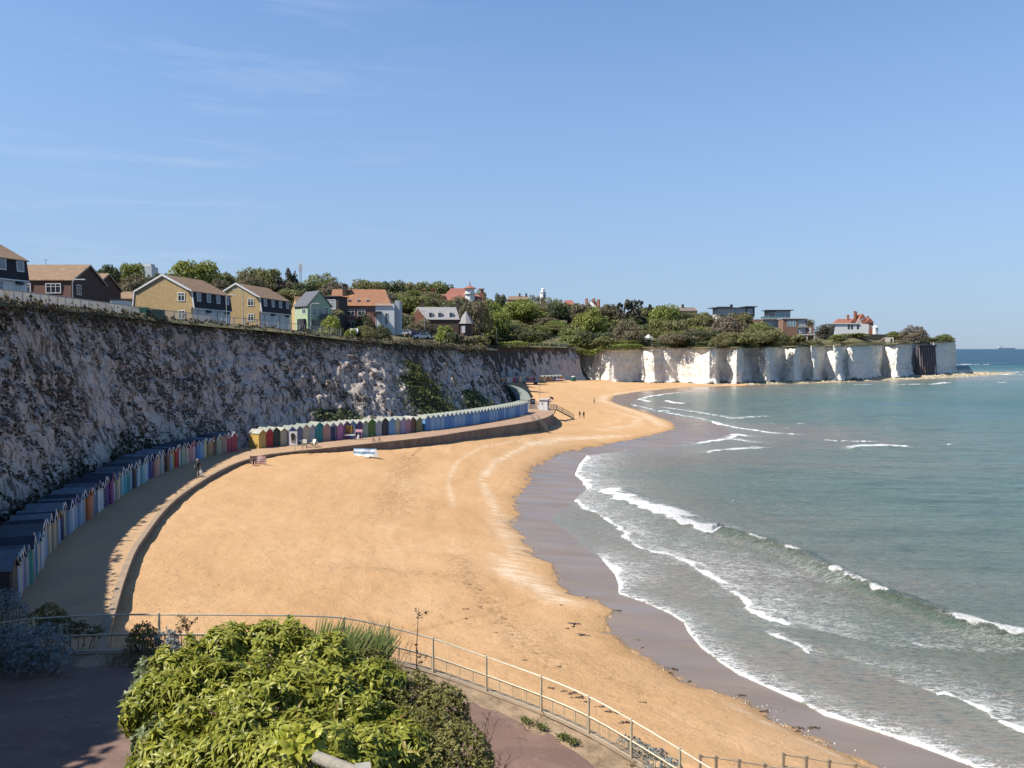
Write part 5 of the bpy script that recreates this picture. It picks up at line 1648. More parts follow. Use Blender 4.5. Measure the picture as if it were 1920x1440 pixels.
def window(root, face, u, z, w, h, at_, depth=0.07, pane=GLASS, bars=1, name='window'):
    """face 'y-','x+','x-': which way it looks; u along the wall, z the sill, at_ the wall's plane"""
    b = MB(); g = MB()
    def bx(m, u0, u1, z0, z1, d0, d1):
        if face == 'y-': m.box(u0, u1, at_ - d1, at_ - d0, z0, z1)
        elif face == 'x+': m.box(at_ + d0, at_ + d1, u0, u1, z0, z1)
        else: m.box(at_ - d1, at_ - d0, u0, u1, z0, z1)
    t = min(0.12, w * .14)
    bx(b, u - w / 2 - t, u + w / 2 + t, z - t, z, 0.003, depth)
    bx(b, u - w / 2 - t, u + w / 2 + t, z + h, z + h + t, 0.003, depth)
    bx(b, u - w / 2 - t, u - w / 2, z, z + h, 0.003, depth)
    bx(b, u + w / 2, u + w / 2 + t, z, z + h, 0.003, depth)
    for k in range(bars):
        c = u - w / 2 + w * (k + 1) / (bars + 1)
        bx(b, c - t * .35, c + t * .35, z, z + h, 0.03, depth - .01)
    bx(b, u - w / 2, u + w / 2, z + h * .68, z + h * .68 + t * .6, 0.03, depth - .015)
    o = b.build(name, FRAME, root)
    bx(g, u - w / 2, u + w / 2, z, z + h, 0.005, 0.03)
    g.build('pane', pane, o)
    return o

def gable_roof(root, W, L, ze, zr, mat, oh=0.25, ov=0.2, th=0.14, verge=None, name='roof'):
    b = MB()
    sl = (zr - ze) / (W / 2)
    for s in (-1, 1):
        x1, z1 = s * (W / 2 + oh), ze - sl * oh
        b.prism([(0, zr + .01), (x1, z1 + .01), (x1, z1 + th), (0, zr + th)], -ov, L + ov)
    r = b.build(name, mat, root)
    if verge:
        b = MB()
        for s in (-1, 1):
            x1, z1 = s * (W / 2 + oh), ze - sl * oh
            b.prism([(0, zr - .16), (x1, z1 - .16), (x1, z1 + th + .01), (0, zr + th + .01)], -ov - .05, -ov - .003)
        b.build('verge_board', verge, root)
    return r

def corner(px, py, y, W, az):
    """base point of a house whose front near bottom corner (local W/2, 0) shows at (px, py)"""
    c = at_y(px, py, y)
    a = R(az)
    return Vector((c.x - W / 2 * math.cos(a), c.y + W / 2 * math.sin(a), c.z)), -a

def mansard_house(label, px, py, y, W, L, az, white=True, wins=4, lamps=True):
    p, rz = corner(px, py, y, W, az)
    o = thing('house', label, 'house', p, rz, 'black fronted houses on the clifftop')
    h = W / 2
    b = MB()
    b.prism([(-h, -3), (h, -3), (h, 2.55), (h + .22, 2.55), (h - .12, 5.0), (0, 7.45), (-h + .12, 5.0), (-h - .22, 2.55), (-h, 2.55)], 0, L)
    b.build('wall', BRICK_Y, o)
    for s in (-1, 1):
        MB().prism([(s * (h + .225), 2.42), (s * (h + .36), 2.42), (s * (h + .03), 5.02), (s * (h - .115), 5.02)], 0.06, L - .02).build('mansard', TILE_K, o)
    gable_roof(o, W - .24, L, 5.0, 7.45, TILE_B, 0.42, 0.12)
    b = MB()
    for s in (-1, 1):
        b.prism([(0, 7.30), (s * (h - .08), 4.86), (s * (h + .08), 5.04), (0, 7.62)], -.2, -.01)
        b.prism([(s * (h - .08), 5.02), (s * (h + .10), 5.02), (s * (h + .42), 2.40), (s * (h + .22), 2.40)], -.12, -.01)
    b.build('verge_board', FRAME, o)
    b = MB(); b.box(h + .004, h + .05, .15, L - .1, -3, 2.4); b.build('render_panel', RENDER, o)
    b = MB(); b.box(h + .053, h + .42, .1, L - .05, 2.25, 2.41); b.build('fascia', FRAME, o)
    for z in (0.85, 3.55):
        window(o, 'y-', h - 1.75, z, 0.95, 1.1, 0.0)
    for k in range(wins):
        u = L * (k + .55) / wins
        d = MB(); d.box(h - .35, h + .26, u - .55, u + .55, 3.45, 4.95); dd = d.build('dormer', FRAME, o)
        g = MB(); g.box(h + .263, h + .28, u - .42, u + .42, 3.6, 4.75); g.build('pane', BLIND, dd)
    for k in range(wins):
        u = L * (k + .5) / wins
        if k % 2:
            b = MB(); b.box(h + .053, h + .09, u - .5, u + .4, 0.0, 2.05); b.build('door', plain('front_door', (0.62, 0.64, 0.66), .5), o)
            b = MB(); b.lathe([(.5, -.08), (.62, 0), (.35, .32)], 10, (h + .15, u, 1.95)); b.build('porch_hood', plain('dark_blue_hood', (0.03, 0.045, 0.09), .6), o)
        else:
            window(o, 'x+', u, 0.35, .55, 1.7, h + .05, 0.05, BLIND, 0)
    # satellite dish and drainpipe
    b = MB(); b.lathe([(.05, 0), (.3, .12), (.32, .16)], 10, (h - .55, -.25, 4.9)); b.build('satellite_dish', DARK, o)
    b = MB(); b.tube([(h - .06, -.08, -3), (h - .06, -.08, 2.4)], .05, 6); b.build('drainpipe', DARK, o)
    return o

mansard_house('yellow brick gabled house with a black tiled upper front, the nearer of the pair', 361, 607, 118, 9.6, 11.2, 9)
mansard_house('yellow brick gabled house with a black tiled upper front, the farther of the pair', 488, 610, 138, 9.0, 12.0, 9)
mansard_house('black fronted house cut by the left edge of the photo with a brown roof', -92, 552, 88, 9.6, 10.6, 12)

# brown brick house, long side towards us
def brown_house(label, px, py, y, W, L, az, zr, group):
    # local: gable looks along +x at x = L; the long front looks along -y
    c = at_y(px, py, y)
    a = -R(az)
    p = Vector((c.x - L * math.cos(a), c.y - L * math.sin(a), c.z))
    o = thing('house', label, 'house', p, a, group)
    b = MB()
    b.prism([(0, -2), (W, -2), (W, 2.45), (W + .15, 2.45), (W, 5.0), (W / 2, zr), (0, 5.0), (-.15, 2.45), (0, 2.45)], 0, L, axis='x')
    b.build('wall', BRICK_D, o)
    b = MB(); b.prism([(-.155, 2.35), (-.30, 2.35), (-.12, 5.0), (-.005, 5.0)], .03, L - .03, axis='x'); b.build('tile_hanging', TILE_HUNG, o)
    b = MB()
    sl = (zr - 5.0) / (W / 2)
    for s in (-1, 1):
        y1, z1 = W / 2 + s * (W / 2 + .35), 5.0 - sl * .35
        b.prism([(W / 2, zr + .01), (y1, z1 + .01), (y1, z1 + .15), (W / 2, zr + .15)], -.2, L + .25, axis='x')
    b.build('roof', TILE_B, o)
    b = MB()
    for s in (-1, 1):
        y1, z1 = W / 2 + s * (W / 2 + .35), 5.0 - sl * .35
        b.prism([(W / 2, zr - .14), (y1, z1 - .14), (y1, z1 + .16), (W / 2, zr + .16)], L + .253, L + .30, axis='x')
    b.build('verge_board', plain('tan_board', (0.36, 0.28, 0.20), .7), o)
    for u in (L * .30, L * .74):
        window(o, 'y-', u, 3.2, 1.9, 1.15, -.24, .10, GLASS, 2)
    window(o, 'x+', 1.6, 3.1, .9, 1.2, L, .06)
    window(o, 'x+', 1.6, 0.4, .9, 1.1, L, .06)
    b = MB(); b.box(L * .62, L - .4, -.06, -.003, -.1, 2.1); b.build('garage_door', RENDER, o)
    b = MB(); b.box(.1, L - .1, -.32, -.01, 2.2, 2.34); b.build('fascia', FRAME, o)
    b = MB(); b.tube([(L * .35, W / 2, zr), (L * .35, W / 2, zr + .9)], .03, 5).beam((L * .35 - .4, W / 2, zr + .8), (L * .35 + .4, W / 2, zr + .8), .03); b.build('aerial', DARK, o)
    return o
brown_house('brown brick house with a tile hung front and white windows left of the yellow houses', 137, 592, 108, 8.6, 9.5, 0, 7.4, 'brown brick houses')
brown_house('second brown brick gable peeping out behind the tile hung brown house', 178, 597, 122, 8.2, 9.0, 0, 7.3, 'brown brick houses')

# green boarded house with a slate roof
def simple_house(name, label, px, py, y, W, L, az, ze, zr, wall, roof, wins=(), chim=(), verge=None, group=None, cat='house', base=-2.0):
    p, rz = corner(px, py, y, W, az)
    o = thing(name, label, cat, p, rz, group)
    W = abs(W)
    b = MB(); b.prism([(-W / 2, base), (W / 2, base), (W / 2, ze), (0, zr), (-W / 2, ze)], 0, L); b.build('wall', wall, o)
    rf = gable_roof(o, W, L, ze, zr, roof, 0.3, 0.25, 0.14, verge)
    for (fc, u, z, w, h) in wins:
        window(o, fc, u, z, w, h, {'y-': 0.0, 'x+': W / 2, 'x-': -W / 2}[fc], .06, GLASS, 1 if w > .8 else 0)
    for (x, yy, w, h) in chim:
        zc = zr - abs(x) * (zr - ze) / (W / 2)
        b = MB(); b.box(x - w / 2, x + w / 2, yy - w * .6, yy + w * .6, zc - .6, zr + h)
        ch = b.build('chimney', BRICK_R if wall is not BRICK_D else BRICK_D, rf)
    return o
g = simple_house('house', 'pale green boarded house with a steep dark slate roof beside the farther yellow house', 577, 612, 152, -5.3, 4.8, -46, 4.2, 7.0, RENDER_G, SLATE, [])
for u_, z_, w_, h_ in ((-1.2, 2.2, .7, 1.3), (.3, 2.2, .7, 1.3), (1.6, 1.9, .8, 1.9)):
    window(g, 'y-', u_, z_, w_, h_, 0.0, .06)
window(g, 'x-', 1.3, 2.6, 1.2, 1.2, -2.65, .06)
b = MB(); b.box(-.2, 2.6, -.9, -.003, 1.55, 1.7); b.box(-.2, 2.6, -.9, -.85, 1.71, 2.5); b.build('balcony', plain('dark_green_rail', (0.03, 0.06, 0.05), .5), g)
b = MB(); b.box(-3.2, -2.653, .6, 3.0, -1.0, 1.5); b.build('porch', DARK, g)
b = MB(); b.box(-2.0, 2.0, -.05, -.004, -.6, 1.4); b.build('glazed_doors', GLASS, g)
simple_house('house', 'small house with only its tan roof showing between the yellow and green houses', 560, 606, 190, 6.5, 7, 60, 3.8, 6.6, BRICK_Y, TILE_B, [('y-', 1.2, 2.0, 1.0, 1.2)])
bx = thing('house', 'dark flat topped house with a pale window wedged behind the green house', 'house', at_y(617, 606, 172), R(-12))
b = MB(); b.box(-2.2, 2.2, 0, 5, -2, 5.8); b.build('wall', plain('dark_boards', (0.05, 0.045, 0.045), .8), bx)
b = MB(); b.box(-2.5, 2.5, -.3, 5.2, 5.803, 6.0); b.build('roof', DARK, bx)
window(bx, 'y-', .4, 3.2, 2.2, 1.9, 0.0, .08, BLIND, 1)

# long house with an orange tiled roof and a white end
c = at_y(622, 611, 178)
o = thing('house', 'long house with an orange lichened tile roof and a tall white end wall', 'house', c, R(3))
Lh = 13.4
b = MB(); b.box(0, Lh - 3.4, 0, 7.5, -2, 4.6); b.build('wall', plain('pink_brick', (0.30, 0.15, 0.12), .9), o)
b = MB(); b.box(Lh - 3.397, Lh + .9, -.1, 7.2, -2, 5.1); b.build('white_wing', RENDER, o)
b = MB()
e = .35
V = [(-.4, -e, 4.55), (Lh + .4, -e, 4.55), (Lh + .4, 7.8, 4.55), (-.4, 7.8, 4.55), (-.4, 3.7, 8.6), (Lh - 1.6, 3.7, 8.6)]
V = [(x, y, z + .06) for x, y, z in V]
b.add(V, [(0, 1, 5, 4), (1, 2, 5), (2, 3, 4, 5), (3, 0, 4), (0, 3, 2, 1)])
rf = b.build('roof', TILE_O, o)
b = MB(); b.box(2.2, 3.1, 2.0, 3.2, 6.2, 9.6); b.box(2.1, 3.2, 1.9, 3.3, 9.603, 9.75); b.build('chimney', BRICK_D, rf)
for k in range(3):
    x = 3.9 + k * 2.1
    b = MB(); b.box(x - .28, x + .28, .55, 1.5, 5.55, 6.15); dm = b.build('dormer', FRAME, rf)
    b = MB(); b.box(x - .2, x + .2, .52, .547, 5.6, 6.0); b.build('pane', GLASS, dm)
for x in (2.0, 4.4, 6.8):
    window(o, 'y-', x, 2.4, 1.5, 1.3, 0.0, .1)
    window(o, 'y-', x, -.4, 1.5, 1.4, 0.0, .1)
window(o, 'y-', Lh - .9, 0.4, .55, 2.5, -.1, .08, GLASS, 0)
b = MB(); b.box(Lh - 4.2, Lh - 2.0, -1.4, -.103, 3.0, 3.3)
b.build('porch_roof', DARK, o)
for x in (Lh - 4.1, Lh - 3.1, Lh - 2.1):
    b = MB(); b.box(x - .06, x + .06, -1.35, -1.22, -1, 2.997); b.build('porch_post', DARK, o)
b = MB(); b.box(Lh + .9, Lh + 2.0, 1.0, 7.4, -2, 5.9); b.build('grey_wing', plain('grey_render', (0.50, 0.52, 0.55), .8), o)

# grey slated house with dormers and a turret
c = at_y(774, 626, 228)
o = thing('house', 'old house with pale slate roof, dormers and a pointed turret above the cliff', 'house', c, R(2))
b = MB(); b.box(0, 13.5, 0, 8, -2, 4.2); b.build('wall', BRICK_D, o)
b = MB(); b.add([(-.3, -.3, 4.2), (13.8, -.3, 4.2), (13.8, 8.3, 4.2), (-.3, 8.3, 4.2), (1.0, 2.8, 8.0), (12.6, 2.8, 8.0), (12.6, 5.4, 8.0), (1.0, 5.4, 8.0)], [(0, 1, 5, 4), (1, 2, 6, 5), (2, 3, 7, 6), (3, 0, 4, 7), (4, 5, 6, 7), (0, 3, 2, 1)])
rf = b.build('roof', SLATE_L, o)
for x in (5.2, 7.9, 11.2):
    b = MB(); b.prism([(x - .6, 4.9), (x + .6, 4.9), (x + .6, 6.3), (x, 7.0), (x - .6, 6.3)], .25, 2.6); dm = b.build('dormer', FRAME, rf)
    b = MB(); b.box(x - .42, x + .42, .2, .247, 5.0, 6.2); b.build('pane', GLASS, dm)
b = MB(); b.prism([(-.4, 0), (3.6, 0), (3.6, 4.6), (1.6, 7.4), (-.4, 4.6)], -1.2, .3); b.build('gable_wing', BRICK_R, o)
for x in (2.6, 12.9):
    b = MB(); b.box(x - .5, x + .5, 3.4, 4.4, 7.4, 9.7); b.box(x - .6, x + .6, 3.3, 4.5, 9.703, 9.9); b.build('chimney', BRICK_D, rf)
b = MB(); b.lathe([(2.0, -2), (2.0, 3.0)], 8, (15.6, 1.0, 0)); tw = b.build('turret', BRICK_D, o)
b = MB(); b.lathe([(2.5, 3.0), (2.4, 3.15), (.05, 6.8)], 8, (15.6, 1.0, 0)); b.build('turret_roof', SLATE_L, tw)
b = MB(); b.box(14.4, 15.4, -1.12, -1.02, .3, 2.3); b.build('window', FRAME, tw)

# red roofed mansion with a white lantern tower, among the trees
c = at_y(792, 583, 330)
o = thing('mansion', 'rambling red roofed mansion with a small white lantern tower among the trees', 'mansion', c, R(4))
b = MB(); b.box(0, 26, 0, 12, -16, 4.0); b.build('wall', plain('cream_stone', (0.55, 0.48, 0.38), .9), o)
b = MB(); b.add([(-.5, -.5, 4.0), (26.5, -.5, 4.0), (26.5, 12.5, 4.0), (-.5, 12.5, 4.0), (3, 6, 7.6), (24, 6, 7.6)], [(0, 1, 5, 4), (1, 2, 5), (2, 3, 4, 5), (3, 0, 4), (0, 3, 2, 1)])
rf = b.build('roof', TILE_R, o)
b = MB(); b.add([(9, 8, 7.0), (20, 8, 7.0), (20, 16, 7.0), (9, 16, 7.0), (12, 12, 10.6), (18, 12, 10.6)], [(0, 1, 5, 4), (1, 2, 5), (2, 3, 4, 5), (3, 0, 4), (0, 3, 2, 1)]); b.build('rear_roof', TILE_R, rf)
for x, h in ((0.5, 9.2), (4.6, 9.4), (25.5, 9.6)):
    b = MB(); b.box(x - .7, x + .7, 4.5, 6.0, 4.0, h); b.box(x - 1.1, x + 1.1, 4.1, 6.4, h + .003, h + .35); b.build('chimney', BRICK_R, rf)
b = MB(); b.lathe([(2.1, 3.5), (2.1, 7.2), (2.7, 7.25), (2.7, 7.5), (1.9, 7.55), (1.9, 9.6)], 8, (20.2, 1.0, 0)); tw = b.build('lantern_tower', RENDER, o)
b = MB(); b.lathe([(2.9, 9.6), (2.7, 9.8), (.25, 11.0), (.08, 13.0)], 8, (20.2, 1.0, 0)); b.build('tower_roof', TILE_R, tw)
b = MB(); b.box(16.5, 21.5, -1.5, -.503, .5, 3.9); b.build('white_bay', RENDER, o)

# roofs and gables that look out of the wood
def far_roof(label, px, py, y, L, h, mat, wall, chims=(), az=0, name='house'):
    o = thing(name, label, 'house', at_y(px, py, y), R(-az))
    b = MB(); b.box(-L / 2, L / 2, 0, 8, -26, 0); b.build('wall', wall, o)
    b = MB(); b.add([(-L / 2 - .4, -.4, 0), (L / 2 + .4, -.4, 0), (L / 2 + .4, 8.4, 0), (-L / 2 - .4, 8.4, 0), (-L / 2 + 1.5, 4, h), (L / 2 - 1.5, 4, h)], [(0, 1, 5, 4), (1, 2, 5), (2, 3, 4, 5), (3, 0, 4), (0, 3, 2, 1)])
    rf = b.build('roof', mat, o)
    for x in chims:
        b = MB(); b.box(x - .7, x + .7, 3.2, 4.8, h * .4, h + 2.0); b.build('chimney', BRICK_D, rf)
    return o
far_roof('low brown roofed house with a stub chimney on the skyline left of the lighthouse', 972, 562, 585, 17, 3.0, tile_mat('dull_tiles', (0.20, 0.12, 0.08), (0.27, 0.18, 0.12)), BRICK_Y, (1.0, 6.0))
far_roof('salmon red roofed house under dark monkey puzzle twigs on the skyline', 1067, 571, 560, 8, 3.4, TILE_R, plain('salmon_wall', (0.45, 0.19, 0.13), .9))
far_roof('grey brown roofed house half sunk in trees on the skyline right of the pines', 1288, 583, 520, 14, 2.6, tile_mat('grey_brown_tiles', (0.16, 0.125, 0.10), (0.22, 0.18, 0.15)), BRICK_Y, (-2.0,))
simple_house('house', 'white gable end with two chimneys looking out of the wood on the skyline', 1119, 589, 545, 9.5, 10, 24, 4.5, 10.0, RENDER, TILE_B, [('y-', -1, 3, 1.2, 1.4)], [(-3.2, .9, 1.4, 1.2), (.8, 5, 1.4, 1.5), (3.9, 6, 1.8, .6)], BRICK_Y and FRAME, None, 'house', -24)
far_roof('low house with tan roof glimpsed left of the nearer yellow house', 240, 560, 190, 9, 2.0, TILE_B, BRICK_Y)
o = thing('house', 'flat roofed white block showing over the treetops on the left skyline', 'house', at_y(252, 508, 330), R(6))
b = MB(); b.box(-5, 7.0, 0, 8, -12, 2.2); b.box(3, 6.4, 1, 6, 2.203, 3.3); b.build('wall', RENDER, o)
b = MB(); b.box(-5.3, 2.9, -.3, 8.3, 2.21, 2.45); b.build('roof', plain('grey_roof', (0.3, 0.3, 0.3), .8), o)

# lighthouse
p = at_y(1018, 557, 640)
o = thing('lighthouse', 'stout white lighthouse tower standing on the wooded skyline', 'lighthouse', p)
b = MB(); b.lathe([(2.9, -36), (2.35, 3.4), (2.8, 3.5), (2.8, 4.1), (1.5, 4.15), (1.45, 6.4), (1.2, 6.9), (.2, 7.4), (.08, 8.3)], 8); b.build('tower', RENDER, o)
b = MB(); b.box(.1, 1.9, -2.75, -2.1, -1.0, 2.0); b.build('window', GLASS, o)

# modern houses on the headland
ANTH = plain('anthracite_cladding', (0.035, 0.045, 0.055), .5)
PALEST = plain('pale_stone', (0.55, 0.52, 0.48), .8)
BGLASS, nt, bs = new_mat('blue_glass'); bs.inputs['Base Color'].default_value = (0.10, 0.18, 0.22, 1); bs.inputs['Roughness'].default_value = .06; bs.inputs['Specular IOR Level'].default_value = .9
c = at_y(1345, 595, 470)
o = thing('modern_house', 'long low modern house with a thin overhanging roof left on the headland', 'house', c, R(4))
b = MB(); b.box(0, 22.5, 0, 9, -6, 5.6); b.build('wall', PALEST, o)
b = MB(); b.box(-3, 19.0, -1.2, 10, 5.603, 5.95); b.box(1, 9.0, 2, 6, 5.953, 6.6); b.box(17, 24.2, -1.6, 10, 6.3, 6.75); b.build('roof', ANTH, o)
b = MB(); b.box(17.6, 22.9, -.6, -.003, .2, 6.297); b.build('clad_bay', ANTH, o)
for x in (19.1, 20.9):
    window(o, 'y-', x, 2.2, 1.3, 2.9, -.6, .1, BGLASS)
for x in (11.5, 14.2):
    window(o, 'y-', x, .5, 2.0, 4.2, 0.0, .1, BGLASS)
b = MB(); b.box(9.2, 10.6, 3, 4.2, 5.955, 8.0); b.build('chimney', ANTH, o)
c = at_y(1430, 605, 462)
o = thing('modern_house', 'modern glass fronted house with a wide dark flat roof on the headland', 'house', c, R(-3))
b = MB(); b.box(0, 17, 0, 9, -9, 2.2); b.build('wall', PALEST, o)
b = MB(); b.box(3.0, 16.2, .3, 8, 2.203, 7.2); b.build('upper_storey', ANTH, o)
b = MB(); b.box(1.6, 18.0, -1.0, 9.6, 7.203, 7.6); b.build('roof', ANTH, o)
for x in (8.7, 11.6, 14.5):
    window(o, 'y-', x, 2.8, 2.4, 3.7, .3, .12, BGLASS, 0)
for x in (4.3, 6.4):
    window(o, 'y-', x, 2.8, 1.4, 3.4, .3, .1)
b = MB(); b.box(-1.5, 11.5, -1.6, -1.5, 2.4, 3.5); b.build('balcony_glass', BGLASS, o)
b = MB(); b.box(-1.6, 11.6, -1.6, -.003, 2.0, 2.35); b.build('balcony', PALEST, o)
b = MB(); b.box(-5, -.003, 1, 8, -9, 2.0); b.build('brick_wing', BRICK_M, o)
b = MB(); b.box(2.2, 5.4, -.1, -.003, -2.2, -.2); b.build('white_panel', RENDER, o)
c = at_y(1468, 628, 448)
o = thing('modern_house', 'orange brick modern house with balconies stepping down the headland', 'house', c, R(-2))
b = MB(); b.box(0, 8.4, 0, 9, -6, 9.2); b.build('wall', BRICK_M, o)
b = MB(); b.box(-.4, 14.2, -.5, 9.4, 9.203, 9.6); b.build('roof', PALEST, o)
b = MB(); b.box(8.403, 13.8, .4, 8, -6, 9.0); b.build('glazed_wing', plain('grey_cladding', (0.20, 0.21, 0.22), .6), o)
b = MB(); b.box(13.803, 17.5, -.4, 7, -6, 5.2); b.build('side_wing', BRICK_M, o)
for x in (3.2, 4.9, 6.6):
    window(o, 'y-', x, 5.0, 1.3, 3.2, 0.0, .1, BGLASS, 0)
for x in (9.6, 11.6):
    window(o, 'y-', x, 5.4, 1.6, 3.0, .4, .1, BLIND)
    window(o, 'y-', x, 1.2, 1.8, 3.0, .4, .1, BLIND)
window(o, 'y-', 15.3, 1.4, .9, 2.6, -.4, .1, RENDER)
b = MB(); b.box(8.5, 17.6, -2.2, -.403, -.2, .5); b.build('balcony', PALEST, o)
b = MB(); b.box(8.5, 13.7, -1.2, .397, 4.4, 4.75); b.build('balcony', PALEST, o)
for x in (9.0, 13.2, 17.2):
    b = MB(); b.box(x - .2, x + .2, -2.1, -1.7, -6, -.203); b.build('column', PALEST, o)

# white bungalow and red mansion on the point
c = at_y(1566, 618, 500)
o = thing('bungalow', 'long white flat roofed bungalow in front of the red gabled mansion', 'bungalow', c, R(-4))
b = MB(); b.box(0, 21, 0, 8, -4, 3.6); b.build('wall', RENDER, o)
b = MB(); b.box(-4.5, 15, -.6, 8.6, 3.603, 4.1); b.box(-4.5, -.6, .2, 6, 2.4, 3.6) ; b.build('roof', plain('white_fascia', (0.70, 0.70, 0.68), .7), o)
for x in (8.5, 10.5, 14.2):
    b = MB(); b.box(x - .7, x + .7, -.05, -.003, .2, 3.1); b.build('window', GLASS, o)
b = MB(); b.add([(1, 4, 4.1), (12, 4, 4.1), (12, 11, 4.1), (1, 11, 4.1), (4, 7.5, 7.2), (9, 7.5, 7.2)], [(0, 1, 5, 4), (1, 2, 5), (2, 3, 4, 5), (3, 0, 4), (0, 3, 2, 1)]); b.build('tiled_roof', TILE_R, o)
c = at_y(1592, 617, 520)
o = thing('mansion', 'tall red brick and tile mansion with steep gables and chimneys on the headland point', 'mansion', c, R(-4))
o.scale = (.95, .95, .84)
b = MB(); b.box(0, 16.5, 0, 12, -4, 5.0); b.build('wall', BRICK_R, o)
b = MB(); b.prism([(-.3, 5.0), (7.0, 5.0), (3.4, 8.6)], -.4, 12); b.prism([(5.5, 5.0), (14.5, 5.0), (9.6, 12.3)], 1.2, 11); b.prism([(11.0, 5.0), (17.0, 5.0), (14.0, 8.9)], -.6, 10)
rf = b.build('roof', TILE_R, o)
for x, y_, h in ((1.2, 6, 11.2), (5.6, 5, 14.2), (7.0, 7, 13.6), (15.6, 8, 10.2)):
    b = MB(); b.box(x - .7, x + .7, y_ - .6, y_ + .6, 5, h); b.box(x - .85, x + .85, y_ - .75, y_ + .75, h + .003, h + .3); b.build('chimney', BRICK_R, rf)
b = MB(); b.prism([(4.3, 0), (8.7, 0), (8.7, 4.6), (6.5, 8.4), (4.3, 4.6)], -1.0, -.41); b.build('white_gable', plain('half_timber', (0.62, 0.50, 0.46), .8), o)
for x in (10.5, 12.6, 15.0):
    window(o, 'y-', x, .6, 1.2, 2.2, 0.0, .1)
for x in (9.6,):
    window(o, 'y-', x, 7.2, 1.6, 1.0, 1.2, .1)
c = at_y(1641, 620, 505)
vn = thing('garden_pavilion', 'small white domed kiosk beside the red mansion near the hedge end', 'kiosk', c)
b = MB(); b.lathe([(1.6, -3), (1.6, 2.0), (1.9, 2.05), (1.3, 2.9), (.2, 3.3)], 10); b.build('body', RENDER, vn)
b = MB(); b.box(-.3, 1.2, -1.7, -1.5, .3, 1.7); b.build('window', BGLASS, vn)
# brown garden wall and pale portal
c0, c1 = at_y(1589, 632, 478), at_y(1662, 633.5, 492)
o = MB()
d = c1 - c0
o.beam(Vector((0, 0, .2)), d + Vector((0, 0, .2)), .4, 3.6)
o.beam(Vector((0, 0, 2.05)), d + Vector((0, 0, 2.05)), .55, .15)
o = o.build('garden_wall', brick_mat('tan_brick', (0.36, 0.22, 0.11), (0.43, 0.28, 0.15), (0.4, 0.3, 0.2), 3))
o.location = c0
tag(o, 'tan brick garden wall along the clifftop below the red mansion', 'wall')
c = at_y(1669, 640, 478)
o = thing('portal', 'pale concrete doorway block at the clifftop right end of the tan garden wall', 'doorway', c, R(-10))
b = MB(); b.box(-2.8, 2.0, 0, 4, -2.5, 2.4); b.build('wall', plain('pale_concrete', (0.66, 0.60, 0.50), .8), o)
b = MB(); b.box(.2, 1.3, -.06, -.003, -2.0, 1.7); b.build('doorway', DARK, o)
b = MB(); b.prism([(-2.803, 2.3), (-2.803, -2.5), (-7.5, -2.5), (-6.5, -.3)], .3, 3.5); b.build('ramp_wall', plain('brown_ramp', (0.17, 0.12, 0.09), .9), o)
# gazebo on the clifftop
c = at_y(1216, 640, 412)
o = thing('gazebo', 'small white clifftop shelter with a pyramid roof in front of the wood', 'gazebo', Vector((c.x, c.y, z_at(641, 412))))
b = MB()
for sx in (-1, 1):
    for sy in (-1, 1):
        MB().box(sx * 1.5 - .12, sx * 1.5 + .12, sy * 1.5 - .12, sy * 1.5 + .12, -.5, 2.0).build('post', WHITE, o)
b = MB(); b.lathe([(2.7, 2.0), (2.6, 2.12), (.08, 4.2)], 4); b.build('roof', plain('pale_lead', (0.52, 0.52, 0.48), .7), o)
b = MB(); b.box(-1.4, 1.4, 1.3, 1.4, -.4, 1.2); b.build('back_panel', DARK, o)
# ribbed dark retaining wall in the headland
pa, pb = None, None
ii = [k for k in range(len(head_px)) if 1712 < head_px[k] < 1746 and head_pl[k, 1] < 505]
o = thing('ribbed_wall', 'tall dark retaining wall with upright ribs set in the white headland', 'wall', (0, 0, 0))
a_, b_ = head_pl[ii[0]], head_pl[ii[-1]]
tdir = (b_ - a_) / np.linalg.norm(b_ - a_)
nd = np.array([tdir[1], -tdir[0]])
RIB = plain('stained_concrete', (0.085, 0.070, 0.080), .9, .3)
RIB2 = plain('ribs_concrete', (0.20, 0.175, 0.18), .9, .3)
q0, q1 = a_ + nd * 2.0, b_ + nd * 2.0
zt_ = z_at(647, 480)
b = MB(); b.beam((q0[0], q0[1], zt_ / 2), (q1[0], q1[1], zt_ / 2), 1.2, zt_ - .2); b.build('wall_face', RIB, o)
nrib = 8
for k in range(nrib):
    s = (k + .3) / nrib
    q = q0 + (q1 - q0) * s + nd * 1.0
    MB().beam((q[0] + nd[0] * 1.6, q[1] + nd[1] * 1.6, 1.0), (q[0], q[1], zt_ - 1.0), .45, .5).build('rib', RIB2, o)
b = MB(); b.beam((q0[0] + nd[0] * .9, q0[1] + nd[1] * .9, zt_ - .3), (q1[0] + nd[0] * .9, q1[1] + nd[1] * .9, zt_ - .3), .8, .9); b.build('capping', RIB, o)

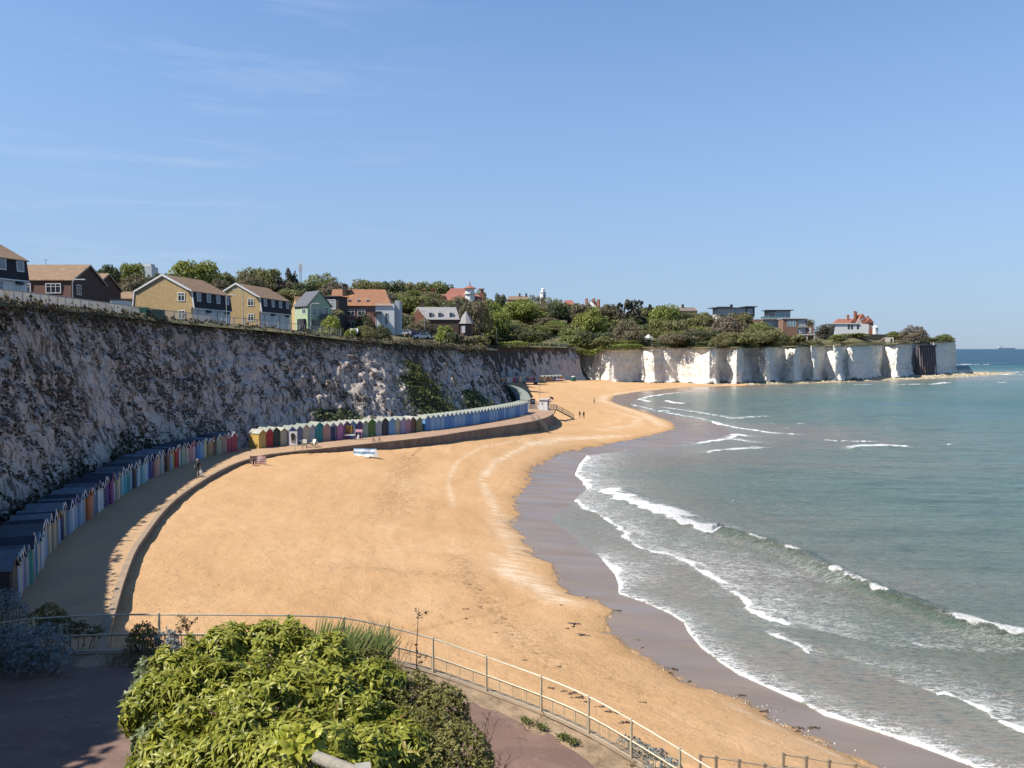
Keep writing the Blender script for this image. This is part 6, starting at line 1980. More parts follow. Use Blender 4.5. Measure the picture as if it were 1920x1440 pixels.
# ------------------------------------------------------------------ mast, lamps, clifftop fence, cars, container
p = at_y(564, 540, 330)
o = thing('phone_mast', 'thin lattice telephone mast with white aerials above the trees', 'mast', p)
b = MB()
for dx, dy in ((-.35, -.2), (.35, -.2), (0, .4)):
    b.beam((dx, dy, -10), (dx, dy, 10), .12)
for k in range(20):
    s = 1 if k % 2 else -1
    b.beam((-.35 * s, -.2, -10 + k), (.35 * s, -.2, -9 + k), .08)
b.build('tower', METAL, o)
for dx in (-.7, 0, .7):
    MB().box(dx - .16, dx + .16, -.5, -.3, 7.3, 10.6).build('aerial', WHITE, o)
def lamp_post(label, px, base_y, top_y, y, side, two=False):
    z0, z1 = z_at(base_y, y), z_at(top_y, y)
    x = (px - 960) / F * y
    o = thing('street_lamp', label, 'street lamp', (x, y, z0))
    h = z1 - z0
    MB().tube([(0, 0, -.8), (0, 0, h * .3)], .10, 8).tube([(0, 0, h * .3), (0, 0, h - .3), (side * .25, 0, h - .02), (side * 1.0, 0, h)], .055, 8).build('pole', plain('lamp_grey', (0.42, 0.44, 0.43), .5), o)
    MB().box(min(side * .9, side * 1.5), max(side * .9, side * 1.5), -.12, .12, h - .06, h + .07).build('lamp_head', plain('lamp_head', (0.60, 0.60, 0.56), .4), o)
    return o
lamp_post('grey street lamp in front of the dark brown gable', 140, 590, 524, 92, 1)
lamp_post('grey street lamp at the near yellow house with its arm to the right', 426.5, 614, 553, 112, 1)
lamp_post('cream street lamp before the farther yellow gable with its arm to the left', 457.5, 614, 543, 118, -1)
lamp_post('grey street lamp standing in front of the green house', 584, 618, 569, 135, 1)
lamp_post('tall pale street lamp beside the white van with its arm to the left', 801, 640, 582.5, 205, -1)
lamp_post('second tall street lamp left of the white van arm to the left', 796, 640, 584, 200, -1)
lamp_post('street lamp on the far clifftop at the left edge of the wood', 931, 641, 614.5, 352, -1)
for px, by, ty, y, lb in ((694.5, 617, 582, 190, 'plain wooden pole by the long tiled house'), (711, 620, 590, 188, 'short wooden pole right of the dark bushes by the white wall'), (792.5, 640, 594, 207, 'thin bare pole left of the two tall street lamps')):
    o = MB().tube([(0, 0, -.5), (0, 0, z_at(ty, y) - z_at(by, y))], .09, 7).build('pole', WOOD)
    o.location = ((px - 960) / F * y, y, z_at(by, y))
    tag(o, lb, 'pole')

# fence along the cliff edge
fe = thing('clifftop_fence', 'long pale post and mesh fence along the edge of the near cliff', 'fence', (0, 0, 0))
fpx = np.concatenate([np.linspace(-60, 300, 60), np.linspace(306, 640, 40)])
FP = []
for p_ in fpx:
    ye, ze = edge_at(p_)
    k_ = np.interp(p_, [-60, 300, 640], [1.6, 1.4, 1.0])
    y = ye + 1.2 * k_
    x = (p_ - 960) / F * y
    FP.append((x, y, ground(x, y)))
FP = resample(smooth_line(np.array(FP), 1), 1.85)[:98]
FG = plain('fence_grey', (0.50, 0.47, 0.43), .7)
pm = MB().box(-.05, .05, -.05, .05, -.4, 1.18).mesh('post')
pm.materials.append(FG)
for q in FP:
    po = bpy.data.objects.new('post', pm)
    COL.objects.link(po)
    po.parent = fe
    po.location = q
b1, b2, b3 = MB(), MB(), MB()
mesh_m, nt, bs = new_mat('fence_mesh')
bs.inputs['Base Color'].default_value = (0.42, 0.40, 0.37, 1)
for i in range(len(FP) - 1):
    p_, q = Vector(FP[i]), Vector(FP[i + 1])
    b1.beam(p_ + Vector((0, 0, 1.14)), q + Vector((0, 0, 1.14)), .07)
    b2.beam(p_ + Vector((0, 0, .12)), q + Vector((0, 0, .12)), .05)
    nb_ = 16 if q.y < 110 else 6
    for k in range(nb_):
        s = p_.lerp(q, (k + .5) / nb_)
        b3.beam(s + Vector((0, 0, .1)), s + Vector((0, 0, 1.1)), .035)
b1.build('top_rail', FG, fe); b2.build('bottom_rail', FG, fe); b3.build('bars', FG, fe)

# parked cars
TYRE = plain('tyre_rubber', (0.02, 0.02, 0.02), .9)
def car(label, px, py, y, az, paint, van=False, group='vehicles on the clifftop road', name='parked_car'):
    o = thing(name, label, 'van' if van else 'car', at_y(px, py, y), -R(az), group)
    if van:
        prof = [(-2.3, .35), (-2.35, 1.0), (-2.3, 2.1), (-2.1, 2.25), (.7, 2.25), (1.2, 2.05), (1.75, 1.2), (2.3, 1.0), (2.4, .6), (2.35, .35)]
    else:
        prof = [(-2.05, .35), (-2.1, .7), (-2.0, 1.0), (-1.35, 1.42), (.35, 1.45), (1.1, .98), (1.9, .82), (2.08, .55), (2.05, .35)]
    w = .85 if not van else .95
    b = MB(); b.prism(prof, -w, w); b.build('body', paint, o)
    g = MB()
    if van:
        g.prism([(.75, 1.25), (1.62, 1.25), (1.15, 1.98), (.8, 1.98)], -w - .01, w + .01)
        g.beam((1.75, 0, 1.25), (1.24, 0, 2.0), 1.6, .05, 0, (0, 1, 0))
    else:
        g.prism([(-1.65, .98), (.85, .98), (.28, 1.36), (-1.25, 1.34)], -w - .01, w + .01)
        g.beam((1.08, 0, 1.02), (.42, 0, 1.42), 1.45, .05, 0, (0, 1, 0))
        g.beam((-1.98, 0, 1.03), (-1.42, 0, 1.39), 1.45, .05, 0, (0, 1, 0))
    g.build('windows', GLASS, o)
    for x in (-1.3, 1.35):
        for s in (-1, 1):
            wl_ = MB(); n_ = 14
            wl_.prism([(x + .33 * math.cos(2 * math.pi * k / n_), .33 + .33 * math.sin(2 * math.pi * k / n_)) for k in range(n_)], min(s * (w - .2), s * (w + .015)), max(s * (w - .2), s * (w + .015)))
            wl_.build('wheel', TYRE, o)
    for s in (-.6, .6):
        MB().box(2.0, 2.12, s - .18, s + .18, .62, .78).build('headlight', FRAME, o)
    return o
def carpaint(n, c):
    m = plain(n, c, .3, .03); return m
PW, PR, PB = carpaint('white_car_paint', (0.74, 0.74, 0.73)), carpaint('red_car_paint', (0.42, 0.05, 0.05)), carpaint('navy_car_paint', (0.02, 0.03, 0.08))
car('white car parked at the fence below the bright shrubs by the long house', 664, 629, 166, 80, PW)
car('small white van parked in front of the hedge near the white end wall', 721, 628, 182, 95, PW, True)
car('white hatchback parked right of the white van on the clifftop road', 756, 629, 196, 172, PW)
car('red car parked next to the white hatchback', 774, 630, 199, 150, PR)
car('navy blue car parked right behind the red car', 783, 632, 196, 160, PB)
car('tall white camper van behind the parked cars under the street lamps', 791, 628, 210, 165, PW, True)
car('white car with dark windows parked nearest the cliff edge under the lamps', 790, 636, 184, 150, PW)
# green skip-like container by the near yellow house
c = at_y(232, 594, 98)
o = thing('container', 'green steel storage container behind the fence left of the nearer yellow house', 'container', c, R(14))
b = MB(); b.box(0, 2.6, 0, 2, -.3, 1.15); b.box(-.06, 2.66, -.05, 2.05, 1.153, 1.25); b.build('body', plain('green_steel', (0.16, 0.30, 0.17), .6), o)
b = MB(); b.box(2.603, 4.5, .3, 2.0, -.3, .95); b.build('dark_end', plain('dark_green_steel', (0.03, 0.06, 0.045), .6), o)
b = MB(); b.box(.9, 1.7, -.03, -.003, .45, .85); b.build('panel', RENDER, o)
c = at_y(222, 590, 104)
o = thing('shed', 'small white lean to shed at the foot of the dark brown gable', 'shed', c, R(10))
b = MB(); b.box(-1.0, 1.0, 0, 2.4, -1.5, 1.9); b.build('wall', RENDER, o)
b = MB(); b.prism([(-1.1, 2.0), (1.1, 1.9), (1.1, 2.0), (-1.1, 2.15)], -.1, 2.5); b.build('roof', DARK, o)
# distant ship
p = at(1888, 655.2, 0)
o = thing('cargo_ship', 'faint cargo ship far out on the horizon', 'ship', p, R(3))
sc_ = p.y / F
SHIP = plain('hazy_hull', (0.22, 0.28, 0.38), .9)
b = MB(); b.prism([(-16 * sc_, 3 * sc_), (-15 * sc_, -.5 * sc_), (15 * sc_, -.5 * sc_), (17 * sc_, 3.2 * sc_), (14 * sc_, 2.8 * sc_), (-10 * sc_, 2.6 * sc_)], 0, 4 * sc_); b.build('hull', SHIP, o)
b = MB(); b.box(-15 * sc_, -8 * sc_, .5 * sc_, 3 * sc_, 2.7 * sc_, 6 * sc_); b.build('bridge', plain('hazy_white', (0.6, 0.66, 0.74), .9), o)
# ------------------------------------------------------------------ foliage made of many small leaves
def unit(v):
    return v / (np.linalg.norm(v, axis=-1, keepdims=True) + 1e-9)

def leaf_quads(P, Nn, size, aspect=1.0, tilt=0.9, rg=nrng):
    """one flat leaf (quad) per point, roughly facing along Nn"""
    n = len(P)
    nn = unit(Nn + rg.normal(0, tilt, (n, 3)))
    a = unit(np.cross(nn, rg.normal(0, 1, (n, 3))))
    b = np.cross(nn, a)
    s = (np.asarray(size) * rg.uniform(0.6, 1.35, n))[:, None]
    a, b = a * s * 0.5, b * s * 0.5 * aspect
    V = np.stack([P - a - b * .35, P + a * .2 - b, P + a + b * .35, P - a * .2 + b], 1).reshape(-1, 3)
    return V, np.arange(4 * n).reshape(-1, 4)

def crown_points(n, kind, rg):
    """points and normals on leaf clumps filling a unit crown (radius 1, height 1, base at 0)"""
    clumps = []
    nc = {'round': 44, 'dome': 60, 'tall': 30, 'pine': 15, 'bush': 26}[kind]
    while len(clumps) < nc:
        p = rg.uniform(-1, 1, 3)
        if kind == 'round':
            c = np.array([p[0] * .72, p[1] * .72, .30 + .55 * (p[2] * .5 + .5)]); ok = (c[0] ** 2 + c[1] ** 2) < (.72 ** 2) * max(0.08, 1 - ((c[2] - .5) / .46) ** 2); r = rg.uniform(.22, .36)
        elif kind == 'dome':
            c = np.array([p[0] * .80, p[1] * .80, .10 + .70 * (p[2] * .5 + .5)]); ok = (c[0] ** 2 + c[1] ** 2) / .64 + (c[2] / .82) ** 2 < 1.0; r = rg.uniform(.20, .32)
        elif kind == 'tall':
            c = np.array([p[0] * .62, p[1] * .62, .22 + .64 * (p[2] * .5 + .5)]); ok = np.hypot(c[0], c[1]) < .68 * (1.1 - abs(c[2] - .48) * 1.5); r = rg.uniform(.20, .36)
        elif kind == 'pine':
            c = np.array([p[0] * .75, p[1] * .75, .36 + .5 * (p[2] * .5 + .5)]); ok = np.hypot(c[0], c[1]) < .8; r = rg.uniform(.16, .30)
        else:
            c = np.array([p[0] * .7, p[1] * .7, .16 + .55 * (p[2] * .5 + .5)]); ok = (c[0] ** 2 + c[1] ** 2) / .55 + (c[2] / .85) ** 2 < 1.0; r = rg.uniform(.24, .38)
        if ok:
            clumps.append((c, r))
    k = n // nc
    Ps, Ns = [], []
    for c, r in clumps:
        d = unit(rg.normal(0, 1, (k, 3)))
        d[:, 2] = np.where(d[:, 2] < -.35, -d[:, 2], d[:, 2])
        rr = r * rg.uniform(.62, 1.04, k) ** .6
        zz = .62 if kind == 'pine' else .8
        Ps.append(c + d * rr[:, None] * np.array([1, 1, zz]))
        Ns.append(d + np.array([0, 0, .25]))
    Pn, Nn = np.vstack(Ps), np.vstack(Ns)
    Pn[:, 2] = np.clip(Pn[:, 2], 0.03, None)
    return Pn, Nn

def make_crown(kind, n, leaf, seed):
    rg = np.random.default_rng(seed)
    P, Nn = crown_points(n, kind, rg)
    V, Q = leaf_quads(P, Nn, np.full(len(P), leaf), .8, .75, rg)
    me = np_mesh('crown', V, Q)
    me.materials.append(None)
    return me

def make_trunk(kind, seed):
    rg = random.Random(seed)
    b = MB()
    b.tube([(0, 0, -.15), (.01, .0, .15), (.03, .02, .4), (.02, .03, .75)], [.06, .045, .032, .012], 7)
    for k in range(5):
        a = k * 1.26 + rg.uniform(-.3, .3)
        z = .22 + .08 * k
        r = rg.uniform(.4, .6)
        b.tube([(.02, .01, z), (r * .5 * math.cos(a), r * .5 * math.sin(a), z + .14), (r * math.cos(a), r * math.sin(a), z + .24)], [.022, .014, .005], 5)
    me = b.mesh('trunk')
    me.materials.append(plain('bark_%s_%d' % (kind, seed), (0.11, 0.085, 0.06), .95))
    return me
KINDS = {'round': [make_crown('round', 4400, .078, 21), make_crown('round', 4400, .078, 22), make_crown('round', 4400, .075, 23)],
         'dome': [make_crown('dome', 5600, .064, 31), make_crown('dome', 5600, .064, 32)],
         'tall': [make_crown('tall', 3600, .09, 41), make_crown('tall', 3600, .09, 42)],
         'pine': [make_crown('pine', 1500, .10, 51), make_crown('pine', 1300, .10, 52)],
         'bush': [make_crown('bush', 1500, .13, 61), make_crown('bush', 1500, .13, 62)]}
TRUNKS = {k: make_trunk(k, i) for i, k in enumerate(KINDS)}
LEAF = {
    'bright green': leafmat('leaf_bright', (0.124, 0.161, 0.032), (0.227, 0.271, 0.052), (0.344, 0.381, 0.088), .36, .6, .10),
    'mid green': leafmat('leaf_mid', (0.102, 0.126, 0.035), (0.183, 0.207, 0.061), (0.278, 0.300, 0.100), .36, .6, .12),
    'dark green': leafmat('leaf_dark', (0.050, 0.065, 0.029), (0.094, 0.115, 0.049), (0.154, 0.176, 0.076), .28, .6, .12),
    'olive green': leafmat('leaf_olive', (0.117, 0.120, 0.044), (0.205, 0.203, 0.079), (0.307, 0.293, 0.129), .34, .65, .12),
    'grey brown': leafmat('leaf_greybrown', (0.104, 0.089, 0.051), (0.183, 0.159, 0.093), (0.275, 0.240, 0.144), .25, .75, .08),
    'purple brown': leafmat('leaf_purple', (0.104, 0.083, 0.059), (0.177, 0.143, 0.098), (0.262, 0.213, 0.149), .25, .75, .05),
    'blackish': leafmat('leaf_black', (0.029, 0.032, 0.022), (0.059, 0.057, 0.038), (0.098, 0.090, 0.059), .12, .7, .1),
    'lime green': leafmat('leaf_lime', (0.152, 0.195, 0.027), (0.256, 0.311, 0.044), (0.390, 0.421, 0.091), .25, .55, .05),
}
trng = random.Random(99)
def tree(label, col, kind, px, top_y, width_px, y, group=None, cat='tree', base=None, k=None, name=None, squash=1.0):
    x = (px - 960) / F * y
    g = ground(x, y) if base is None else base
    h = max(z_at(top_y, y) - g, 2.0)
    r = width_px * y / F / 2
    me = (k if k is not None else trng.randrange(99))
    o = thing(name or {'bush': 'bush'}.get(kind, 'tree'), label, cat, (x, y, g - .1), trng.uniform(0, 6.28), group)
    c = bpy.data.objects.new('crown', KINDS[kind][me % len(KINDS[kind])])
    COL.objects.link(c); c.parent = o
    put_mat(c, LEAF[col])
    c.scale = (r, r * squash, h * (.92 if kind != 'dome' else .97))
    t_ = bpy.data.objects.new('trunk', TRUNKS[kind])
    COL.objects.link(t_); t_.parent = o
    t_.scale = (min(r, h * .6), min(r, h * .6), h * .95)
    return o

# --- trees one can tell apart (photo column, top row, width, distance)
T = [
    # skyline behind the houses, left to right
    ('dark leafy tree on the skyline right behind the brown brick gables', 'dark green', 'round', 208, 494, 52, 250), ('rounded tree with a sunlit yellow green top under the flat white block', 'bright green', 'round', 252, 489, 56, 262),
    ('bare looking grey brown tree left of the nearer yellow gable', 'grey brown', 'dome', 262, 508, 78, 236), ('near black shrubby tree just left of the nearer yellow gable peak', 'dark green', 'tall', 292, 510, 44, 232),
    ('low green bush between the brown brick house and the grey brown tree', 'mid green', 'bush', 226, 527, 40, 200),
    ('big bright green domed tree rising behind the nearer yellow house roof', 'bright green', 'round', 372, 486, 112, 248), ('olive tree on the right flank of the big bright green dome', 'olive green', 'round', 418, 506, 60, 262),
    ('dark rounded tree on the left edge of the big bright green dome', 'dark green', 'round', 325, 512, 50, 262),
    ('broad dark olive tree above the farther yellow house', 'olive green', 'dome', 470, 497, 108, 270), ('green topped tree right of the broad dark olive tree', 'mid green', 'round', 503, 501, 72, 280),
    ('brownish tree in the gap between the two yellow house roofs', 'grey brown', 'round', 415, 520, 50, 236),
    ('slim dark conifer just left of the telephone mast', 'blackish', 'tall', 548, 502, 30, 300), ('purple brown bushy tree beneath the slim conifer', 'purple brown', 'round', 530, 522, 60, 280),
    ('dark tree behind the dark slate roof of the green house', 'dark green', 'round', 572, 526, 58, 276), ('broad dome of mixed green and brown right of the telephone mast', 'mid green', 'dome', 606, 506, 86, 300),
    ('low purple brown domed tree behind the chimney of the long tiled house', 'purple brown', 'dome', 632, 522, 78, 272), ('pale olive tree above the orange tiled roof', 'olive green', 'round', 690, 523, 84, 270),
    ('dark green tree above the right end of the orange tiled roof', 'dark green', 'round', 737, 525, 66, 276), ('brown tree tucked behind the right end of the orange roof', 'grey brown', 'round', 722, 545, 60, 250),
    ('grey olive tree on the skyline in the middle of the left wood', 'olive green', 'round', 768, 527, 66, 312), ('bright topped tree on the skyline left of the red roofed mansion', 'mid green', 'round', 808, 526, 86, 345), ('dark rounded tree on the skyline touching the mansion roof', 'dark green', 'round', 840, 531, 56, 352),
    ('wide dark tree on the skyline behind the lantern tower of the mansion', 'olive green', 'dome', 888, 529, 84, 372), ('green tree below the skyline over the white end wall', 'mid green', 'round', 775, 552, 80, 262),
    ('dull brown tree in front of the left chimney of the mansion', 'grey brown', 'round', 800, 558, 56, 270), ('fresh green bush in front of the mansion roof', 'bright green', 'round', 800, 572, 64, 250), ('dark green tree between the mansion and the slated turret house', 'dark green', 'round', 852, 578, 44, 262),
    ('dark leafy bush right of the white end wall', 'dark green', 'dome', 752, 584, 52, 206), ('large brown green bush left of the slated turret house', 'grey brown', 'dome', 790, 596, 74, 205), ('slim pale stemmed shrub above the brown green bush', 'olive green', 'tall', 768, 590, 34, 222),
    ('grey brown tree beneath the lantern tower, left of the big wood', 'grey brown', 'round', 876, 580, 46, 300),
    ('bright green ivy clad bush at the cliff edge before the slated house', 'bright green', 'bush', 833, 603, 40, 200), ('dark bush hanging over the cliff edge below the ivy clad bush', 'dark green', 'bush', 846, 618, 36, 197),
    ('brown scrubby bank bush running down right of the turret house', 'grey brown', 'bush', 868, 622, 60, 212), ('olive scrub bush leaning over the gap between the two cliffs', 'olive green', 'bush', 893, 622, 58, 226),
    ('mid green tree right below the lantern tower of the mansion', 'mid green', 'round', 872, 566, 50, 292), ('bright green leafy tree in front of the right half of the mansion', 'bright green', 'round', 846, 566, 54, 286), ('dark green tree right of the turret house, before the big wood', 'dark green', 'round', 886, 592, 48, 262), ('brown olive tree at the right end of the mansion roof', 'olive green', 'round', 896, 556, 56, 318),
    # in front of the houses
    ('glossy round yellow green bush in front of the green house', 'lime green', 'dome', 621, 588, 54, 150), ('dark rounded shrub in front of the long tiled house', 'dark green', 'dome', 684, 582, 56, 176), ('clipped low olive green shrub in front of the dark rounded shrub', 'olive green', 'dome', 683, 606, 62, 168),
    ('small bush with bright yellow flowers beside the glossy round bush', 'lime green', 'bush', 658, 610, 28, 164), ('dark shrub under the porch of the white end wall', 'dark green', 'dome', 718, 606, 42, 176),
    # the big wood
    ('bright green spreading tree at the left end of the big wood', 'bright green', 'round', 908, 553, 96, 415), ('bright green tree in the big wood just above the far clifftop lamp', 'bright green', 'round', 925, 576, 84, 398), ('dark shaded tree at the left foot of the big wood', 'dark green', 'round', 893, 600, 50, 380),
    ('small dark round tree on the skyline at the left end of the big wood', 'dark green', 'round', 938, 549, 30, 470), ('bright green tree top left of the lighthouse', 'bright green', 'round', 985, 562, 92, 455), ('olive brown shrubby dome at the foot of the lighthouse', 'grey brown', 'dome', 1003, 548, 62, 560), ('olive hump of trees right of the lighthouse', 'olive green', 'dome', 1034, 553, 72, 575),
    ('dark green tree below the salmon red house', 'dark green', 'round', 1043, 564, 56, 470), ('fresh green tree below the white gable on the skyline', 'bright green', 'round', 1104, 577, 78, 440), ('brown grey tree crown left of the white gable', 'grey brown', 'round', 1090, 564, 54, 500), ('olive tree crown right of the white gable', 'grey brown', 'round', 1140, 569, 60, 500),
    ('wide spreading dark pine on the skyline right of the white gable', 'blackish', 'pine', 1183, 556, 66, 470), ('small dark conifer on the skyline right of the wide pine', 'blackish', 'pine', 1217, 565, 26, 480), ('bright green tree right of the wide pine', 'bright green', 'round', 1247, 569, 76, 455),
    ('brown leaved round tree behind the clifftop hedge left of the shelter', 'grey brown', 'dome', 1174, 593, 66, 410), ('huge purple brown domed tree on the clifftop right of the shelter', 'purple brown', 'dome', 1356, 584, 112, 432), ('green tree tucked on the left shoulder of the huge brown dome', 'olive green', 'round', 1318, 583, 54, 445),
    ('yellow green tree right of the white shelter', 'olive green', 'round', 1266, 598, 66, 424), ('mid green tree above the white shelter', 'mid green', 'round', 1236, 594, 56, 432), ('dark evergreen right behind the shelter between two brown trees', 'dark green', 'round', 1204, 606, 40, 438),
    ('olive treetops in front of the long low modern house', 'olive green', 'round', 1392, 582, 66, 455), ('mid green tree in front of the glass fronted modern house', 'mid green', 'round', 1424, 602, 70, 440), ('green bushy tree sloping down right of the huge brown dome', 'mid green', 'round', 1408, 610, 64, 425),
    ('yellowish green bush below the orange brick modern house', 'olive green', 'dome', 1452, 612, 60, 424), ('dark rounded tree between the orange brick house and the white bungalow', 'blackish', 'dome', 1546, 605, 46, 474), ('brown twiggy tree behind the orange brick modern house', 'grey brown', 'round', 1512, 596, 34, 500),
    ('tangled green bush at the clifftop below the modern balconies', 'olive green', 'bush', 1488, 622, 54, 424), ('low green bush at the left end of the tan garden wall', 'mid green', 'bush', 1572, 624, 42, 452), ('low green hedge bush below the white bungalow', 'mid green', 'bush', 1600, 622, 60, 480),
    ('big brown domed bush near the tip of the headland', 'purple brown', 'dome', 1711, 606, 58, 492), ('dark green bush left of the brown dome at the headland tip', 'mid green', 'dome', 1676, 620, 44, 500), ('bright green windswept bush at the very tip of the headland', 'mid green', 'dome', 1768, 625, 40, 516), ('low green bush between the brown dome and the windswept bush', 'dark green', 'bush', 1742, 629, 34, 508),
]
for lb, col, kind, px, ty, w, y in T:
    tree(lb, col, kind, px, ty, w, y)
# --- the rest of the woods: trees that nothing sets apart
fill = []
for i in range(64):
    px = trng.uniform(200, 890)
    fill.append((px, np.interp(px, [200, 350, 480, 620, 700, 880], [512, 508, 514, 528, 540, 545]) + trng.uniform(0, 22), trng.uniform(44, 80), trng.uniform(245, 330), 'left'))
for i in range(150):
    px = trng.uniform(880, 1440)
    y = trng.uniform(392, 540)
    t_ = (y - 392) / 148
    sky = np.interp(px, [880, 1000, 1100, 1200, 1300, 1440], [556, 562, 574, 578, 586, 602])
    base_ = 626
    ty_ = base_ + (sky - base_) * min(1, t_ * 1.25) + trng.uniform(-6, 8)
    fill.append((px, max(ty_, 597 if px > 1330 else 0), trng.uniform(46, 84), y, 'big'))
cnt = {}
for px, ty, w, y, zone in sorted(fill, key=lambda q: -q[3]):
    if zone == 'big' and 1190 < px < 1245 and y < 425:
        continue
    x = (px - 960) / F * y
    if z_at(ty, y) - ground(x, y) < 4.0:
        ty = 654 - (ground(x, y) + 5.5 - 18) / y * F
    if zone == 'left':
        col = trng.choice(['mid green', 'dark green', 'olive green', 'grey brown', 'olive green'])
        lb, gp = f'{col} tree in the thick of the wood on the skyline behind the clifftop houses', 'wood behind the houses'
    else:
        col = trng.choice(['bright green', 'mid green', 'bright green', 'dark green', 'olive green'] if px < 1000 else ['mid green', 'olive green', 'dark green', 'olive green', 'grey brown', 'bright green'])
        lb, gp = f'{col} tree in the thick of the big wood above the bay', 'big wood above the bay'
    tree(lb, col, trng.choice(['round', 'round', 'dome', 'tall']) if zone == 'left' else trng.choice(['round', 'round', 'dome']), px, ty, w, y, gp)

# palm by the green house
p = at_y(634, 612, 158)
o = thing('palm_tree', 'small palm with arching dark fronds between the glossy bush and the long house', 'palm', p)
MB().tube([(0, 0, -.5), (.05, 0, 1.6), (0, .05, 3.0)], [.24, .2, .17], 8).build('trunk', plain('palm_trunk', (0.14, 0.10, 0.07), .95), o)
V, Q = [], []
for k in range(26):
    a = k * 2.4
    el = R(trng.uniform(-10, 75))
    L_ = trng.uniform(1.5, 2.1)
    for i in range(7):
        t_ = i / 6
        rr = L_ * t_ * math.cos(el)
        zz = 3.0 + L_ * (t_ * math.sin(el) - .75 * t_ * t_)
        wd = .22 * math.sin(math.pi * min(1, t_ * .85 + .15)) + .02
        c_ = Vector((rr * math.cos(a), rr * math.sin(a), zz)); sd = Vector((-math.sin(a), math.cos(a), 0)) * wd
        V += [c_ - sd + Vector((0, 0, -.08)), c_, c_ + sd + Vector((0, 0, -.08))]
    b0 = k * 21
    for i in range(6):
        for j in range(2):
            Q.append((b0 + 3 * i + j, b0 + 3 * i + j + 1, b0 + 3 * i + 4 + j, b0 + 3 * i + 3 + j))
link_mesh('fronds', np_mesh('fronds', [tuple(v) for v in V], Q), LEAF['olive green'], o)
# yellow blossom on the small bush
# --- hedges along the headland
def hedge(label, pts, w, h, col, n, leaf=.5, drop=0.0):
    """leafy hedge along a line of (px, distance)"""
    L = np.array([((p - 960) / F * y, y) for p, y in pts])
    L = resample(smooth_line(L, 1), .5)
    g = np.array([ground(x, y) for x, y in L])
    c = L[len(L) // 2]
    k = nrng.integers(0, len(L), n)
    th = nrng.uniform(-.25 * math.pi, 1.25 * math.pi, n)
    rr = nrng.uniform(.75, 1.0, n)
    t_ = np.gradient(L, axis=0); t_ = t_ / np.linalg.norm(t_, axis=1)[:, None]
    nn = np.stack([-t_[:, 1], t_[:, 0]], 1)
    hv = (1 + .22 * fbm(k * .13, 0, 2, 3))
    P = np.zeros((n, 3))
    off = np.sign(np.cos(th)) * np.abs(np.cos(th)) ** .6 * rr * w / 2
    P[:, :2] = L[k] + nn[k] * off[:, None] + nrng.normal(0, .2, (n, 2))
    P[:, 2] = g[k] + h * hv * (0.45 + .55 * np.sign(np.sin(th)) * np.abs(np.sin(th)) ** .6 * rr) - np.where(off < 0, drop, 0)
    Nn = np.stack([nn[k][:, 0] * np.cos(th), nn[k][:, 1] * np.cos(th), np.sin(th) + .2], 1)
    o0 = np.array([c[0], c[1], g[len(L) // 2]])
    V, Q = leaf_quads(P - o0, Nn, np.full(n, leaf), .8, .7)
    o = link_mesh('hedge', np_mesh('hedge', V, Q), LEAF[col])
    o.location = o0
    return tag(o, label, 'hedge')
hedge('bright green unclipped hedge bank above the pale cliff corner', [(1068, 392), (1100, 396), (1150, 391), (1200, 405)], 5.0, 3.2, 'bright green', 5200, .55, 1.6)
hedge('dark clipped hedge along the clifftop below the brown trees', [(1180, 410), (1240, 408), (1330, 402), (1390, 401)], 2.6, 2.8, 'dark green', 5200, .5)
hedge('green hedge with a level top in front of the huge brown dome', [(1300, 404), (1360, 402), (1420, 406)], 2.6, 3.0, 'mid green', 2600, .5)
hedge('pale green low hedge on the far clifftop behind the gap', [(936, 352), (965, 356), (985, 362)], 2.5, 2.2, 'lime green', 1500, .45)
hedge('tangled bramble hedge along the clifftop below the modern houses', [(1385, 405), (1440, 413), (1490, 425), (1535, 440)], 4.0, 2.6, 'olive green', 5200, .5, 0)
hedge('low scrubby hedge along the clifftop below the garden wall', [(1535, 440), (1590, 448), (1640, 472), (1700, 488)], 4.0, 1.2, 'olive green', 3600, .45, 0)
hedge('green hedge on the crest before the red mansion', [(1590, 500), (1650, 505), (1700, 505)], 3, 1.8, 'mid green', 2200, .5)
hedge('dense green hedge on the headland tip', [(1725, 501), (1760, 515), (1786, 524)], 3.0, 1.4, 'mid green', 2000, .45, 0)
hedge('dark garden shrubs along the far clifftop wall', [(985, 366), (1040, 376), (1090, 388)], 3.0, 1.7, 'olive green', 1900, .5)
o = MB()
for a_, b_ in ((1012, 1020), (1030, 1042), (1048, 1064)):
    p, q = at_y(a_, 645, 372 + (a_ - 1000) * .16), at_y(b_, 645, 372 + (b_ - 1000) * .16)
    w_ = MB().beam(Vector((0, 0, -1)), q - p + Vector((0, 0, -1)), .4, 3.0).build('garden_wall', RENDER)
    w_.location = p
    tag(w_, {1012: 'short pale garden wall piece on the far clifftop, left one', 1030: 'short pale garden wall piece on the far clifftop, middle one', 1048: 'longest pale garden wall piece on the far clifftop near the cliff corner'}[a_], 'wall')

# --- scrub: growth nobody could count
def cliff_pts(u, vv):
    i = np.clip(u * (CL.shape[0] - 1), 0, CL.shape[0] - 1.001); j = np.clip(vv * (NV - 1), 0, NV - 1.001)
    i0, j0 = i.astype(int), j.astype(int)
    fi, fj = (i - i0)[:, None], (j - j0)[:, None]
    return CL[i0, j0] * (1 - fi) * (1 - fj) + CL[i0 + 1, j0] * fi * (1 - fj) + CL[i0, j0 + 1] * (1 - fi) * fj + CL[i0 + 1, j0 + 1] * fi * fj, i0
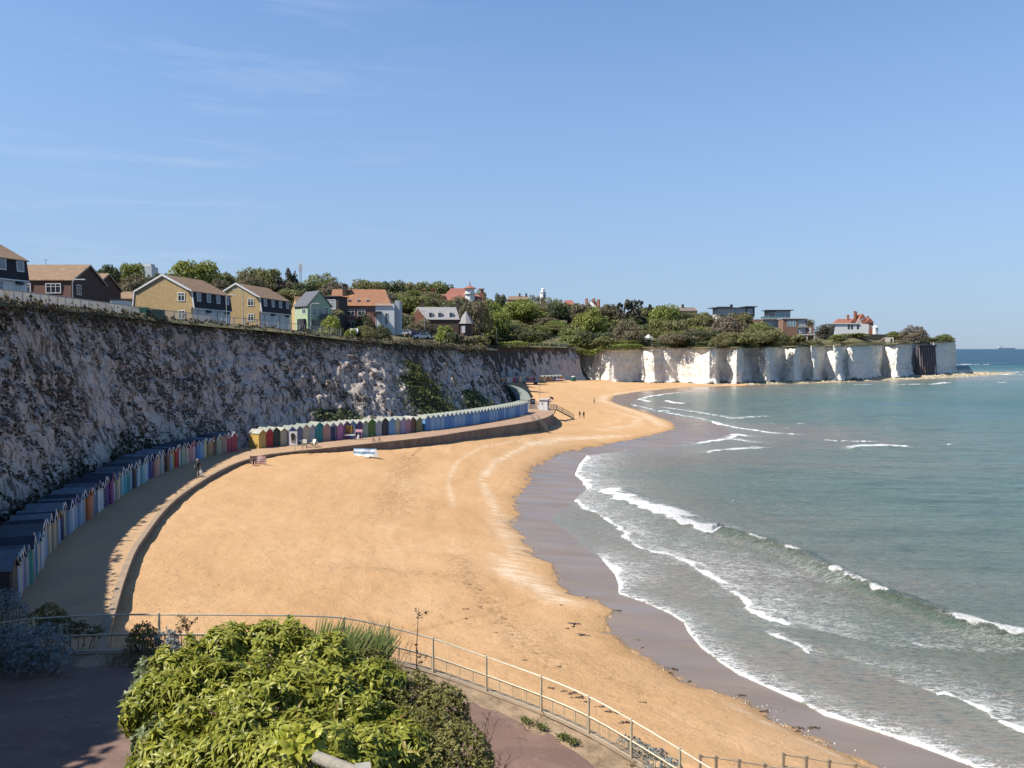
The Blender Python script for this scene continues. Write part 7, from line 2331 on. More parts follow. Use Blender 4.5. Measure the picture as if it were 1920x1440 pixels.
# tufts all over the face, in drifts
n = 100000
u, vv = nrng.uniform(0.02, 1, n), nrng.uniform(0.02, .97, n)
sa = u * (len(foot) - 1) * .36
k1, k2 = math.cos(R(-28)), math.sin(R(-28))
up_ = vv * 16
den = fbm((sa * k1 - up_ * k2) * 1.25, (sa * k2 + up_ * k1) * .5, 3, 4) + .35 * fbm(sa * .12, up_ * .12, 8, 2)
keep = den > .14
P, i0 = cliff_pts(u[keep], vv[keep])
nout = -nl[i0]
Nn = np.stack([nout[:, 0], nout[:, 1], np.full(len(P), .7)], 1)
V, Q = leaf_quads(P + Nn * nrng.uniform(.0, .22, len(P))[:, None], Nn, np.full(len(P), .25), 1.0, .6)
tag(link_mesh('cliff_scrub', np_mesh('cliff_scrub', V, Q), leafmat('scrub_dark', (0.030, 0.025, 0.020), (0.070, 0.057, 0.042), (0.125, 0.10, 0.07), .1, .9)), 'dark tufts of plants rooted all over the shaded cliff face', 'scrub', None, 'stuff')
# fringe along the top edge
n = 15000
u = nrng.uniform(0.0, 1, n)
sa = u * (len(foot) - 1) * .36
vv = np.clip(1 - np.abs(nrng.normal(0, .055, n)) * (1 + .9 * fbm(sa * .12, 0, 5, 3)), .6, 1)
P, i0 = cliff_pts(u, vv)
back = nrng.uniform(-.4, 2.2, n) * (vv > .97)
P[:, :2] += nl[i0] * back[:, None]
hh = np.abs(nrng.normal(.15, .28, n)) * (1 + fbm(sa * .35, 0, 9, 3))
P[:, 2] += np.clip(hh, 0, .8)
Nn = np.stack([-nl[i0][:, 0], -nl[i0][:, 1], np.full(n, .5)], 1)
V, Q = leaf_quads(P, Nn, np.full(n, .36), 1.1, .8)
tag(link_mesh('clifftop_scrub', np_mesh('clifftop_scrub', V, Q), leafmat('scrub_top', (0.045, 0.036, 0.020), (0.115, 0.092, 0.048), (0.20, 0.165, 0.095), .2, .9)), 'dry brown and olive scrub along the edge of the near cliff', 'scrub', None, 'stuff')
# bushes at the foot of the cliff behind the huts
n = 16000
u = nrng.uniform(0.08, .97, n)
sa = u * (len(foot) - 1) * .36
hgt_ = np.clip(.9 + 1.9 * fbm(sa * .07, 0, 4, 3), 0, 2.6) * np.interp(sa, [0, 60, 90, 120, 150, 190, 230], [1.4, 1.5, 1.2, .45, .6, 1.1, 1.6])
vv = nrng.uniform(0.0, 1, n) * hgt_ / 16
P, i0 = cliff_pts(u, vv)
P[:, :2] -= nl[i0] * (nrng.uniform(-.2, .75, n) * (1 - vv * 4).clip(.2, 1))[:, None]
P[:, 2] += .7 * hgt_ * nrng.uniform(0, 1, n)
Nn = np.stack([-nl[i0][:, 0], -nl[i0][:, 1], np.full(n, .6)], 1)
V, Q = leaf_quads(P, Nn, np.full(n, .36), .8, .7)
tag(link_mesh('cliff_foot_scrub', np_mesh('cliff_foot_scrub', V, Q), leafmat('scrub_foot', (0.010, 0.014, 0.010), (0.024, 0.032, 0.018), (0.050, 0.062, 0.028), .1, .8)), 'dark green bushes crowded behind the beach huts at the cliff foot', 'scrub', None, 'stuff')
# ivy drifts on the cliff right of the middle, and the bushy corner of the cliff
def drift(label, cpx, cpy, spread_u, v0, v1, n, col, leaf, bulge):
    best = np.argmin(np.abs(px_of(foot[:, 0], foot[:, 1]) - cpx) + (foot[:, 1] < 60) * 999)
    u0 = best / (len(foot) - 1)
    t_ = nrng.uniform(0, 1, n)
    vv = v0 + (v1 - v0) * t_
    u = u0 + nrng.normal(0, spread_u, n) * (1.25 - t_ * .8) - .012 * (t_ - .5)
    P, i0 = cliff_pts(np.clip(u, .01, .99), vv)
    P[:, :2] -= nl[i0] * (bulge * nrng.uniform(0, 1, n) * (1.1 - t_))[:, None]
    c = P.mean(0)
    Nn = np.stack([-nl[i0][:, 0], -nl[i0][:, 1], np.full(n, .6)], 1)
    V, Q = leaf_quads(P - c, Nn, np.full(n, leaf), .8, .7)
    o = link_mesh('ivy', np_mesh('ivy', V, Q), LEAF[col])
    o.location = c
    return tag(o, label, 'ivy')
drift('curtain of green and yellowish ivy climbing the cliff above the middle of the blue huts', 838, 740, .009, 0.0, .78, 2600, 'mid green', .42, 1.2)
drift('dark ivy spreading left of the yellowish ivy curtain on the cliff', 818, 740, .010, 0.0, .6, 2400, 'dark green', .42, 1.2)
drift('sprawling green bush at the foot of the cliff corner behind the last blue huts', 938, 742, .012, 0.0, .55, 3000, 'olive green', .5, 2.4)
drift('dark bush in the shade at the cliff corner left of the sprawling bush', 915, 742, .012, 0.0, .4, 2200, 'dark green', .5, 1.6)
drift('low green bush spilling over the roofs of the pink and purple huts', 655, 800, .012, 0.0, .28, 1500, 'dark green', .4, 1.2)
# ------------------------------------------------------------------ railing along the red path
RAILM = plain('rail_paint', (0.60, 0.52, 0.37), .45, .15, 6, .15)
RS = resample(smooth_line(RAILW, 2), .2)
rpx = np.array([proj(*q)[0] for q in RS])
def rail_pt(px):
    return Vector([float(np.interp(px, rpx, RS[:, k])) for k in range(3)])
rl = thing('railing', 'long pale metal railing with mesh panels curving along the edge of the red path', 'railing', (0, 0, 0))
MB().tube([tuple(q) for q in RS], .026, 8).build('top_rail', RAILM, rl)
MB().tube([(q[0], q[1], q[2] - .56) for q in RS], .024, 8).build('mid_rail', RAILM, rl)
PPX = [-150, 62, 180, 298, 420, 540, 645, 728, 812, 912, 1015, 1104, 1184, 1275, 1370, 1470]
for p_ in PPX:
    if p_ in (180, 420):
        q = rail_pt(p_)
        MB().tube([(q.x, q.y, q.z - 1.25), (q.x, q.y, q.z - .57)], .022, 8).build('short_post', RAILM, rl)
        continue
    q = rail_pt(p_)
    MB().tube([(q.x, q.y, q.z - 1.3), (q.x, q.y, q.z + .03)], .034, 10).tube([(q.x, q.y, q.z + .031), (q.x, q.y, q.z + .05)], .028, 10).build('post', RAILM, rl)
for a_, b_ in zip(PPX[:-1], PPX[1:]):
    pa, pb = rail_pt(a_), rail_pt(b_)
    b = MB()
    Ln = (pb - pa).length
    nb_ = int(Ln / .055)
    off = Vector((0, .03, 0))
    for k in range(1, nb_):
        s = rail_pt(a_ + (b_ - a_) * k / nb_) + off
        thick = k % max(1, nb_ // 4) == 0
        b.beam(s - Vector((0, 0, 1.02)), s - Vector((0, 0, .58)), .024 if thick else .006)
    N_ = max(2, int(Ln / .5))
    for k in range(N_):
        s, e_ = rail_pt(a_ + (b_ - a_) * k / N_) + off, rail_pt(a_ + (b_ - a_) * (k + 1) / N_) + off
        b.beam(s - Vector((0, 0, 1.03)), e_ - Vector((0, 0, 1.03)), .03)
        for h in (.70, .82, .92):
            b.beam(s - Vector((0, 0, h)), e_ - Vector((0, 0, h)), .005)
        b.beam(s - Vector((0, 0, .60)), e_ - Vector((0, 0, .60)), .022)
    b.build('mesh_panel', RAILM, rl)
# railings lower down, at the foot of the slope
for lab, pts in (('short weathered rail with four posts at the bottom edge right of the path railing', [(1313, 1417, 24.2), (1343, 1420, 24.2), (1386, 1426, 24.0), (1434, 1434, 23.8), (1480, 1442, 23.6)]),
                 ('weathered rail with four posts on the sand in the bottom right corner of the beach', [(1469, 1414, 25.6), (1512, 1420, 25.6), (1555, 1427, 25.4), (1604, 1434, 25.2), (1660, 1443, 25)])):
    W_ = [at_y(*q) for q in pts]
    o = thing('railing', lab, 'railing', W_[0])
    for q in W_:
        d = q - W_[0]
        MB().beam(d + Vector((0, 0, -1.6)), d + Vector((0, 0, .06)), .085).build('post', WOOD, o)
    for h in (-.02, -.42):
        MB().tube([tuple(q - W_[0] + Vector((0, 0, h))) for q in W_], .025, 7).build('rail', WOOD, o)

# ------------------------------------------------------------------ leaves of the foreground
def big_leaves(base, direc, up, L, Wd, droop, rows=4, fold=.35, rg=nrng):
    """curved, folded leaves; base, direc, up: n x 3"""
    n = len(base)
    d = unit(direc); s = unit(np.cross(d, up)); u_ = np.cross(s, d)
    prof = [.12, .75, 1.0, .72, .06] if rows == 4 else [.25, 1.0, .08]
    t_ = np.linspace(0, 1, rows + 1)
    V = np.zeros((n, rows + 1, 3, 3))
    L_ = (L * rg.uniform(.65, 1.25, n))[:, None]
    W_ = (Wd * rg.uniform(.7, 1.25, n))[:, None]
    dr = (droop * rg.uniform(.4, 1.6, n))[:, None]
    for k in range(rows + 1):
        c = base + d * L_ * t_[k] - u_ * L_ * dr * t_[k] ** 2
        w = W_ * prof[k] * .5
        V[:, k, 0] = c - s * w + u_ * w * fold
        V[:, k, 1] = c
        V[:, k, 2] = c + s * w + u_ * w * fold
    q = []
    for k in range(rows):
        for j in range(2):
            q.append((3 * k + j, 3 * k + j + 1, 3 * k + 4 + j, 3 * k + 3 + j))
    Q = (np.arange(n)[:, None, None] * 3 * (rows + 1) + np.array(q)[None]).reshape(-1, 4)
    return V.reshape(-1, 3), Q

def lumps_pts(lumps, dens, rg=nrng, inner=.0):
    """points spread over overlapping balls, leaving out what lies inside others; returns points and outward normals"""
    C = np.array([l[0] for l in lumps]); Rr = np.array([l[1] for l in lumps])
    Ps, Ns = [], []
    for c, r in zip(C, Rr):
        n = int(dens * 4 * math.pi * r * r)
        d = unit(rg.normal(0, 1, (n, 3)))
        d = d[d[:, 2] > -.55]
        wob = 1 + .20 * fbm(d[:, 0] * 2.3 + c[0], d[:, 1] * 2.3 + c[1], d[:, 2] * 2.3, 3)
        p = c + d * (r * wob * (1 - inner * rg.uniform(0, 1, len(d))))[:, None]
        Ps.append(p); Ns.append(d)
    P, Nn = np.vstack(Ps), np.vstack(Ns)
    ok = np.ones(len(P), bool)
    for c, r in zip(C, Rr):
        ok &= np.linalg.norm(P - c, axis=1) > r * (.80 - inner)
    return P[ok], Nn[ok]
def L3(lst):
    return [(np.array(at_y(px, py, y)), rp * y / F) for px, py, y, rp in lst]

def shrub(name, label, cat, lumps, dens, nleaf, Lf, Wf, mat, droop=.5, rows=4, stem_mat=None, jit=.4, spread=(.5, 1.35), inner=.18, base=None, cull=True, gaps=0):
    P, Nn = lumps_pts(lumps, dens)
    P2, N2 = lumps_pts([(c, r * .84) for c, r in lumps], dens * .6)
    P3, N3 = lumps_pts([(c, r * .70) for c, r in lumps], dens * 1.5)
    if gaps:            # holes between the boughs
        def hole(p, t):
            return fbm(p[:, 0] * 2.4, p[:, 1] * 2.4, p[:, 2] * 2.4, 3) > t
        k1, k2 = hole(P, -gaps), hole(P2, -gaps - .12)
        P, Nn, P2, N2 = P[k1], Nn[k1], P2[k2], N2[k2]
    P, Nn = np.vstack([P, P2, P3]), np.vstack([Nn, N2, N3])
    if cull:            # what no one could see or be shaded by: the far underside
        k_ = (Nn[:, 1] < .55) | (Nn[:, 2] > .1)
        P, Nn = P[k_], Nn[k_]
    n = len(P)
    ax = unit(Nn + np.array([0, 0, .55]) + nrng.normal(0, jit, (n, 3)))
    e1 = unit(np.cross(ax, nrng.normal(0, 1, (n, 3)))); e2 = np.cross(ax, e1)
    B, D, U = [], [], []
    for k in range(nleaf):
        a = 2 * math.pi * k / nleaf + nrng.uniform(-.5, .5, n)
        th = nrng.uniform(spread[0], spread[1], n)
        dr = ax * np.cos(th)[:, None] + (e1 * np.cos(a)[:, None] + e2 * np.sin(a)[:, None]) * np.sin(th)[:, None]
        B.append(P + ax * (.03 * Lf / .1 * (k / nleaf))[..., None] if False else P + ax * (.25 * Lf * k / nleaf))
        D.append(dr); U.append(ax)
    B, D, U = np.vstack(B), np.vstack(D), np.vstack(U)
    c0 = np.array([l[0] for l in lumps]).mean(0)
    c0[2] = min(l[0][2] - l[1] for l in lumps) if base is None else base
    V, Q = big_leaves(B - c0, D, U, Lf, Wf, droop, rows)
    o = thing(name, label, cat, tuple(c0))
    link_mesh('foliage', np_mesh('foliage', V, Q, True), mat, o)
    b = MB()
    rg = random.Random(3)
    for c, r in lumps:
        c = Vector(c) - Vector(c0)
        root = Vector((c.x * .35 + rg.uniform(-.1, .1), c.y * .35, -.6))
        for _ in range(3):
            e = c + Vector((rg.uniform(-r, r) * .6, rg.uniform(-r, r) * .6, rg.uniform(0, r * .7)))
            m_ = root.lerp(e, .5) + Vector((rg.uniform(-.12, .12), rg.uniform(-.12, .12), rg.uniform(-.05, .15)))
            b.tube([root, m_, e], [.028, .018, .006], 5)
    b.build('stems', stem_mat or plain('shrub_stem', (0.10, 0.075, 0.05), .9), o)
    return o
# shrub leaf: yellow-green, tone varies from leaf to leaf
M_MAIN = leafmat('shrub_leaf', (0.110, 0.135, 0.012), (0.245, 0.262, 0.026), (0.46, 0.45, 0.075), .30, .42, 0, .28)
main_l = L3([(430, 1246, 12.2, 72), (520, 1240, 12.4, 74), (352, 1264, 11.8, 66), (610, 1266, 12.0, 72), (306, 1330, 11.0, 66), (400, 1340, 10.7, 96), (520, 1345, 10.5, 104), (636, 1350, 10.7, 92), (330, 1426, 9.9, 78), (432, 1446, 9.4, 98), (560, 1450, 9.2, 106), (676, 1440, 9.6, 84), (728, 1372, 10.6, 60),
             (380, 1520, 8.9, 90), (520, 1540, 8.6, 100), (640, 1530, 8.8, 90), (470, 1290, 11.6, 60), (700, 1300, 11.5, 58), (748, 1430, 9.9, 70)])
shrub('shrub', 'large glossy yellow green shrub filling the middle of the foreground above the red path', 'shrub', main_l, 100, 9, .097, .040, M_MAIN, 1.0, spread=(.45, 1.75), gaps=.06)
rmp_ = [n_ for n_ in M_MAIN.node_tree.nodes if n_.type == 'VALTORGB'][0].color_ramp
e_ = rmp_.elements.new(0.035); e_.color = (0.10, 0.13, 0.012, 1)
rmp_.elements[0].color = (0.20, 0.11, 0.035, 1)
M_GREY = leafmat('mallow_leaf', (0.085, 0.115, 0.045), (0.17, 0.21, 0.09), (0.30, 0.33, 0.17), .25, .5)
shrub('shrub', 'grey green leafy plant at the left foot of the large yellow green shrub', 'shrub', L3([(290, 1268, 11.9, 36), (272, 1318, 11.2, 34), (300, 1392, 10.4, 44), (318, 1440, 9.8, 50), (262, 1300, 11.6, 18)]), 60, 6, .085, .06, M_GREY, .3, 2)
M_SMALL = leafmat('small_leaf', (0.075, 0.075, 0.018), (0.16, 0.155, 0.035), (0.30, 0.27, 0.075), .25, .5)
shrub('shrub', 'twiggy small leaved olive shrub on the right side of the large yellow green shrub', 'shrub', L3([(716, 1290, 12.2, 48), (770, 1320, 11.8, 56), (820, 1366, 11.2, 60), (770, 1400, 10.6, 70), (856, 1424, 10.4, 66), (800, 1470, 9.9, 80), (830, 1330, 11.5, 44), (890, 1462, 10.2, 46), (690, 1252, 12.8, 34), (730, 1350, 11.2, 60), (700, 1310, 11.8, 50)]), 210, 6, .05, .024, M_SMALL, .3, 2, plain('brown_twig', (0.14, 0.075, 0.05), .9))
# lemon leaved sprig by the wooden rail
M_LEM = leafmat('lemon_leaf', (0.26, 0.30, 0.03), (0.42, 0.44, 0.05), (0.58, 0.56, 0.10), .35, .4)
shrub('shrub', 'small sprig of big lemon yellow leaves at the end of the wooden handrail', 'shrub', L3([(556, 1402, 7.2, 34), (582, 1392, 7.1, 22)]), 60, 5, .11, .075, M_LEM, .4)
# clump of tall blade leaves behind the shrub
n = 520
px_ = nrng.uniform(585, 706, n); t_ = nrng.uniform(0, 1, n)
yy = 13.4 + nrng.normal(0, .25, n)
bp = np.array([list(at_y(px_[i], 1262 - 6 * t_[i] + (px_[i] - 640) * .12, yy[i])) for i in range(n)])
dd = np.stack([nrng.normal(.42, .22, n), nrng.normal(0, .25, n), np.full(n, 1.0)], 1)
c0 = bp.mean(0)
V, Q = big_leaves(bp - c0, dd, np.tile([0, -1, .2], (n, 1)), .72, .035, .28, 4, .3)
o = thing('grass_clump', 'clump of tall green strap leaves leaning right at the top of the foreground shrub', 'grass clump', tuple(c0))
link_mesh('blades', np_mesh('blades', V, Q, True), leafmat('strap_leaf', (0.05, 0.12, 0.02), (0.12, 0.20, 0.035), (0.36, 0.34, 0.13), .3, .5), o)
# bare stalks
STALK = plain('red_brown_stalk', (0.085, 0.045, 0.032), .9)
def stalks(label, base_px, base_y, d, tops, leaf=None, r=.012):
    p = at_y(base_px, base_y, d)
    o = thing('dry_stalks', label, 'dry stalks', p)
    b = MB()
    tips = []
    for (tx, ty) in tops:
        q = at_y(tx, ty, d + rng.uniform(-.15, .15)) - p
        s = Vector((q.x * .25 + rng.uniform(-.08, .08), rng.uniform(-.1, .1), 0))
        mid = s.lerp(q, .55) + Vector((rng.uniform(-.04, .04), 0, 0))
        b.tube([s - Vector((0, 0, .25)), s.lerp(mid, .5) + Vector((rng.uniform(-.02, .02), 0, 0)), mid, q], [r, r * .85, r * .6, r * .25], 5)
        for k in range(5):
            t0 = rng.uniform(.3, .9)
            s2 = s.lerp(q, t0)
            e = s2 + Vector((rng.choice((-1, 1)) * rng.uniform(.04, .14), rng.uniform(-.05, .05), rng.uniform(.06, .16)))
            b.tube([s2, e], [r * .45, r * .15], 4)
            tips.append(e); tips.append(s2)
    b.build('stem', STALK, o)
    if leaf:
        n_ = len(tips) * leaf
        T_ = np.repeat(np.array([list(t) for t in tips]), leaf, 0) + nrng.normal(0, .03, (n_, 3))
        V, Q = leaf_quads(T_, nrng.normal(0, 1, (n_, 3)), np.full(n_, .05), .6, .5)
        link_mesh('leaves', np_mesh('leaves', V, Q), leafmat('dry_leaf_%d' % base_px, (0.05, 0.03, 0.02), (0.10, 0.065, 0.035), (0.17, 0.14, 0.06), .2, .8), o)
    return o
stalks('tallest bare brown stalk rising above the railing right of the strap leaves', 792, 1290, 12.6, [(785, 1138)], 5, .014)
stalks('spray of thin leafless twigs at the right of the small leaved shrub', 830, 1330, 11.8, [(816, 1272), (848, 1262), (853, 1282), (824, 1290), (842, 1300)], 0, .008)
stalks('fan of bare red brown twigs over the red path below the railing', 890, 1420, 11.0, [(920, 1325), (932, 1350), (918, 1335), (905, 1355), (880, 1315), (922, 1385)], 0, .008)
stalks('loose twigs at the bottom edge of the red path', 928, 1470, 10.4, [(938, 1410), (958, 1412), (920, 1425), (946, 1432)], 0, .007)
stalks('row of wispy dry stems standing in front of the railing behind the strap leaves', 735, 1270, 13.0, [(698, 1157), (730, 1158), (755, 1170), (722, 1190), (775, 1200), (768, 1194), (705, 1182), (690, 1163)], 0, .006)
stalks('dark seed stalk poking over the railing left of the large shrub', 350, 1190, 20.6, [(345, 1152), (352, 1160), (362, 1166), (333, 1172)], 7, .012)
# plants by the railing
M_SIL = leafmat('silver_leaf', (0.12, 0.15, 0.15), (0.22, 0.26, 0.26), (0.36, 0.40, 0.39), .2, .7)
shrub('shrub', 'blue grey leaved bush in the shade at the left end of the railing', 'shrub', L3([(25, 1215, 20.8, 44), (82, 1212, 20.6, 42), (112, 1238, 20.0, 24), (-30, 1225, 20.5, 55), (52, 1236, 20.2, 36)]), 70, 6, .075, .028, M_SIL, .2, 2)
shrub('shrub', 'silvery bush growing through the railing near the bottom of the red path', 'shrub', L3([(1200, 1412, 20.8, 24), (1232, 1432, 20.2, 26), (1172, 1398, 21.2, 16), (1258, 1448, 19.8, 24)]), 80, 6, .07, .026, M_SIL, .2, 2)
shrub('shrub', 'small pale silvery plant at the railing beside the large shrub', 'shrub', L3([(312, 1200, 20.7, 20), (322, 1214, 20.4, 14)]), 90, 6, .07, .03, M_SIL, .2, 2)
def flowery(label, lst, d_leaf, col, flower):
    o = shrub('shrub', label, 'shrub', L3(lst), 85, 6, .075, .03, LEAF['mid green'], .2, 2)
    P, Nn = lumps_pts([(c - np.array(o.location), r * 1.18) for c, r in L3(lst)], 40)
    k_ = Nn[:, 2] > .15
    V, Q = leaf_quads(P[k_], Nn[k_], np.full(k_.sum(), .055), .9, .8)
    fo = link_mesh('flowers', np_mesh('flowers', V, Q), flower, o)
    fo['kind'] = 'stuff'
    return o
FLW = leafmat('valerian_pink', (0.34, 0.07, 0.12), (0.46, 0.12, 0.18), (0.58, 0.22, 0.28), .2, .7)
flowery('green plant with pink flower heads at the railing post left of the large shrub', [(268, 1192, 21.1, 22), (284, 1202, 20.9, 16), (252, 1200, 21.2, 14)], 0, 0, FLW)
flowery('red flowered plant in the shade behind the left end of the railing', [(92, 1154, 23.2, 20), (70, 1160, 23.0, 16), (112, 1160, 23.4, 14)], 0, 0, FLW)
shrub('shrub', 'dark low green bush behind the railing over the shaded promenade', 'shrub', L3([(118, 1176, 22.8, 20), (150, 1184, 22.9, 18), (90, 1178, 22.6, 20), (182, 1186, 23.2, 12)]), 80, 6, .07, .03, LEAF['dark green'], .2, 2)
shrub('shrub', 'pale speckled shrub in front of the nearest beach huts at the left edge', 'shrub', L3([(8, 1132, 25.0, 26), (28, 1150, 24.6, 24), (-15, 1150, 24.5, 30)]), 70, 6, .07, .03, M_SIL, .2, 2)
# grass and weeds along the verge: nobody could count them
n = 9000
k_ = nrng.integers(0, len(PES), n)
wgt = vnoise(PES[k_, 0] * .8, PES[k_, 1] * .8, 3)
w_ = nrng.uniform(-.35, 1.15, n)
pxk = px_of(PES[k_, 0], PES[k_, 1])
ok = (wgt > np.where(pxk < 420, .22, .55)) & (np.abs(w_ - .3 - .5 * wgt) < .55)
k_, w_, pxk = k_[ok], w_[ok], pxk[ok]
P = np.zeros((len(k_), 3))
P[:, :2] = PES[k_, :2] + pn[k_] * w_[:, None] + nrng.normal(0, .04, (len(k_), 2))
P[:, 2] = PES[k_, 2] + .03
n = len(P)
V, Q = big_leaves(P, np.stack([nrng.normal(0, .45, n), nrng.normal(0, .45, n), np.ones(n)], 1), nrng.normal(0, 1, (n, 3)), np.where(pxk < 420, .34, .15), .02, .3, 2)
tag(link_mesh('verge_grass', np_mesh('verge_grass', V, Q, True), leafmat('dry_grass', (0.10, 0.085, 0.03), (0.24, 0.18, 0.085), (0.40, 0.31, 0.17), .25, .8)), 'dry grass and low weeds along the sandy verge of the red path', 'grass', None, 'stuff')
for px, py, lab in ((986, 1338, 'left'), (1015, 1349, 'l'), (1055, 1368, 'm'), (1075, 1380, 'r'), (255, 1218, 'shade')):
    d = rail_pt(px).y - .9
    x = (px - 960) / F * d
    q = at_y(px, py, d)
    z = float(np.interp(q.x, PES[:, 0], PES[:, 2])) + .05
    n = 110
    B = np.array([q.x, q.y, z]) * 0 + nrng.normal(0, [.07, .07, .01], (n, 3))
    V, Q = big_leaves(B, np.stack([nrng.normal(0, .8, n), nrng.normal(0, .8, n), np.full(n, .8)], 1), nrng.normal(0, 1, (n, 3)), .11, .035, .3, 2)
    o = link_mesh('weed', np_mesh('weed', V, Q, True), LEAF['mid green'])
    o.location = (q.x, q.y, z)
    tag(o, {'left': 'leftmost small green weed at the edge of the red path under the railing', 'l': 'small green weed on the verge just right of the leftmost weed', 'm': 'small green weed on the verge below the fourth visible railing post', 'r': 'rightmost small green weed on the verge of the red path', 'shade': 'low green weed on the verge under the pink flowered plant'}[lab], 'weed', 'weeds along the path edge')
# scrub over the bank, out of the shrubs' way
n = 7000
X_ = nrng.uniform(-14, 8, n); Y_ = nrng.uniform(3, 14.6, n)
Z_ = np.array([bank_z(a, b) for a, b in zip(X_, Y_)])
ok = np.abs(fbm(X_ * .5, Y_ * .5, 2, 3)) > -.2
sl_ = (18 - Z_) / np.maximum(Y_, .1)
ok &= (sl_ > .60) | (px_of(X_, Y_) > 250)
ok &= ~((px_of(X_, Y_) > 700) & (sl_ < .66)) & (px_of(X_, Y_) < 900)
V, Q = leaf_quads(np.stack([X_, Y_, Z_ + .08], 1)[ok], np.tile([0, -.4, 1.0], (ok.sum(), 1)), np.full(ok.sum(), .16), .8, .7)
tag(link_mesh('bank_scrub', np_mesh('bank_scrub', V, Q), LEAF['mid green']), 'low leafy growth covering the bank below the camera', 'ground cover', None, 'stuff')
# wooden handrail end
p0, p1 = at_y(594, 1420, 5.9), at_y(690, 1458, 5.35)
o = thing('handrail', 'round weathered wooden handrail end with a square post at the bottom of the picture', 'handrail', p0)
MB().tube([Vector((0, 0, 0)), (p1 - p0) * .45, p1 - p0], .047, 14).build('pole', plain('grey_timber', (0.27, 0.24, 0.19), .85, .3, 6, 0, .4, (.4, 3, 3)), o)
q = at_y(676, 1452, 5.32) - p0
MB().box(q.x - .055, q.x + .055, q.y + .03, q.y + .16, q.z - 1.6, q.z + .0, rz=.25).build('post', plain('grey_post', (0.33, 0.31, 0.26), .85, .25, 5), o)

# ------------------------------------------------------------------ people and the crow
def skin_body(name, J, E, mats, zone, parent):
    """J: name -> (x, y, z, radius); E: edges; one continuous skinned surface, materials by zone(point) """
    names = list(J)
    me = bpy.data.meshes.new(name)
    me.from_pydata([J[k][:3] for k in names], [(names.index(a), names.index(b)) for a, b in E], [])
    o = bpy.data.objects.new(name, me)
    COL.objects.link(o)
    sk = o.modifiers.new('skin', 'SKIN')
    lay = me.skin_vertices[0].data
    for i, k in enumerate(names):
        r_ = J[k][3]
        lay[i].radius = (r_, r_)
        lay[i].use_root = (k == 'pelvis')
    sb_ = o.modifiers.new('sub', 'SUBSURF'); sb_.levels = 2; sb_.render_levels = 2
    dg = bpy.context.evaluated_depsgraph_get()
    me2 = bpy.data.meshes.new_from_object(o.evaluated_get(dg))
    bpy.data.objects.remove(o)
    bpy.data.meshes.remove(me)
    me2.materials.clear()
    for m_ in mats:
        me2.materials.append(m_)
    for f in me2.polygons:
        f.use_smooth = True
        f.material_index = zone(f.center)
    ob = bpy.data.objects.new(name, me2)
    COL.objects.link(ob)
    ob.parent = parent
    return ob
SKIN = plain('skin', (0.50, 0.30, 0.21), .6, .05)
def cloth(n, c): return plain('cloth_' + n, c, .85, .12, 6)
C_BLACK, C_DARK, C_GREY, C_TAN, C_WHITE, C_NAVY = cloth('black', (0.018, 0.017, 0.02)), cloth('charcoal', (0.035, 0.033, 0.035)), cloth('grey', (0.16, 0.15, 0.16)), cloth('tan', (0.36, 0.27, 0.18)), cloth('white', (0.68, 0.67, 0.64)), cloth('navy', (0.03, 0.04, 0.08))
SHOE = plain('shoe', (0.05, 0.05, 0.05), .7)
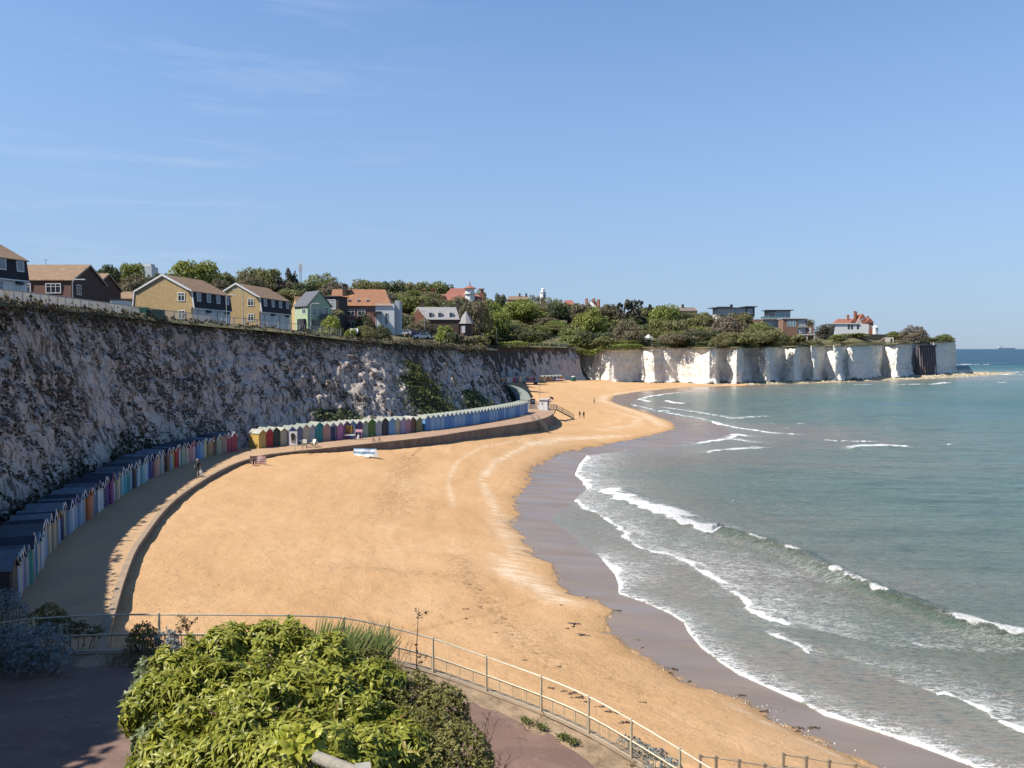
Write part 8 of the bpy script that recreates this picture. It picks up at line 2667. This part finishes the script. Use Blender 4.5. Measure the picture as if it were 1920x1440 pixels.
def person(label, p, rz, H, top, legs, hair, shorts=False, bare_arms=True, stride=.22, hat=None):
    """standing or walking figure, facing +y before turning"""
    s = H / 1.75
    o = thing('person', label, 'person', p, rz)
    st = stride
    J = {'pelvis': (0, 0, .95, .135), 'belly': (0, .005, 1.10, .125), 'chest': (0, .01, 1.30, .145), 'collar': (0, 0, 1.44, .085), 'neck': (0, .01, 1.51, .055), 'jaw': (0, .035, 1.58, .075), 'head': (0, .02, 1.67, .092), 'crown': (0, .015, 1.72, .07), 'nose': (0, .115, 1.635, .016),
         'hipl': (-.09, 0, .90, .095), 'hipr': (.09, 0, .90, .095), 'kneel': (-.10, st * .75, .50, .060), 'kneer': (.10, -st * .35, .49, .060), 'ankl': (-.10, st * .95, .09, .040), 'ankr': (.10, -st * 1.25, .12, .040), 'toel': (-.11, st * .95 + .15, .035, .036), 'toer': (.11, -st * 1.25 + .14, .04, .036),
         'shl': (-.18, 0, 1.40, .060), 'shr': (.18, 0, 1.40, .060), 'ell': (-.24, -st * .45, 1.13, .042), 'elr': (.24, st * .35, 1.13, .042), 'wrl': (-.25, -st * .1, .90, .030), 'wrr': (.25, st * .85, .90, .030), 'hal': (-.25, .0, .82, .032), 'har': (.25, st * .95, .82, .032)}
    E = [('pelvis', 'belly'), ('belly', 'chest'), ('chest', 'collar'), ('collar', 'neck'), ('neck', 'jaw'), ('jaw', 'head'), ('head', 'crown'), ('head', 'nose'), ('pelvis', 'hipl'), ('pelvis', 'hipr'), ('hipl', 'kneel'), ('hipr', 'kneer'), ('kneel', 'ankl'), ('kneer', 'ankr'), ('ankl', 'toel'), ('ankr', 'toer'),
         ('collar', 'shl'), ('collar', 'shr'), ('shl', 'ell'), ('shr', 'elr'), ('ell', 'wrl'), ('elr', 'wrr'), ('wrl', 'hal'), ('wrr', 'har')]
    J = {k: (v[0] * s, v[1] * s, v[2] * s, v[3] * s) for k, v in J.items()}
    def zone(c):
        x, z = abs(c.x) / s, c.z / s
        if z < .075: return 3
        if x > .195 and z < 1.34: return 0 if (bare_arms and z < 1.2) or z < .9 else 1
        if z > 1.49: return 0
        if z > .97: return 1
        if shorts and z < .56: return 0
        return 2
    skin_body('body', J, E, [SKIN, top, legs, SHOE], zone, o)
    hb = MB(); hb.lathe([(.098 * s, 1.655 * s), (.103 * s, 1.70 * s), (.085 * s, 1.765 * s), (.03 * s, 1.795 * s)], 12, (0, -.002 * s, 0))
    hb.build('hat' if hat else 'hair', hat or hair, o, True)
    return o
HAIR_D, HAIR_G = plain('dark_hair', (0.03, 0.02, 0.015), .7), plain('grey_hair', (0.35, 0.34, 0.33), .8)
p = at(371, 893.5, ZP)
man = person('man in a black t-shirt and dark shorts walking along the shaded promenade edge', p, R(170), 1.78, C_BLACK, C_DARK, HAIR_G, True)
q = p + Vector((.34, -.12, .18))
bg = thing('carrier_bag', 'white carrier bag hanging from the hand of the man on the promenade', 'bag', q)
MB().prism([(-.13, 0), (.13, 0), (.16, .40), (.06, .50), (-.06, .50), (-.14, .40)], -.05, .05).build('bag', C_WHITE, bg)
MB().tube([(-.05, 0, .49), (-.03, 0, .66), (.03, 0, .66), (.05, 0, .49)], .01, 5).build('handle', C_WHITE, bg)
p = on_beach(1087, 784)
person('left one of two dark dressed people walking on the sand right of the lifeguard cabin', p, R(15), 1.68, C_DARK, C_GREY, HAIR_D, False, False, .16)
p = on_beach(1094.5, 785)
person('right one of two dark dressed people walking on the sand, all in black', p, R(15), 1.76, C_BLACK, C_BLACK, HAIR_D, False, False, .18)
p = on_beach(1114, 757.5)
person('lone person in a pale top and dark trousers far down the beach near the water', p, R(-30), 1.74, C_TAN, C_NAVY, HAIR_D, False, False, .2)
# someone sitting in the lee of the striped windbreak
p = on_beach(475.5, 871.5)
o = thing('person', 'person sitting on the sand in front of the red striped windbreak', 'person', p, R(200))
J = {'pelvis': (0, 0, .13, .13), 'belly': (0, -.03, .28, .125), 'chest': (0, -.04, .48, .14), 'collar': (0, -.01, .62, .08), 'neck': (0, .01, .68, .055), 'jaw': (0, .05, .75, .075), 'head': (0, .04, .83, .09), 'crown': (0, .04, .89, .07), 'hipl': (-.09, .06, .13, .09), 'hipr': (.09, .06, .13, .09), 'kneel': (-.12, .42, .42, .058), 'kneer': (.14, .44, .38, .058),
     'ankl': (-.12, .68, .08, .04), 'ankr': (.15, .74, .07, .04), 'toel': (-.12, .82, .04, .035), 'toer': (.15, .88, .04, .035), 'shl': (-.17, -.01, .57, .058), 'shr': (.17, -.01, .57, .058), 'ell': (-.23, .16, .40, .04), 'elr': (.23, .16, .40, .04), 'wrl': (-.14, .36, .44, .03), 'wrr': (.14, .36, .42, .03)}
E = [('pelvis', 'belly'), ('belly', 'chest'), ('chest', 'collar'), ('collar', 'neck'), ('neck', 'jaw'), ('jaw', 'head'), ('head', 'crown'), ('pelvis', 'hipl'), ('pelvis', 'hipr'), ('hipl', 'kneel'), ('hipr', 'kneer'), ('kneel', 'ankl'), ('kneer', 'ankr'), ('ankl', 'toel'), ('ankr', 'toer'), ('collar', 'shl'), ('collar', 'shr'), ('shl', 'ell'), ('shr', 'elr'), ('ell', 'wrl'), ('elr', 'wrr')]
skin_body('body', J, E, [SKIN, cloth('brown', (0.16, 0.07, 0.05)), C_DARK], lambda c: 0 if c.z > .67 or (c.y > .5) else (1 if c.z > .24 and c.y < .2 else (2 if abs(c.x) < .2 and c.z < .40 else 0)), o)
MB().lathe([(.098, .815), (.10, .87), (.07, .935), (.02, .955)], 12, (0, .03, 0)).build('hair', HAIR_D, o, True)
# crow on the wing low over the sand
p = at_y(1077, 1171, 45)
o = thing('crow', 'black crow flying low over the sand with spread wings', 'crow', p, R(-15))
J = {'pelvis': (0, -.05, 0, .045), 'chest': (0, .07, .01, .06), 'neck': (0, .15, .03, .035), 'head': (0, .20, .035, .036), 'bill': (0, .27, .025, .008), 'tail': (0, -.24, -.03, .02),
     'sl': (-.10, .08, .03, .022), 'wl': (-.24, .10, .06, .013), 'tl': (-.40, .03, .02, .005), 'sr': (.10, .08, .03, .022), 'wr': (.24, .10, .06, .013), 'tr': (.40, .03, .02, .005)}
E = [('pelvis', 'chest'), ('chest', 'neck'), ('neck', 'head'), ('head', 'bill'), ('pelvis', 'tail'), ('chest', 'sl'), ('sl', 'wl'), ('wl', 'tl'), ('chest', 'sr'), ('sr', 'wr'), ('wr', 'tr')]
FEA = plain('black_feathers', (0.015, 0.014, 0.017), .5)
skin_body('body', J, E, [FEA], lambda c: 0, o)
for s in (-1, 1):
    V = []
    for i in range(9):
        t_ = i / 8
        x = s * (.06 + .36 * t_)
        ly = .10 + .02 * math.sin(t_ * 3) - .08 * t_ ** 2
        z = .035 + .035 * math.sin(t_ * math.pi * .8)
        ty = ly - .20 * (1 - .55 * t_ ** 2) + (.02 if i % 2 else 0)
        V += [(x, ly, z), (x, (ly + ty) / 2, z + .008), (x, ty, z - .012), (x, (ly + ty) / 2, z - .006)]
    Q = [(4 * i + a, 4 * i + 4 + a, 4 * i + 4 + (a + 1) % 4, 4 * i + (a + 1) % 4) for i in range(8) for a in range(4)]
    link_mesh('wing', np_mesh('wing', V, Q), FEA, o)
b = MB(); b.prism([(-.03, -.12), (.03, -.12), (.10, -.36), (0, -.38), (-.10, -.36)], -.035, -.02, axis='z'); b.build('tail', FEA, o)

# ------------------------------------------------------------------ seaweed and stones on the sand
WEED = plain('seaweed', (0.075, 0.048, 0.026), .7, .4, 9)
def weed_mesh(seed):
    rg = random.Random(seed)
    b = MB()
    for k in range(7):
        a = rg.uniform(0, 6.28)
        x, y = rg.uniform(-.32, .32), rg.uniform(-.14, .14)
        l_ = rg.uniform(.15, .4)
        b.tube([(x - l_ * math.cos(a) * .5, y - l_ * math.sin(a) * .3, .01), (x, y, .05 + rg.uniform(0, .05)), (x + l_ * math.cos(a) * .5, y + l_ * math.sin(a) * .3, .01)], [.02, .055, .015], 6)
    me = b.mesh('seaweed', True)
    me.materials.append(WEED)
    return me
WM = [weed_mesh(i) for i in range(4)]
WP = [(1076, 1172.5, 1.0), (1062, 1179, .6), (1091, 1192, .9), (935, 1206, .5), (928, 1187, .6), (957, 1191, .6), (959, 1213, .5), (873, 1142, .6), (900, 1138, .5), (898, 1107, .5), (880, 1096, .6), (862, 1080, .5), (872, 1160, .5), (886, 1163, .4), (967, 1226, .6), (1003, 1226, .6), (982, 1239, .6),
      (1047, 1251, .5), (1077, 1301, 1.0), (1080, 1309, 1.0), (1097, 1318, .7), (1030, 1291, .7), (1058, 1297, .6), (1123, 1326, .7), (1155, 1338, .8), (1137, 1335, .6), (1175, 1357, 1.0), (1205, 1317, .5), (1261, 1255, .9), (1255, 1262, .6), (1391, 1305, .9), (1431, 1334, .8), (1497, 1366, .8), (1493, 1372, .6), (1528, 1366, 1.0), (1156, 1145, .9), (1050, 1135, .6), (1100, 1120, .4), (1205, 1215, .5), (1196, 1200, .4), (908, 1228, .4), (1291, 1278, .5), (931, 1168, .4), (945, 1160, .5)]
for i, (px, py, s) in enumerate(WP[1:]):
    q = on_beach(px, py)
    o = bpy.data.objects.new('seaweed_clump', WM[i % 4])
    COL.objects.link(o)
    o.location = q
    o.rotation_euler = (0, 0, rng.uniform(-.4, .4))
    o.scale = (s * .9, s * .8, s * .7)
    tag(o, 'dark brown clump of seaweed washed up on the sand', 'seaweed', 'seaweed clumps on the near beach')
n = 1500
L1r = resample(L1[2:34], .15)
k_ = nrng.integers(0, len(L1r), n)
wt = np.exp(-((px_of(L1r[k_, 0], L1r[k_, 1]) - 1490) / 110) ** 2) + .12
ok = nrng.uniform(0, 1, n) < wt
k_ = k_[ok]
PP = L1r[k_] + nrng.normal(0, .45, (len(k_), 2))
zz, _, _ = beach_z(PP)
V, Q = [], []
for (x, y), z in zip(PP, zz):
    r = rng.uniform(.02, .055)
    b0 = len(V)
    V += [(x - r, y, z), (x, y - r * .8, z), (x + r, y, z), (x, y + r * .8, z), (x - r * .6, y, z + r * .9), (x, y - r * .5, z + r), (x + r * .6, y, z + r * .9), (x, y + r * .5, z + r)]
    Q += [(b0, b0 + 1, b0 + 5, b0 + 4), (b0 + 1, b0 + 2, b0 + 6, b0 + 5), (b0 + 2, b0 + 3, b0 + 7, b0 + 6), (b0 + 3, b0, b0 + 4, b0 + 7), (b0 + 4, b0 + 5, b0 + 6, b0 + 7)]
pm_, nt, bs = new_mat('chalk_pebble')
g = N(nt, 'ShaderNodeNewGeometry')
nt.links.new(ramp(nt, g.outputs['Random Per Island'], [(0, (0.16, 0.12, 0.09)), (.4, (0.42, 0.34, 0.25)), (.6, (0.70, 0.66, 0.58))]), bs.inputs['Base Color'])
bs.inputs['Roughness'].default_value = .8
tag(link_mesh('pebbles', np_mesh('pebbles', V, Q), pm_), 'chalk pebbles scattered along the edge of the wet sand', 'pebbles', None, 'stuff')
